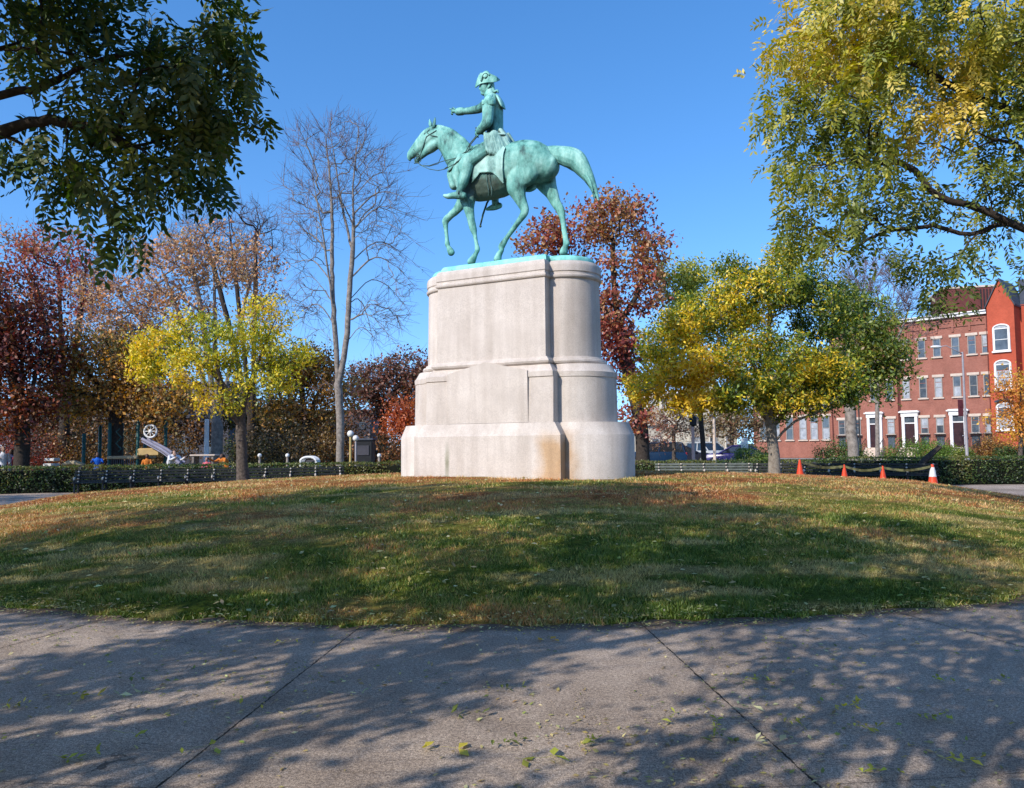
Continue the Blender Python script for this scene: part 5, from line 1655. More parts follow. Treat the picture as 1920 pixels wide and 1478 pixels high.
shrub('orange_brown_shrub', 'rusty orange bush behind the green play posts', 230, 47, 7.5, 3.2, 75, [(.03, .03, .012), (.10, .06, .02), (.22, .11, .03)], leaf_l=.16, n=140)
shrub('orange_brown_shrub', 'rusty bush behind the white slabs at the left', 135, 48, 6.0, 2.8, 76, [(.03, .025, .012), (.09, .04, .02), (.2, .08, .03)], leaf_l=.16, n=120)
shrub('orange_brown_shrub', 'orange brown bush between the bare tree and the pedestal', 690, 46, 6.5, 3.0, 77, [(.04, .03, .015), (.15, .06, .025), (.28, .12, .035)], leaf_l=.16, n=120)
shrub('orange_brown_shrub', 'brown bush between yellow tree trunk and bare tree', 545, 44, 5.5, 3.0, 78, [(.025, .025, .01), (.09, .055, .02), (.2, .12, .035)], leaf_l=.16, n=110)
# --- near trees whose branches hang into the picture from outside the frame
NL = [(.014, .032, .006), (.024, .050, .008), (.036, .066, .010), (.05, .08, .013), (.10, .11, .02)]  # leaf colours darkened to carry the crown's own shade
b0 = (-8.8, 7.4, 0)
Y = 8.6
tree('shaded_honey_tree', b0,
     [[b0, (-8.7, 7.5, 2.2), (-8.4, 7.7, 4.2), (-8.0, 8.0, 6.5), (-7.9, 7.8, 7.6)], [(-8.5, 7.6, 3.8), (-7.2, 8.2, 4.9), pt(0, 178, Y), pt(70, 168, Y), pt(140, 130, Y), pt(230, 105, Y), pt(330, 90, Y)],
      [(-8.5, 7.6, 3.4), (-7.2, 8.0, 4.2), pt(0, 245, Y - .3), pt(80, 230, Y - .3), pt(150, 232, Y - .3), pt(220, 255, Y - .3)], [(-8.4, 7.7, 4.2), (-7, 8.2, 5.6), pt(0, 92, Y), pt(70, 95, Y), pt(180, 100, Y)],
      [(-8.4, 7.7, 4.6), (-7, 7.6, 6.0), (-5.8, 6.8, 6.8), (-4.6, 6.4, 6.8)], [(-8.4, 7.7, 5), (-9.6, 8.6, 7), (-10.5, 8, 7.6)], [(-8.5, 7.6, 4.2), (-9, 6, 6), (-8, 5.6, 7)]],
     [bl(60, 20, Y, 1.0, 1.3, .28), bl(190, 35, Y, .8, 1.2, .45), bl(330, 60, Y, .9, 1.0, .5), bl(380, 150, Y, .6, .8, .5), bl(440, 185, Y + .2, .42, .6, .40), bl(300, 180, Y, .7, .9, .45), bl(390, 300, Y - .2, .50, .6, .32), bl(440, 240, Y, .40, .5, .30),
      bl(230, 330, Y - .4, .50, .6, .30), bl(70, 290, Y - .3, .6, .7, .22), bl(300, 300, Y - .3, .5, .6, .22), bl(225, 425, Y - .5, .22, .3, .26), bl(140, 200, Y, .6, .8, .4), bl(250, 250, Y, .6, .8, .35), bl(100, 330, Y - .3, .5, .5, .14), bl(430, 20, Y + .2, .25, .4, .25),
      (-6.0, 6.6, 7.0, 1.8, 1.6, .7), (-4.6, 6.4, 6.6, 1.3, 1.3, .5), (-9.5, 7, 7, 2.2, 2.2, 1.4), (-5.2, 8.0, 6.9, 1.2, 1.2, .5)],
     420, 'near tree with dark shaded leaves hanging in from the upper left', seed=71, r_base=.30, r_tip=.004, leaf_n=8, leaf_l=.125, leaf_w=.05, spread=.11, stops=NL, sc=.9, mix=.6, shell=.1, forkfrom=.6, bark='bark_dark',
     compound=5, comp_l=.27, droop=.9, step=.2, alpha=.2, lift=.05)

NR = [(.08, .105, .018), (.16, .185, .025), (.31, .30, .04), (.47, .38, .06), (.56, .42, .08)]
b0 = (11.2, 12.6, 0)
Y = 12.2
rq = at(1600, 300, Y)
tree('golden_green_tree', b0,
     [[b0, (11.1, 12.6, 2.2), (10.8, 12.5, 4.2), (10.2, 12.4, 6.5), (9.4, 12.3, 9)], [(11.0, 12.6, 2.6), (9.4, 12.4, 3.5), pt(1920, 430, Y), pt(1820, 440, Y), pt(1750, 425, Y), pt(1650, 440, Y), pt(1580, 480, Y)],
      [(11.0, 12.6, 3.0), (9.6, 12.3, 4.2), pt(1900, 420, Y - .3), pt(1830, 390, Y - .3), pt(1760, 370, Y - .3), pt(1700, 310, Y - .3), pt(1640, 310, Y)], [(10.9, 12.6, 3.6), (9.5, 12.4, 4.8), pt(1900, 270, Y), pt(1800, 290, Y), pt(1700, 310, Y)],
      [(10.8, 12.5, 4.2), (9.4, 12.3, 6), pt(1800, 170, Y + .3), pt(1720, 120, Y + .3), pt(1600, 90, Y + .3)], [(10.5, 12.5, 5.2), (8.5, 12.2, 7.5), (6.6, 12.2, 8.4)], [(10.9, 12.6, 3.8), (12.4, 12, 6), (13, 11.6, 8)],
      [pt(1660, 440, Y), pt(1640, 490, Y), pt(1580, 540, Y)]],
     [bl(1560, 60, Y, 1.0, 1.3, .8), bl(1500, 150, Y, .6, 1.0, .7), bl(1540, 260, Y, .95, 1.2, .85), bl(1490, 330, Y, .35, .8, .3), bl(1640, 40, Y, 1.0, 1.3, .8), bl(1620, 200, Y, .9, 1.2, .75), bl(1760, 60, Y, 1.4, 1.5, .6), bl(1880, 130, Y, .8, 1.2, .9), bl(1880, 240, Y, .6, 1, .6),
      bl(1560, 420, Y, .7, 1.0, .45), bl(1620, 350, Y, .8, 1.0, .35), bl(1690, 390, Y, .6, .8, .3), bl(1800, 350, Y, .8, 1, .25), bl(1880, 360, Y, .6, .9, .45), bl(1530, 440, Y, .35, .6, .3), bl(1690, 480, Y - .3, .35, .5, .18), bl(1780, 480, Y - .3, .45, .5, .22), bl(1905, 470, Y - .3, .28, .5, .4), bl(1760, 540, Y - .2, .3, .4, .22),
      bl(1720, 230, Y, 1.0, 1.0, .5), bl(1780, 200, Y, .7, .8, .4), (7.6, 12.2, 8.6, 3.0, 2.4, 1.4), (11.5, 12, 8, 2.6, 2.4, 2.2)],
     1150, 'near tree with golden and green drooping leaves reaching in from the upper right', seed=72, r_base=.19, r_tip=.0045, leaf_n=6, leaf_l=.11, leaf_w=.043, spread=.13, stops=NR, sc=.6, mix=.6, shell=.15, forkfrom=.6, bark='bark_dark',
     compound=5, comp_l=.27, droop=.9, step=.22, alpha=.2, lift=.08,
     biasf=lambda P: np.clip((rq.z - P[:, 2]) * -.10, -.30, .16) + np.clip((rq.x - P[:, 0]) * .06, -.15, .1) + .02)

# --- unseen trees shading path and lawn, the last ones added to cut sky fill
def shade_tree(x, y, rx, h, label, seed, n=250, lo=.45):
    b0 = (x, y, 0)
    tree('shade_tree', b0, [[b0, (x + .1, y, h * .3), (x, y + .2, h * .6), (x + .2, y, h * .85)], [(x, y, h * .3), (x + rx * .5, y + .5, h * .5), (x + rx * .8, y + .6, h * .6)], [(x, y, h * .32), (x - rx * .5, y + .5, h * .5), (x - rx * .8, y, h * .62)],
                            [(x, y, h * .35), (x + .5, y + rx * .5, h * .5), (x + .5, y + rx * .8, h * .6)]],
         [(x, y, h * .75, rx * .7, rx * .7, h * .24), (x + rx * .55, y + .3, h * .64, rx * .5, rx * .5, h * .11), (x - rx * .55, y, h * .62, rx * .5, rx * .5, h * .15), (x, y + rx * .5, h * .70, rx * .5, rx * .5, h * .10)],
         n, label, seed=seed, r_base=.19, r_tip=.012, twigs=3, twig_l=.7, twig_r=.008, leaf_n=38, leaf_l=.17, leaf_w=.09, spread=.22, stops=YG, shell=.2, step=.45)


for i, (x, y, rx, h, n_) in enumerate(SHADE):
    shade_tree(x, y, rx, h, ('unseen shade tree behind the viewer, %s of the row' % ['first', 'second', 'third', 'fourth', 'fifth', 'sixth', 'seventh', 'eighth', 'ninth', 'added sky blocker, tenth', 'added sky blocker, eleventh', 'added sky blocker, twelfth'][i]), 80 + i, n_)
# ================================================================ houses
def brick_mat(name, c1, c2, mortar, sc=1.0):
    m = bpy.data.materials.new(name); m.use_nodes = True
    t = m.node_tree; b = t.nodes['Principled BSDF']; b.inputs['Roughness'].default_value = .9; b.inputs['Specular IOR Level'].default_value = .15
    L = t.links.new
    tc = N(t, 'TexCoord'); mp = N(t, 'Mapping'); mp.inputs['Rotation'].default_value = (pi / 2, 0, 0)
    L(tc.outputs['Object'], mp.inputs['Vector'])
    br = N(t, 'TexBrick'); br.inputs['Color1'].default_value = (*c1, 1); br.inputs['Color2'].default_value = (*c2, 1); br.inputs['Mortar'].default_value = (*mortar, 1)
    br.inputs['Scale'].default_value = 4.2 * sc; br.inputs['Mortar Size'].default_value = .014; br.inputs['Bias'].default_value = -.1
    L(mp.outputs[0], br.inputs['Vector'])
    n = N(t, 'TexNoise'); n.inputs['Scale'].default_value = .7; n.inputs['Detail'].default_value = 7; n.inputs['Roughness'].default_value = .7
    L(tc.outputs['Object'], n.inputs['Vector'])
    r = N(t, 'ValToRGB'); r.color_ramp.elements[0].position = .3; r.color_ramp.elements[1].position = .7
    r.color_ramp.elements[0].color = (.74, .72, .72, 1); r.color_ramp.elements[1].color = (1.12, 1.1, 1.1, 1)
    L(n.outputs['Fac'], r.inputs['Fac'])
    q = N(t, 'Mix', data_type='RGBA', blend_type='MULTIPLY'); q.inputs[0].default_value = 1
    L(br.outputs['Color'], q.inputs[6]); L(r.outputs[0], q.inputs[7]); L(q.outputs[2], b.inputs['Base Color'])
    return m


M['brick'] = brick_mat('red_brick', (.34, .135, .095), (.27, .10, .072), (.32, .19, .15))
M['brick_bright'] = brick_mat('painted_red_brick', (.48, .095, .05), (.41, .08, .042), (.40, .12, .075))
M['brick_dark'] = brick_mat('brown_brick', (.16, .05, .045), (.12, .04, .036), (.14, .06, .05))
M['white_trim'] = mat('white_trim', (.80, .78, .74), .6, col2=(.68, .66, .63), scale=2)
M['stone_trim'] = mat('stone_trim', (.62, .50, .40), .8, col2=(.48, .38, .31), scale=3)
M['slate'] = mat('slate_roof', (.075, .08, .10), .6, col2=(.04, .045, .055), scale=3, bump=.4, bscale=12)
M['glass'] = mat('window_glass', (.10, .12, .14), .08, col2=(.03, .04, .05), scale=1.3, spec=.9)
M['blind'] = mat('window_blind', (.42, .44, .46), .5, col2=(.2, .22, .25), scale=2.3, spec=.6)
M['black_iron'] = mat('black_iron', (.02, .02, .022), .5, scale=5)
M['door_dark'] = mat('dark_door', (.05, .018, .02), .4, col2=(.025, .01, .012))
M['cream'] = mat('cream_wall', (.62, .56, .44), .85, col2=(.45, .40, .32), scale=1.2)
M['greywall'] = mat('grey_wall', (.085, .08, .095), .85, col2=(.045, .045, .055), scale=.8)
M['sash'] = mat('grey_sash', (.34, .31, .28), .7, col2=(.24, .22, .20), scale=3)


def house_frame(name, P0, rz, label):
    o = empty(name, P0, rz); tag(o, label, 'building'); return o


# facade frame: local x runs to the LEFT (away) along the facade, local -y... built with x = -s so that +x is to the right
def FS(px):
    k = (px - 960) / 1500.
    return (43.4 - k * 71.5) / (.6947 + .7193 * k)


def FZ(px, py):
    s = FS(px); Yd = 71.5 + .7193 * s
    return at(px, py, Yd).z


RZ = atan2(-e46.y, -e46.x)      # +x local = to the right / nearer


def window(parent, x, z0, z1, w, seed, lintel=True, y=0.0, frame='sash', blind=.35):
    rg = random.Random(seed)
    fr = MB(); d = .07
    fr.box((x, y - .03, z0 + .035), (w, .10, .07)); fr.box((x, y - .03, z1 - .035), (w, .10, .07))
    fr.box((x - w / 2 + .035, y - .03, (z0 + z1) / 2), (.07, .096, z1 - z0 - .14)); fr.box((x + w / 2 - .035, y - .03, (z0 + z1) / 2), (.07, .096, z1 - z0 - .14))
    fr.box((x, y - .028, (z0 + z1) / 2), (w - .14, .07, .05))
    f = fr.build('window', M[frame], parent)
    zb = z0 + (z1 - z0) * rg.choice([.35, .5, .5, .75, 0.02])
    if zb > z0 + .1:
        g = MB(); g.box((x, y - .005, (z0 + zb) / 2), (w - .13, .05, zb - z0 - .05)); g.build('pane', M['blind'] if rg.random() < blind else M['glass'], f)
    g = MB(); g.box((x, y - .004, (zb + z1) / 2), (w - .13, .04, z1 - zb - .06)); g.build('pane', M['glass'] if rg.random() < .7 else M['blind'], f)
    if lintel:
        l = MB(); l.box((x, y - .05, z1 + .13), (w + .34, .16, .24)); l.build('lintel', M['stone_trim'], f)
        l = MB(); l.box((x, y - .06, z0 - .06), (w + .28, .20, .12)); l.build('sill', M['stone_trim'], f)
    return f


def doorway(parent, x, z0, z1, w, z_ground):
    d = MB()
    d.box((x - w / 2 - .13, -.12, (z0 + z1) / 2 - .0), (.26, .24, z1 - z0)); d.box((x + w / 2 + .13, -.12, (z0 + z1) / 2), (.26, .24, z1 - z0))
    d.box((x, -.13, z1 + .20), (w + .62, .30, .40)); d.box((x, -.18, z1 + .45), (w + .95, .50, .12)); d.box((x, -.15, z1 + .54), (w + .7, .4, .08))
    d.box((x, -.05, z1 - .62), (w, .14, .10))
    o = d.build('door_surround', M['white_trim'], parent)
    g = MB(); g.box((x, -.02, z1 - .30), (w - .02, .06, .5)); g.build('transom', M['glass'], o)
    g = MB(); g.box((x, -.03, (z0 + z1 - .67) / 2), (w - .02, .08, z1 - .67 - z0), bev=.01)
    for zz in (.3, .62): g.box((x, -.08, z0 + (z1 - z0) * zz * .8), (w * .6, .03, (z1 - z0) * .2))
    dd = g.build('door', M['door_dark'], parent)
    k = MB(); k.ball((x + w * .36, -.11, z0 + (z1 - z0) * .36), .045); k.build('handle', M['white_trim'], dd)
    st = MB(); n = 5
    for i in range(n):
        h = z0 * (n - i) / n
        st.box((x, -.35 - i * .34, h / 2), (w + .9, .335, h))
    st.build('steps', M['stone_trim'], parent)
    for sx_ in (-1, 1):
        r_ = MB(); xx = x + sx_ * (w / 2 + .4)
        r_.tube([(xx, -.3, z0 + .9), (xx, -.35 - n * .34, .95)], .03, 6)
        for i in range(6):
            yy = -.3 - i * .34; r_.tube([(xx, yy, 0), (xx, yy, z0 + .9 - (z0 - .05) * i / 5.2)], .02, 5)
        r_.build('railing', M['black_iron'], parent)


def row_house(name, label, pxL, pxR, wins, doors, seed, zt=None, ground_rows=True):
    sR, sL = FS(pxR), FS(pxL)
    Pm = FB + e46 * sR
    o = house_frame(name, (Pm.x, Pm.y, 0), RZ, label)
    W = sL - sR
    zt = zt or 13.1
    w = MB(); w.box((-W / 2, 5, zt / 2), (W, 10, zt)); w.build('wall', M['brick'], o)
    c = MB(); c.box((-W / 2, -.12, zt + .13), (W + .0, .5, .26)); c.box((-W / 2, -.18, zt + .30), (W, .7, .10)); c.build('cornice', M['white_trim'], o)
    c = MB(); c.box((-W / 2, -.05, zt - .85), (W, .10, .10)); c.box((-W / 2, -.05, zt - .25), (W, .10, .12))
    k = int(W / .34)
    for i in range(k): c.box((-W * (i + .5) / k, -.045, zt - .42), (.14, .09, .18))
    for i in range(int(W / 1.4) + 1): c.box((-min(W - .1, .1 + i * 1.4), -.055, zt - .8), (.20, .11, 1.1))
    c.build('brick_corbelling', M['brick'], o)
    c = MB(); c.box((-W / 2, 5.1, zt + .08), (W, 9.9, .16)); c.build('roof', M['slate'], o)
    d = MB(); d.tube([(-.06, -.09, .2), (-.06, -.09, zt - .1)], .055, 7); d.build('downpipe', M['brick_dark'], o)
    d = MB(); d.tube([(-W + .06, -.09, .2), (-W + .06, -.09, zt - .1)], .055, 7); d.build('downpipe', M['brick_dark'], o)
    i = 0
    for px in wins:
        x = -(FS(px) - sR)
        for (a, b) in ((9.55, 11.25), (5.72, 7.62), (2.35, 3.85)):
            if b < 5 and any(abs(px - q) < 14 for q in doors): continue
            window(o, x, a, b, .68, seed * 100 + i); i += 1
            if b < 5:
                g = MB(); g.box((x, -.03, 1.55), (.66, .06, 1.1)); gg = g.build('basement_window', M['glass'], o)
                r_ = MB(); r_.box((x, -.22, 2.28), (.95, .42, .05))
                for q in range(7): r_.box((x - .45 + q * .15, -.42, 2.12), (.025, .025, .34))
                r_.build('window_guard', M['black_iron'], o)
    for px in doors:
        doorway(o, -(FS(px) - sR), 1.05, 4.0, .92, 0)
    return o


row_house('brick_row_house', 'three storey red brick row house with white doorways under a white cornice', 1687, 1859.5, [1701, 1733, 1762, 1797, 1828, 1855], [1706, 1797], 1)
row_house('brick_row_house', 'brick row house half hidden behind the slender green tree', 1560, 1686.5, [1578, 1607, 1640, 1670], [1640], 2, zt=13.0)
row_house('brick_row_house', 'farthest brick row house showing low between the pale trunk and the parked cars', 1412, 1559.5, [1428, 1452, 1478, 1502, 1530, 1548], [], 3, zt=8.6) if False else None
sR, sL = FS(1559.5), FS(1412)
Pm = FB + e46 * sR
o = house_frame('brick_house', (Pm.x, Pm.y, 0), RZ, 'lower brick house with tall white sash windows behind the pale slanting trunk')
W = sL - sR
w = MB(); w.box((-W / 2, 5, 4.3), (W, 10, 8.6)); w.build('wall', M['brick'], o)
c = MB(); c.box((-W / 2, -.1, 8.7), (W, .5, .22)); c.build('cornice', M['white_trim'], o)
c = MB(); c.box((-W / 2, 5.1, 8.68), (W, 9.7, .14)); c.build('roof', M['slate'], o)
for i, px in enumerate((1430, 1455, 1480, 1505, 1526, 1548)):
    for a, b in ((1.9, 4.3), (5.2, 7.6)):
        window(o, -(FS(px) - sR), a, b, .80, 500 + i, blind=.9)

# bright red gabled house
o = house_frame('red_gabled_house', (FB.x, FB.y, 0), RZ, 'bright red gabled brick house with arched white windows at the right edge')
xL, xR = -FS(1861.5), -FS(1913)
bw = xR - xL; xc = (xL + xR) / 2
ze = 13.6; zp = 15.9
w = MB()
w.box((xc, .5, ze / 2), (bw, 1.9, ze))
w.add([(xL, -.45, ze), (xR, -.45, ze), (xc, -.45, zp), (xL, 1.45, ze), (xR, 1.45, ze), (xc, 1.45, zp)], [(0, 1, 2), (5, 4, 3), (0, 2, 5, 3), (1, 4, 5, 2), (0, 3, 4, 1)])
w.box((xR + 3.5, 6.2, 6.9), (7.0, 9.5, 13.8)); w.box((xc, 6.2, 6.8), (bw - .02, 9.45, 13.55))
w.build('wall', M['brick_bright'], o)
r_ = MB()
for (xa, xb) in ((xL - .12, xc), (xR + .12, xc)):
    za = ze - .12
    r_.add([(xa, -.62, za), (xb, -.62, zp + .06), (xb, 4.2, zp + .06), (xa, 4.2, za), (xa, -.62, za + .16), (xb, -.62, zp + .24), (xb, 4.2, zp + .24), (xa, 4.2, za + .16)],
           [(0, 1, 2, 3), (7, 6, 5, 4), (0, 4, 5, 1), (1, 5, 6, 2), (2, 6, 7, 3), (3, 7, 4, 0)])
r_.add([(xR + .1, 1.4, 13.7), (xR + 7, 1.4, 13.7), (xR + 7, 4.5, 16.6), (xR - .8, 4.5, 16.6), (xR - .8, 10.9, 16.6), (xR + 7, 10.9, 16.6)], [(0, 1, 2, 3), (3, 2, 5, 4)])
r_.build('roof', M['slate'], o)
for i, (za, zb) in enumerate(((9.6, 11.6), (6.2, 8.4), (2.6, 4.6))):
    f = window(o, xc, za, zb, 1.15, 900 + i, lintel=False, y=-.46, blind=1, frame='white_trim')
    a = MB(); pts = [(xc + .62 * cos(q), -.5, zb + .34 * sin(q)) for q in np.linspace(0, pi, 11)]
    a.tube([(xc + .62, -.5, za)] + pts + [(xc - .62, -.5, za)], .075, 6); a.build('arch_trim', M['white_trim'], f)
    a = MB(); a.add([(xc + .56 * cos(q), -.47, zb + .30 * sin(q)) for q in np.linspace(0, pi, 11)], [tuple(range(11))]); a.build('pane', M['blind'], f)
    a = MB(); a.box((xc, -.55, za - .08), (1.5, .22, .14)); a.build('sill', M['white_trim'], f)
    if i == 2:
        a = MB(); a.tube([(xc - .7, -.6, zb + .45), (xc, -.8, zb + .7), (xc + .7, -.6, zb + .45)], .12, 6); a.build('awning', M['slate'], f)
for i in range(3):
    for (za, zb) in ((9.6, 11.6), (6.2, 8.2), (2.6, 4.6)):
        window(o, xR + 1.4 + i * 1.9, za, zb, .95, 950 + i, y=1.44)

# brown penthouse block behind the row
P = at(1833, 850, 86)
o = empty('brown_block', (P.x, P.y, 0), -.28); tag(o, 'plain maroon brick block rising behind the white cornice', 'building')
zt_ = at(1830, 533, 84).z
w = MB(); w.box((-.1, 3, zt_ / 2), (5.2, 6, zt_)); w.build('wall', M['brick_dark'], o)
c = MB(); c.box((-.1, 3, zt_ + .1), (5.4, 6.2, .2)); c.build('roof_edge', M['stone_trim'], o)
c = MB()
for i in range(6): c.box((1.0 + i * .3, -.03, zt_ * .5), (.10, .08, zt_ - .4))
c.build('cladding_ribs', M['black_iron'], o)


def simple_house(name, px, Y, w, d, h, wall, label, rows, cols, seed, roof='flat', rz=0.0, wz=1.4):
    x = gx(px, Y)
    o = empty(name, (x, Y, 0), rz); tag(o, label, 'building')
    b_ = MB(); b_.box((0, d / 2, h / 2), (w, d, h)); b_.build('wall', M[wall], o)
    if roof == 'flat':
        r = MB(); r.box((0, d / 2, h + .12), (w + .4, d + .4, .24)); r.build('roof', M['white_trim'] if wall == 'cream' else M['slate'], o)
    else:
        r = MB(); a = w / 2 + .3
        r.prism([(-a, -.3, h), (a, -.3, h), (0, -.3, h + w * .38)], (0, 0, 0), (0, d + .6, 0)); r.build('roof', M['slate'], o)
        g = MB(); g.prism([(-w / 2, -.32, h + .02), (w / 2, -.32, h + .02), (0, -.32, h + w * .34)], (0, 0, 0), (0, -.04, 0)); g.build('gable', M[wall], o)
    fh = h / rows
    for r_ in range(rows):
        for c_ in range(cols):
            window(o, -w / 2 + w * (c_ + .5) / cols, r_ * fh + fh * .28, r_ * fh + fh * .28 + wz, min(1.0, w / cols * .5), seed + r_ * 10 + c_, lintel=(wall == 'cream'), frame='white_trim' if wall == 'cream' else 'slate', blind=.3 if wall == 'cream' else 0)
    return o


simple_house('cream_house', 1338, 100, 6.2, 9, 7.0, 'cream', 'cream coloured house beyond the parked cars behind the pale post', 2, 3, 2000, 'gable', rz=.1, wz=1.5)
simple_house('cream_house', 1262, 108, 7.5, 9, 8.4, 'cream', 'pale house behind the russet trunk and the blue car', 3, 4, 2100, rz=-.2)
simple_house('cream_house', 1216, 92, 3.4, 6, 3.7, 'cream', 'small white gabled porch house just right of the pedestal', 1, 2, 2150, 'gable', wz=1.2)
simple_house('grey_house', 118, 78, 14, 9, 6.2, 'greywall', 'low grey building behind the playground at the left', 2, 7, 2200)
simple_house('grey_house', 372, 74, 5.5, 8, 7.5, 'greywall', 'violet grey building behind the white pole', 2, 2, 2300)
simple_house('grey_house', 560, 90, 16, 9, 5.5, 'greywall', 'long shaded building behind the dark orange tree', 2, 8, 2400)

# ================================================================ cars
def paint(name, c):
    return mat(name, c, .25, col2=tuple(v * .85 for v in c), scale=1.5, spec=.35)


M['tyre'] = mat('tyre', (.02, .02, .02), .9)
M['rim'] = mat('rim', (.5, .5, .52), .3, metal=.8)
M['lamp_glass'] = mat('lamp_glass', (.7, .7, .68), .15, spec=.8)
M['tail_light'] = mat('tail_light', (.45, .02, .02), .2, spec=.8)
M['car_glass'] = mat('car_glass', (.02, .025, .03), .05, spec=.9)


def car(px, Y, rz, col, label, kind='suv', cat='car'):
    o = empty('parked_car', (gx(px, Y), Y, 0), rz); tag(o, label, cat, 'cars parked along the street')
    L_ = 4.6; H_ = 1.72 if kind == 'suv' else 1.45; W = 1.84; hb_ = .98 if kind == 'suv' else .86
    prof = [(-2.3, .35), (-2.3, .8), (-2.2, hb_), (-1.2, hb_ + .06), (1.6, hb_ + .05), (2.2, hb_ - .1), (2.3, .6), (2.25, .33)]
    b_ = MB()
    rings = []
    for y, k in ((-W / 2, .94), (-W / 2 + .08, 1), (0, 1.02), (W / 2 - .08, 1), (W / 2, .94)):
        rings.append([(x * (k if k < 1 else 1), y, .33 + (z - .33) * k) for x, z in prof])
    n = len(prof); vs = [p for r in rings for p in r]; fs = []
    for i in range(4):
        for k in range(n):
            k2 = (k + 1) % n; fs.append((i * n + k, i * n + k2, (i + 1) * n + k2, (i + 1) * n + k))
    fs.append(tuple(range(n))); fs.append(tuple(range(4 * n, 5 * n)))
    b_.add(vs, fs)
    if kind == 'suv': cab = [(-2.15, hb_), (-1.95, H_ - .05), (.3, H_), (1.25, hb_ + .02)]
    elif kind == 'van': cab = [(-2.2, hb_), (-2.15, H_), (1.0, H_), (1.7, hb_)]
    else: cab = [(-1.75, hb_), (-1.1, H_ - .03), (.2, H_), (1.15, hb_ + .02)]
    rf = [(cab[1][0] - .02, H_ - .09), (cab[1][0] + .1, H_), (cab[2][0] - .1, H_ + .03), (cab[2][0] + .05, H_ - .08)]
    b_.prism([(x, -W / 2 + .16, z) for x, z in rf], (0, 0, 0), (0, W - .32, 0))
    for x0, x1 in ((cab[0], cab[1]), (cab[3], cab[2]), ((-.35, hb_), (-.40, H_ - .05))):
        for sy in (-1, 1):
            b_.tube([(x0[0], sy * (W / 2 - .06), x0[1]), (x1[0], sy * (W / 2 - .17), x1[1] - .03)], .045, 6)
    body = b_.build('body', col, o, 'auto')
    g = MB(); yb, yt = W / 2 - .08, W / 2 - .2
    A_ = [(x * .985, -1, z) for x, z in cab]
    vs = [(cab[0][0] + .04, -yb, cab[0][1]), (cab[1][0] + .06, -yt, cab[1][1] - .05), (cab[2][0] - .04, -yt, cab[2][1] - .05), (cab[3][0] - .04, -yb, cab[3][1])]
    vs += [(x, -y, z) for x, y, z in vs]
    g.add(vs, [(0, 1, 2, 3), (7, 6, 5, 4), (0, 4, 5, 1), (1, 5, 6, 2), (2, 6, 7, 3), (3, 7, 4, 0)]); g.build('window', M['car_glass'], o)
    for sx_ in (-1.42, 1.42):
        for sy in (-1, 1):
            t = MB(); rot = Matrix.Rotation(pi / 2, 4, 'X')
            pr = [(.20, -.1), (.30, -.11), (.335, -.06), (.335, .06), (.30, .11), (.20, .1)]
            tmp = MB(); tmp.lathe(pr, (0, 0, 0), 18); t.add([(v[0] + sx_, v[2] + sy * (W / 2 - .10), v[1] + .335) for v in tmp.v], tmp.f)
            w_ = t.build('wheel', M['tyre'], o, 'auto')
            t = MB(); tmp = MB(); tmp.lathe([(.02, -.115), (.19, -.105), (.2, 0), (.19, .105), (.02, .115)], (0, 0, 0), 14); t.add([(v[0] + sx_, v[2] + sy * (W / 2 - .10), v[1] + .335) for v in tmp.v], tmp.f)
            t.build('rim', M['rim'], w_)
    for sy in (-1, 1):
        t = MB(); t.box((2.22, sy * .68, .72), (.14, .34, .16), bev=.03); t.build('headlight', M['lamp_glass'], o)
        t = MB(); t.box((-2.24, sy * .74, .86), (.12, .22, .26), bev=.03); t.build('tail_light', M['tail_light'], o)
        t = MB(); t.box((.95, sy * (W / 2 + .06), hb_ + .08), (.16, .18, .12), bev=.04); t.build('mirror', col, o)
    return o


car(1228, 58, pi - .25, paint('blue_paint', (.008, .03, .075)), 'dark blue van parked right of the russet tree trunk', 'suv', 'van')
car(1282, 63, -.25, paint('black_paint', (.02, .022, .035)), 'black car parked between the blue van and the pale car', 'sedan')
car(1328, 66, -1.2, paint('silver_paint', (.5, .52, .52)), 'silver car parked in front of the cream house', 'suv')
car(1380, 57, pi - .35, paint('indigo_paint', (.035, .03, .16)), 'deep blue car with red tail light left of the pale slanting trunk', 'sedan')

# ================================================================ street lamp and poles
def lamp():
    Y = 56; x = gx(1813, Y)
    o = empty('street_lamp', (x, Y, 0)); tag(o, 'tall grey street lamp with a long arm in front of the brick row', 'street lamp')
    zt_ = at(1810, 660, Y).z
    p = MB(); p.lathe([(.16, 0), (.16, .5), (.10, .6), (.085, 3), (.06, zt_)], (0, 0, 0), 12); p.build('pole', M['pole_grey'], o, 'auto')
    e = at(1762, 650, Y); a0 = (0, 0, zt_ - .15); a1 = (e.x - x, 0, e.z)
    a = MB(); a.tube([a0, (a1[0] * .35, 0, a0[2] + .30), (a1[0] * .7, 0, a1[2] + .05), a1], [.04, .035, .03, .03], 8); a.build('arm', M['pole_grey'], o, True)
    h = MB(); h.ball((a1[0] - .25, 0, a1[2] - .02), (.42, .16, .11), 14, 8); h.build('lamp_head', M['white_trim'], o, True)
    zb = at(1806, 765, Y).z
    b_ = MB(); b_.box((-.30, 0, zb), (.36, .06, 1.15), bev=.02); b_.box((-.28, -.04, zb + .2), (.2, .05, .3), bev=.02); b_.build('banner', M['dark_red'], o)
    s_ = MB(); s_.tube([(0, 0, zb + .62), (-.5, 0, zb + .62)], .02, 6); s_.tube([(0, 0, zb - .62), (-.5, 0, zb - .62)], .02, 6); s_.build('bracket', M['pole_grey'], o)


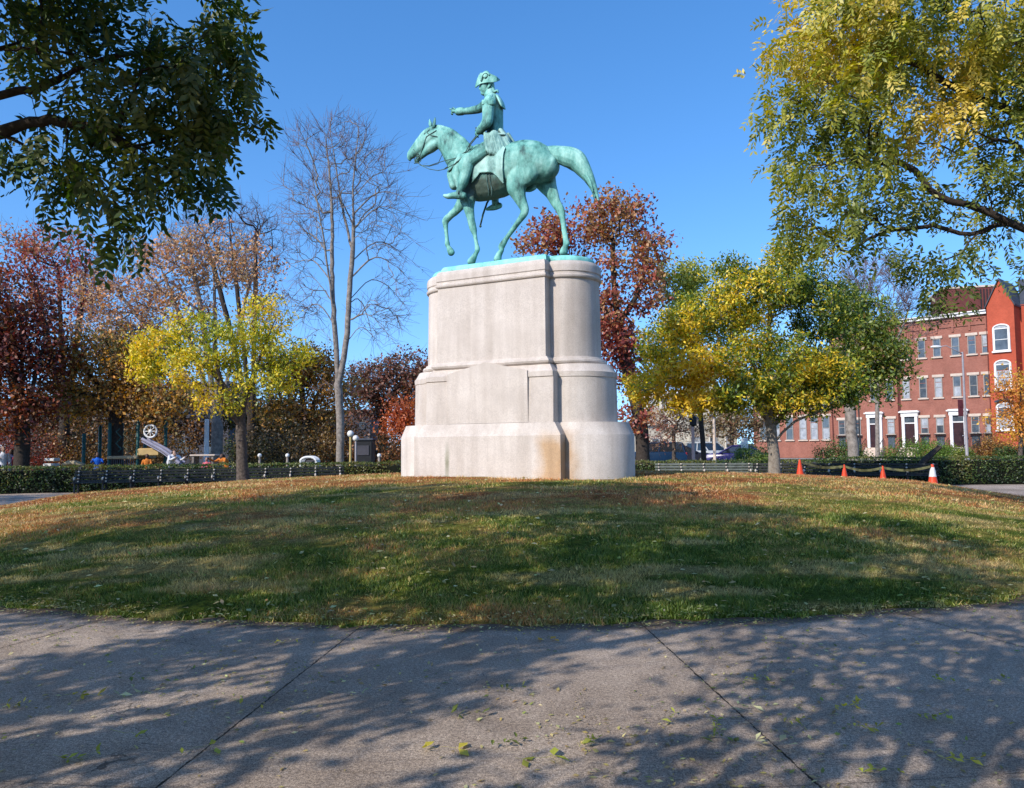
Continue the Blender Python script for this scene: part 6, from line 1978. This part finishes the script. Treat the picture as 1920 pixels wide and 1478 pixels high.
M['pole_grey'] = mat('galvanised_pole', (.33, .31, .33), .5, col2=(.25, .24, .26), scale=3)
M['dark_red'] = mat('dark_red_cloth', (.10, .02, .03), .8)
M['white_paint'] = mat('white_paint', (.78, .77, .74), .5, col2=(.66, .65, .62), scale=3)
M['green_post'] = mat('green_post', (.012, .085, .075), .4, col2=(.008, .06, .055), scale=3)
lamp()


def post(px, Y, ztop_py, r, m_, name, label, cat, ball=0, sign=None):
    x = gx(px, Y); zt_ = at(px, ztop_py, Y).z
    o = empty(name, (x, Y, 0)); tag(o, label, cat)
    p = MB(); p.lathe([(r * 1.3, 0), (r * 1.3, .2), (r, .3), (r * .85, zt_ - .02), (r * .6, zt_)], (0, 0, 0), 10); p.build('pole', m_, o, 'auto')
    if ball: b_ = MB(); b_.ball((0, 0, zt_ + ball * .7), (ball, ball, ball)); b_.build('lamp_globe' if ball > .12 else 'finial', M['white_paint'], o, True)
    if sign:
        s_ = MB(); s_.box((0, -.06, zt_ - sign[1] / 2), (sign[0], .03, sign[1]), bev=.01); s_.build('sign_panel', sign[2], o)
    return o


post(1340, 44, 782, .09, M['stone_trim'], 'pale_post', 'pale slim post rising from the hedge below the yellow leaves', 'post')
post(1300, 46, 800, .10, mat('pink_granite', (.62, .42, .36), .8), 'pinkish_post', 'pinkish post with a dark lantern beside the pale slim post', 'post', ball=0)
L_ = MB(); x = gx(1301, 46); z = at(1301, 800, 46).z
L_.lathe([(.06, 0), (.20, .12), (.22, .5), (.12, .62), (.03, .74)], (0, 0, 0), 8)
lo = L_.build('street_lantern', M['black_iron'], None, 'auto', (x, 46, z - .02)); tag(lo, 'black lantern on top of the pinkish post', 'lantern')
post(1396, 50, 822, .035, M['pole_grey'], 'sign_post', 'small white parking sign on a thin post above the deep blue car', 'sign', sign=(.42, .62, M['white_paint']))
post(387, 40, 786, .13, M['white_paint'], 'white_pole', 'thick white pole beside the violet grey building', 'pole')
post(657, 38, 818, .06, mat('yellow_post', (.45, .34, .12), .7), 'yellow_post', 'slim yellowish post topped by a white globe left of the dark kiosk', 'post', ball=.16)
post(667, 39, 826, .05, M['pole_grey'], 'grey_post', 'slim grey post with white globe touching the dark kiosk', 'post', ball=.15)
post(698, 42, 822, .04, M['stone_trim'], 'thin_post', 'thin pale post right of the dark kiosk', 'post')
for px in (487, 539, 711):
    o = post(px, 38, 857, .07, M['bark_grey'], 'park_bollard', 'short grey bollard with pale cap standing behind the left hedge', 'bollard', ball=.10); o['group'] = 'bollards behind the left hedge'
# kiosk
Y = 41; o = empty('kiosk', (gx(681, Y), Y, 0)); tag(o, 'dark boxy kiosk behind the left hedge near the pedestal', 'kiosk')
k = MB(); k.box((0, .5, .95), (.9, 1.0, 1.9), bev=.03); k.build('cabinet', M['black_iron'], o)
k = MB(); k.box((0, .5, 1.96), (1.05, 1.15, .12), bev=.03); k.build('roof', M['slate'], o)
k = MB(); k.box((0, -.02, 1.4), (.6, .04, .5), bev=.01); k.build('notice_panel', M['greywall'], o)

# red sign behind the slender tree
Y = 60; p = at(1617, 706, Y)
o = empty('red_shop_sign', (p.x, Y, p.z), .3); tag(o, 'small bright red sign with white strokes seen through the slender green tree', 'sign')
k = MB(); k.box((0, 0, 0), (1.25, .10, .95), bev=.02); k.build('sign_board', mat('red_sign', (.65, .03, .05), .5), o)
k = MB()
for i, (xx, hh, zz) in enumerate(((-.42, .3, 0), (-.28, .46, .06), (-.12, .46, .06), (.03, .30, -.02), (.22, .30, -.02), (.36, .3, -.02))): k.box((xx, -.06, zz), (.07, .03, hh))
k.box((.12, -.062, .10), (.26, .028, .06)); k.build('lettering', M['white_paint'], o)
k = MB(); k.tube([(.3, .05, 0), (.3, 3.2, 0)], .04, 6); k.tube([(-.4, .05, -.5), (-.4, .05, -p.z)], .05, 6); k.build('bracket', M['black_iron'], o)

# ================================================================ benches
M['slat'] = mat('dark_green_slat', (.018, .022, .022), .6, col2=(.008, .010, .010), scale=5, spec=.5)
M['slat_sunlit'] = mat('sunlit_slat', (.16, .18, .16), .6, col2=(.09, .10, .09), scale=5, spec=.4)  # paler copy of the dark slats, sunlight put into the colour
M['cast'] = mat('cast_iron_leg', (.06, .055, .05), .7, col2=(.03, .03, .028), scale=8)
M['highlight'] = mat('pale_highlight', (.62, .55, .45), .7)  # bright highlights on the stanchions, put in as pale balls and curls


def bench(pa, pb, n_posts, slat, label):
    a = Vector((*pa, 0)); b = Vector((*pb, 0)); L_ = (b - a).length
    o = empty('long_park_bench', a, atan2((b - a).y, (b - a).x)); tag(o, label, 'bench')
    for i in range(n_posts):
        x = L_ * i / (n_posts - 1)
        p = MB()
        p.tube([(x, .12, 0), (x, .16, .40), (x, .26, .80)], [.04, .036, .032], 6)
        p.tube([(x, .14, .38), (x, -.30, .37), (x, -.34, 0)], [.032, .03, .036], 6)
        p.tube([(x, .20, .60), (x, -.10, .62), (x, -.34, .58), (x, -.38, .50), (x, -.31, .38)], [.024, .026, .034, .036, .026], 6)
        q = p.build('bench_stanchion', M['cast'], o, 'auto')
        p = MB()
        for z in (.80, .68, .56, .45): p.ball((x, .10 + (z - .4) * .25, z), (.034, .035, .030), 8, 6)
        p.tube([(x, -.30, .60), (x, -.36, .58), (x, -.385, .52)], [.03, .036, .025], 6)
        p.build('highlight_dots', M['highlight'], q, True)
    for z in (.47, .58, .69, .79):
        s_ = MB(); s_.box((L_ / 2, .17 + (z - .4) * .25, z), (L_ + .3, .03, .075), bev=.008); s_.build('slat', slat, o)
    for y in (-.28, -.18, -.08, .02, .11):
        s_ = MB(); s_.box((L_ / 2, y, .415), (L_ + .3, .08, .03), bev=.008); s_.build('slat', slat, o)
    return o


bench((gx(146, 28.2), 28.2), (gx(638, 30.3), 30.3), 11, M['slat'], 'long dark slatted bench with pale stanchions along the left hedge')
bench((gx(1235, 31.6), 31.6), (gx(1405, 31.0), 31.0), 5, M['slat_sunlit'], 'slatted bench with white highlighted stanchions lit by sun right of the pedestal')
bench((gx(1418, 30.6), 30.6), (gx(1750, 28.2), 28.2), 8, M['slat'], 'long dark bench in shade behind the orange cones')

# ================================================================ cones and tape
M['orange'] = mat('cone_orange', (.75, .07, .02), .5, col2=(.55, .05, .015), scale=8)
M['cone_white'] = mat('cone_collar', (.8, .78, .76), .4)


def cone(px, Y, h, label, collar):
    x = gx(px, Y); z = gz(x, Y) + .02
    o = empty('traffic_cone', (x, Y, z), random.uniform(-.3, .3)); tag(o, label, 'traffic cone', 'orange cones in front of the shaded bench')
    r = .15 * h / .7
    b_ = MB(); b_.box((0, 0, .02), (r * 2.7, r * 2.7, .045), bev=.02); b_.build('base', M['orange'], o)
    b_ = MB(); b_.lathe([(r * 1.05, .042), (r * .95, .08), (r * .28, h - .03), (r * .22, h), (r * .14, h)], (0, 0, 0), 20); b_.build('cone_body', M['orange'], o, 'auto')
    if collar:
        f = lambda zz: r * .95 + (r * .28 - r * .95) * (zz - .08) / (h - .11) + .004
        for (a, c) in ((.50, .88),):
            b_ = MB(); b_.lathe([(f(h * a), h * a), (f(h * c), h * c)], (0, 0, 0), 20, cap=False); b_.build('collar', M['cone_white'], o, True)
    return Vector((x, Y, z + h))


c1 = cone(1499, 22.2, .46, 'leftmost orange cone, right beside the pale slanting trunk', False)
c2 = cone(1582, 22.6, .40, 'orange cone second from the pale trunk', False)
c3 = cone(1654, 22.9, .44, 'orange cone third from the pale trunk, without white bands', False)
c4 = cone(1747, 23.4, .72, 'tallest orange cone with white bands near the right hedge', True)
tp = MB()
for a, b in ((c1, c2), (c2, c3), (c3, c4)):
    n = 12; pr = []
    for i in range(n + 1):
        t = i / n; p = a.lerp(b, t) + Vector((0, 0, -.05 - .10 * sin(pi * t)))
        tw = sin(t * 9) * .35
        pr.append((p + Vector((0, sin(tw) * .035, cos(tw) * .035)), p - Vector((0, sin(tw) * .035, cos(tw) * .035))))
    vs = [q for r in pr for q in r]; fs = [(2 * i, 2 * i + 1, 2 * i + 3, 2 * i + 2) for i in range(n)]
    tp.add([q + Vector((0, -.01, 0)) for q in vs], fs)
M['tape'] = mat('caution_tape', (.26, .24, .09), .7, col2=(.07, .065, .035), scale=6, detail=1)
o = tp.build('caution_tape', M['tape']); tag(o, 'sagging yellow tape strung between the orange cones', 'tape')
# leaning dark board over the hedge
Y = 29.6; a = at(1718, 880, Y); b = at(1762, 838, Y)
lb = MB(); lb.tube([a, (a + b) / 2 + Vector((0, 0, .03)), b], [.16, .20, .15], 8, flat=.5)
o = lb.build('leaning_log', M['bark_dark'], None, 'auto'); tag(o, 'dark log sticking up out of the right hedge behind the tallest cone', 'log')

# ================================================================ playground
Y = 36.0
def gpost(px, py, Yp=Y, r=.075):
    x = gx(px, Yp); zt_ = at(px, py, Yp).z
    return (x, Yp, zt_, r)


px0 = gx(250, Y)
pg = empty('play_structure', (px0, Y, 0)); tag(pg, 'green posted playground structure with a deck, white ring and grey slide behind the left hedge', 'playground')
for (px, py, dy) in ((157, 815, 0), (205, 795, 0), (258, 790, 0), (310, 786, .8), (187, 800, 1.6), (228, 795, 1.8), (272, 792, 2.0)):
    x, yy, zt_, r = gpost(px, py, Y + dy)
    p = MB(); p.lathe([(r, 0), (r, zt_), (r * .5, zt_ + .05)], (x - px0, dy, 0), 10)
    for k in range(1, 7): p.lathe([(r * 1.25, zt_ * k / 7 - .02), (r * 1.25, zt_ * k / 7 + .02)], (x - px0, dy, 0), 10)
    p.build('post', M['green_post'], pg, 'auto')
M['deck'] = mat('beige_deck', (.42, .33, .2), .8)
M['plastic_tan'] = mat('tan_plastic', (.55, .38, .16), .5)
xa, xb = gx(207, Y) - px0, gx(257, Y) - px0; zd = at(230, 858, Y).z
d = MB(); d.box(((xa + xb) / 2, .8, zd), (xb - xa + .2, 1.9, .14), bev=.03); d.build('deck', M['deck'], pg)
g = MB()
for i in range(12): g.tube([(xa + .1 + (xb - xa - .2) * i / 11, -.1, .1), (xa + .1 + (xb - xa - .2) * i / 11, -.1, zd - .08)], .025, 5)
g.build('railing', M['greywall'], pg)
for k, px in enumerate((222, 235)):
    g = MB(); x = gx(px, Y) - px0
    g.tube([(x + .12 * sin(i * 1.6 + k), 0, zd + .25 + i * .13) for i in range(9)], .025, 6); g.build('climbing_bar', M['plastic_tan'] if k else M['green_post'], pg, True)
cw = at(284, 809, Y); R_ = 11.5 / 1500 * Y
w = MB(); w.tube([(cw.x - px0 + R_ * cos(a), -.1, cw.z + R_ * sin(a)) for a in np.linspace(0, 2 * pi, 29)], .045, 7, cap=False)
for i in range(8): w.tube([(cw.x - px0, -.1, cw.z), (cw.x - px0 + R_ * cos(i * pi / 4), -.1, cw.z + R_ * sin(i * pi / 4))], .022, 5)
w.ball((cw.x - px0, -.12, cw.z), (.085, .05, .085)); w.build('play_wheel', M['white_paint'], pg, True)
s0, s1, s2 = at(275, 823, Y), at(312, 843, Y), at(345, 868, Y)
sl_ = MB()
for dy in (-.28, .28): sl_.tube([(q.x - px0, dy - .2, q.z) for q in (s0, (s0 + s1) / 2, s1, (s1 + s2) / 2 + Vector((0, 0, .02)), s2)], .07, 7)
q = [(p_.x - px0, p_.z - .1) for p_ in (s0, s1, s2)]
for (x0, z0), (x1, z1) in zip(q[:-1], q[1:]): sl_.add([(x0, -.5, z0), (x1, -.5, z1), (x1, .1, z1), (x0, .1, z0), (x0, -.5, z0 - .05), (x1, -.5, z1 - .05), (x1, .1, z1 - .05), (x0, .1, z0 - .05)], [(0, 1, 2, 3), (7, 6, 5, 4), (0, 4, 5, 1), (2, 6, 7, 3), (1, 5, 6, 2), (0, 3, 7, 4)])
sl_.build('slide', mat('pale_slide', (.36, .34, .42), .5), pg, 'auto')
u = MB(); tt = at(272, 848, Y)
u.box((tt.x - px0 + .2, .3, tt.z), (1.0, .9, .35), bev=.05); u.build('play_panel', M['plastic_tan'], pg)

Y = 34.5; o = empty('play_boulder', (gx(138, Y), Y, 0)); tag(o, 'low tan curved play platform left of the blue clad child', 'play platform')
k = MB(); pts = [at(116, 872, Y), at(128, 867, Y), at(142, 867, Y), at(158, 872, Y)]
k.tube([(p.x - gx(138, Y), 0, p.z - .02) for p in pts], [.06, .1, .1, .08], 8); k.build('platform_top', M['deck'], o, True)
k = MB(); [k.box((dx, 0, .42), (.12, .3, .84)) for dx in (-.35, .35)]; k.build('leg', M['greywall'], o)
Y = 37; o = empty('white_box_stack', (gx(97, Y), Y, 0)); tag(o, 'stack of white slabs beside the dark tree trunk left of the play structure', 'white boxes')
k = MB()
k.box((0, 0, .35), (.46, .5, .7)); k.build('plinth', M['greywall'], o)
for i, (zz, wd_) in enumerate(((.88, .5), (1.12, .46))):
    k = MB(); k.box((.03 * i, 0, zz), (wd_, .5, .13), bev=.02); k.build('slab', M['white_paint'], o)
# picnic table and white play dome
Y = 35; xx = gx(385, Y); o = empty('picnic_table', (xx, Y, 0)); tag(o, 'grey topped picnic table behind the child in pink', 'table')
k = MB(); k.box((0, 0, 1.28), (1.1, .7, .07), bev=.02); k.build('table_top', M['stone_trim'], o)
for dx in (-.42, .42): k = MB(); k.box((dx, 0, .62), (.10, .6, 1.25), bev=.01); k.build('leg', M['bark_grey'], o)
Y = 34; c = at(581, 866, Y); o = empty('play_dome', (c.x, Y, 0)); tag(o, 'small white arched play dome showing above the hedge left of the bare tree', 'play dome')
k = MB()
for dy in (-.25, 0, .25): k.tube([(.33 * cos(a), dy, 1.0 + .18 * sin(a)) for a in np.linspace(0, pi, 13)], .055, 7)
k.build('arch', M['white_paint'], o, True)
k = MB(); [k.box((sx_ * .33, 0, .5), (.10, .6, 1.0), bev=.02) for sx_ in (-1, 1)]; k.build('side_panel', M['white_paint'], o)
k = MB(); k.box((0, .28, .75), (.55, .05, .6), bev=.01); k.build('back_panel', M['greywall'], o)

# ================================================================ people (small, behind the hedge)
SK = mat('skin', (.45, .27, .19), .6); SKD = mat('skin_dark', (.12, .065, .045), .6)
HAIR = mat('hair_dark', (.02, .015, .012), .8); HAIRB = mat('hair_brown', (.12, .07, .04), .8)


def person(px, Y, h, top, bottom, label, rz=0.0, pose='stand', skin=SK, hair=HAIR, z0=0.0, arm=(.2, .3)):
    o = empty('person', (gx(px, Y), Y, z0), rz); tag(o, label, 'person')
    s = h / 1.75
    if pose == 'stand': hip, sh, hd, lean = .92, 1.42, 1.62, 0
    elif pose == 'bend': hip, sh, hd, lean = .88, 1.22, 1.28, -.34
    else: hip, sh, hd, lean = .42, .90, 1.10, -.10
    V3 = lambda x, y, z: (x * s, y * s, z * s)
    def legs(sx_, g=0):
        if pose == 'sit': return [V3(.10 * sx_, 0, hip), V3(.13 * sx_, -.40, hip + .04), V3(.13 * sx_, -.44, .05)]
        st_ = .10 * sx_ if pose == 'stand' else 0
        return [V3(.09 * sx_, 0, hip), V3(.11 * sx_, st_ * .4 - .03, .48), V3(.12 * sx_, st_, .06)]
    def arms(sx_):
        a = arm[0 if sx_ < 0 else 1]
        return [V3(.19 * sx_, lean, sh - .04), V3(.25 * sx_, lean - .10 * a * 3, sh - .32 + a * .3), V3(.20 * sx_, lean - .32 * a * 3 - .03, sh - .52 + a * .9)]
    b_ = MB()
    loft(b_, [V3(0, 0, hip - .04), V3(0, lean * .4, (hip + sh) / 2), V3(0, lean * .9, sh - .06), V3(0, lean, sh + .02)], [.12 * s, (.10 * s, .13 * s), (.11 * s, .18 * s), .07 * s], (1, 0, 0), 10, 3)
    loft(b_, [V3(0, lean, sh), V3(0, lean - .01, hd - .10)], [.055 * s, .05 * s], (1, 0, 0), 8, 2)
    loft(b_, [V3(0, lean - .02, hd - .11), V3(0, lean - .03, hd - .02), V3(0, lean - .01, hd + .07)], [(.06 * s, .05 * s), (.095 * s, .078 * s), (.08 * s, .07 * s)], (1, 0, 0), 10, 3)
    loft(b_, [V3(0, lean - .115, hd + .01), V3(0, lean - .13, hd - .025)], [.012 * s, .016 * s], (1, 0, 0), 6, 1)
    for sx_ in (-1, 1):
        L_ = legs(sx_); loft(b_, L_, [.085 * s, .06 * s, .045 * s], (1, 0, 0), 8, 3)
        e = L_[-1]; loft(b_, [(e[0], e[1] + .03 * s, .04 * s), (e[0], e[1] - .16 * s, .03 * s)], [.045 * s, .035 * s], (1, 0, 0), 8, 2)
        A_ = arms(sx_); loft(b_, A_, [.05 * s, .042 * s, .03 * s], (0, 1, 0), 8, 3)
        e = Vector(A_[-1]); dr = (e - Vector(A_[1])).normalized()
        for k in range(4): b_.tube([e, e + dr * .07 * s + Vector((.012 * (k - 1.5) * s, 0, 0)), e + dr * (.13 - .01 * abs(k - 1.5)) * s + Vector((.014 * (k - 1.5) * s, .01 * s, -.01 * s))], .009 * s, 5)
        b_.tube([e, e + dr * .06 * s + Vector((-.035 * sx_ * s, 0, 0))], .010 * s, 5)
    body = fuse(b_, 'body', skin, o, .016 * max(s, .6), 2, .4)
    c = MB()
    loft(c, [V3(0, 0, hip - .10), V3(0, lean * .4, (hip + sh) / 2), V3(0, lean * .9, sh - .05), V3(0, lean, sh + .03)], [(.135 * s, .155 * s), (.125 * s, .155 * s), (.13 * s, .20 * s), .085 * s], (1, 0, 0), 12, 3)
    for sx_ in (-1, 1):
        A_ = [Vector(q) for q in arms(sx_)]; loft(c, [A_[0], A_[1], A_[1].lerp(A_[2], .8)], [.068 * s, .056 * s, .046 * s], (0, 1, 0), 8, 3)
    fuse(c, 'shirt', top, o, .018, 1, .4)
    c = MB()
    loft(c, [V3(0, 0, hip + .05), V3(0, 0, hip - .06)], [(.13 * s, .155 * s), (.13 * s, .16 * s)], (1, 0, 0), 12, 2)
    for sx_ in (-1, 1):
        L_ = [Vector(q) for q in legs(sx_)]; loft(c, [L_[0], L_[1], L_[1].lerp(L_[2], .93)], [.10 * s, .075 * s, .062 * s], (1, 0, 0), 9, 3)
    fuse(c, 'trousers', bottom, o, .018, 1, .4)
    c = MB(); c.ball(V3(0, lean + .015, hd + .035), (.092 * s, .10 * s, .085 * s), 12, 8); c.ball(V3(0, lean + .045, hd - .03), (.08 * s, .065 * s, .08 * s), 10, 6); c.build('hair', hair, o, True)
    for sx_ in (-1, 1):
        c = MB(); c.ball(V3(.03 * sx_, lean - .112, hd + .005), (.009 * s, .007 * s, .007 * s), 8, 6); c.build('eye', HAIR, o, True)
    return o


cl = lambda n, c: mat(n, c, .85, col2=tuple(v * .7 for v in c), scale=8)
navy = cl('navy_cloth', (.02, .03, .09)); blk = cl('black_cloth', (.015, .015, .018)); wht = cl('white_cloth', (.7, .7, .72)); red = cl('red_cloth', (.38, .03, .03)); blu = cl('blue_cloth', (.01, .12, .55))
orr = cl('orange_cloth', (.65, .20, .03)); pnk = cl('pink_cloth', (.75, .16, .2)); gry = cl('grey_cloth', (.22, .22, .25)); grn = cl('green_cloth', (.05, .12, .09)); den = cl('denim', (.05, .09, .18))
person(6, 34, 1.75, wht, navy, 'person in a white top at the far left edge behind the hedge', .8, arm=(.4, .1), hair=HAIRB)
person(22, 35, 1.62, navy, blk, 'person in navy beside the white topped one at the left edge', -.5, skin=SKD)
person(36, 34.5, 1.60, red, navy, 'person in a red jacket in the left edge group', .6, arm=(.1, .5))
person(50, 36, 1.66, grn, blk, 'person in dark green standing right of the red jacket', -.9)
person(183, 34, 1.45, blu, den, 'child in a bright blue shirt beside the play structure posts', .4, skin=SKD, arm=(.5, .4))
person(276, 35.2, 1.36, orr, blk, 'child in orange under the slide', .2, skin=SKD)
person(318, 34.3, 1.85, wht, blk, 'person in a white shirt bending forward at the foot of the slide', .9, 'bend', arm=(.5, .5))
person(388, 33.9, 1.20, pnk, red, 'small child in pink in front of the picnic table', 0, arm=(.2, .2))
person(428, 34.2, 1.66, orr, gry, 'person in an orange top left of the yellow tree trunk', -.5, 'bend', skin=SKD, arm=(.6, .4))
person(1284, 50, 1.7, gry, blk, 'dark dressed person walking by the parked black car', .5, arm=(.3, .1)) if False else None

# thick trunks behind the playground whose crowns merge into the autumn mass
for i, (px, Y, w_) in enumerate(((412, 43, .42), (372, 45, .30), (345, 44, .26))):
    pass
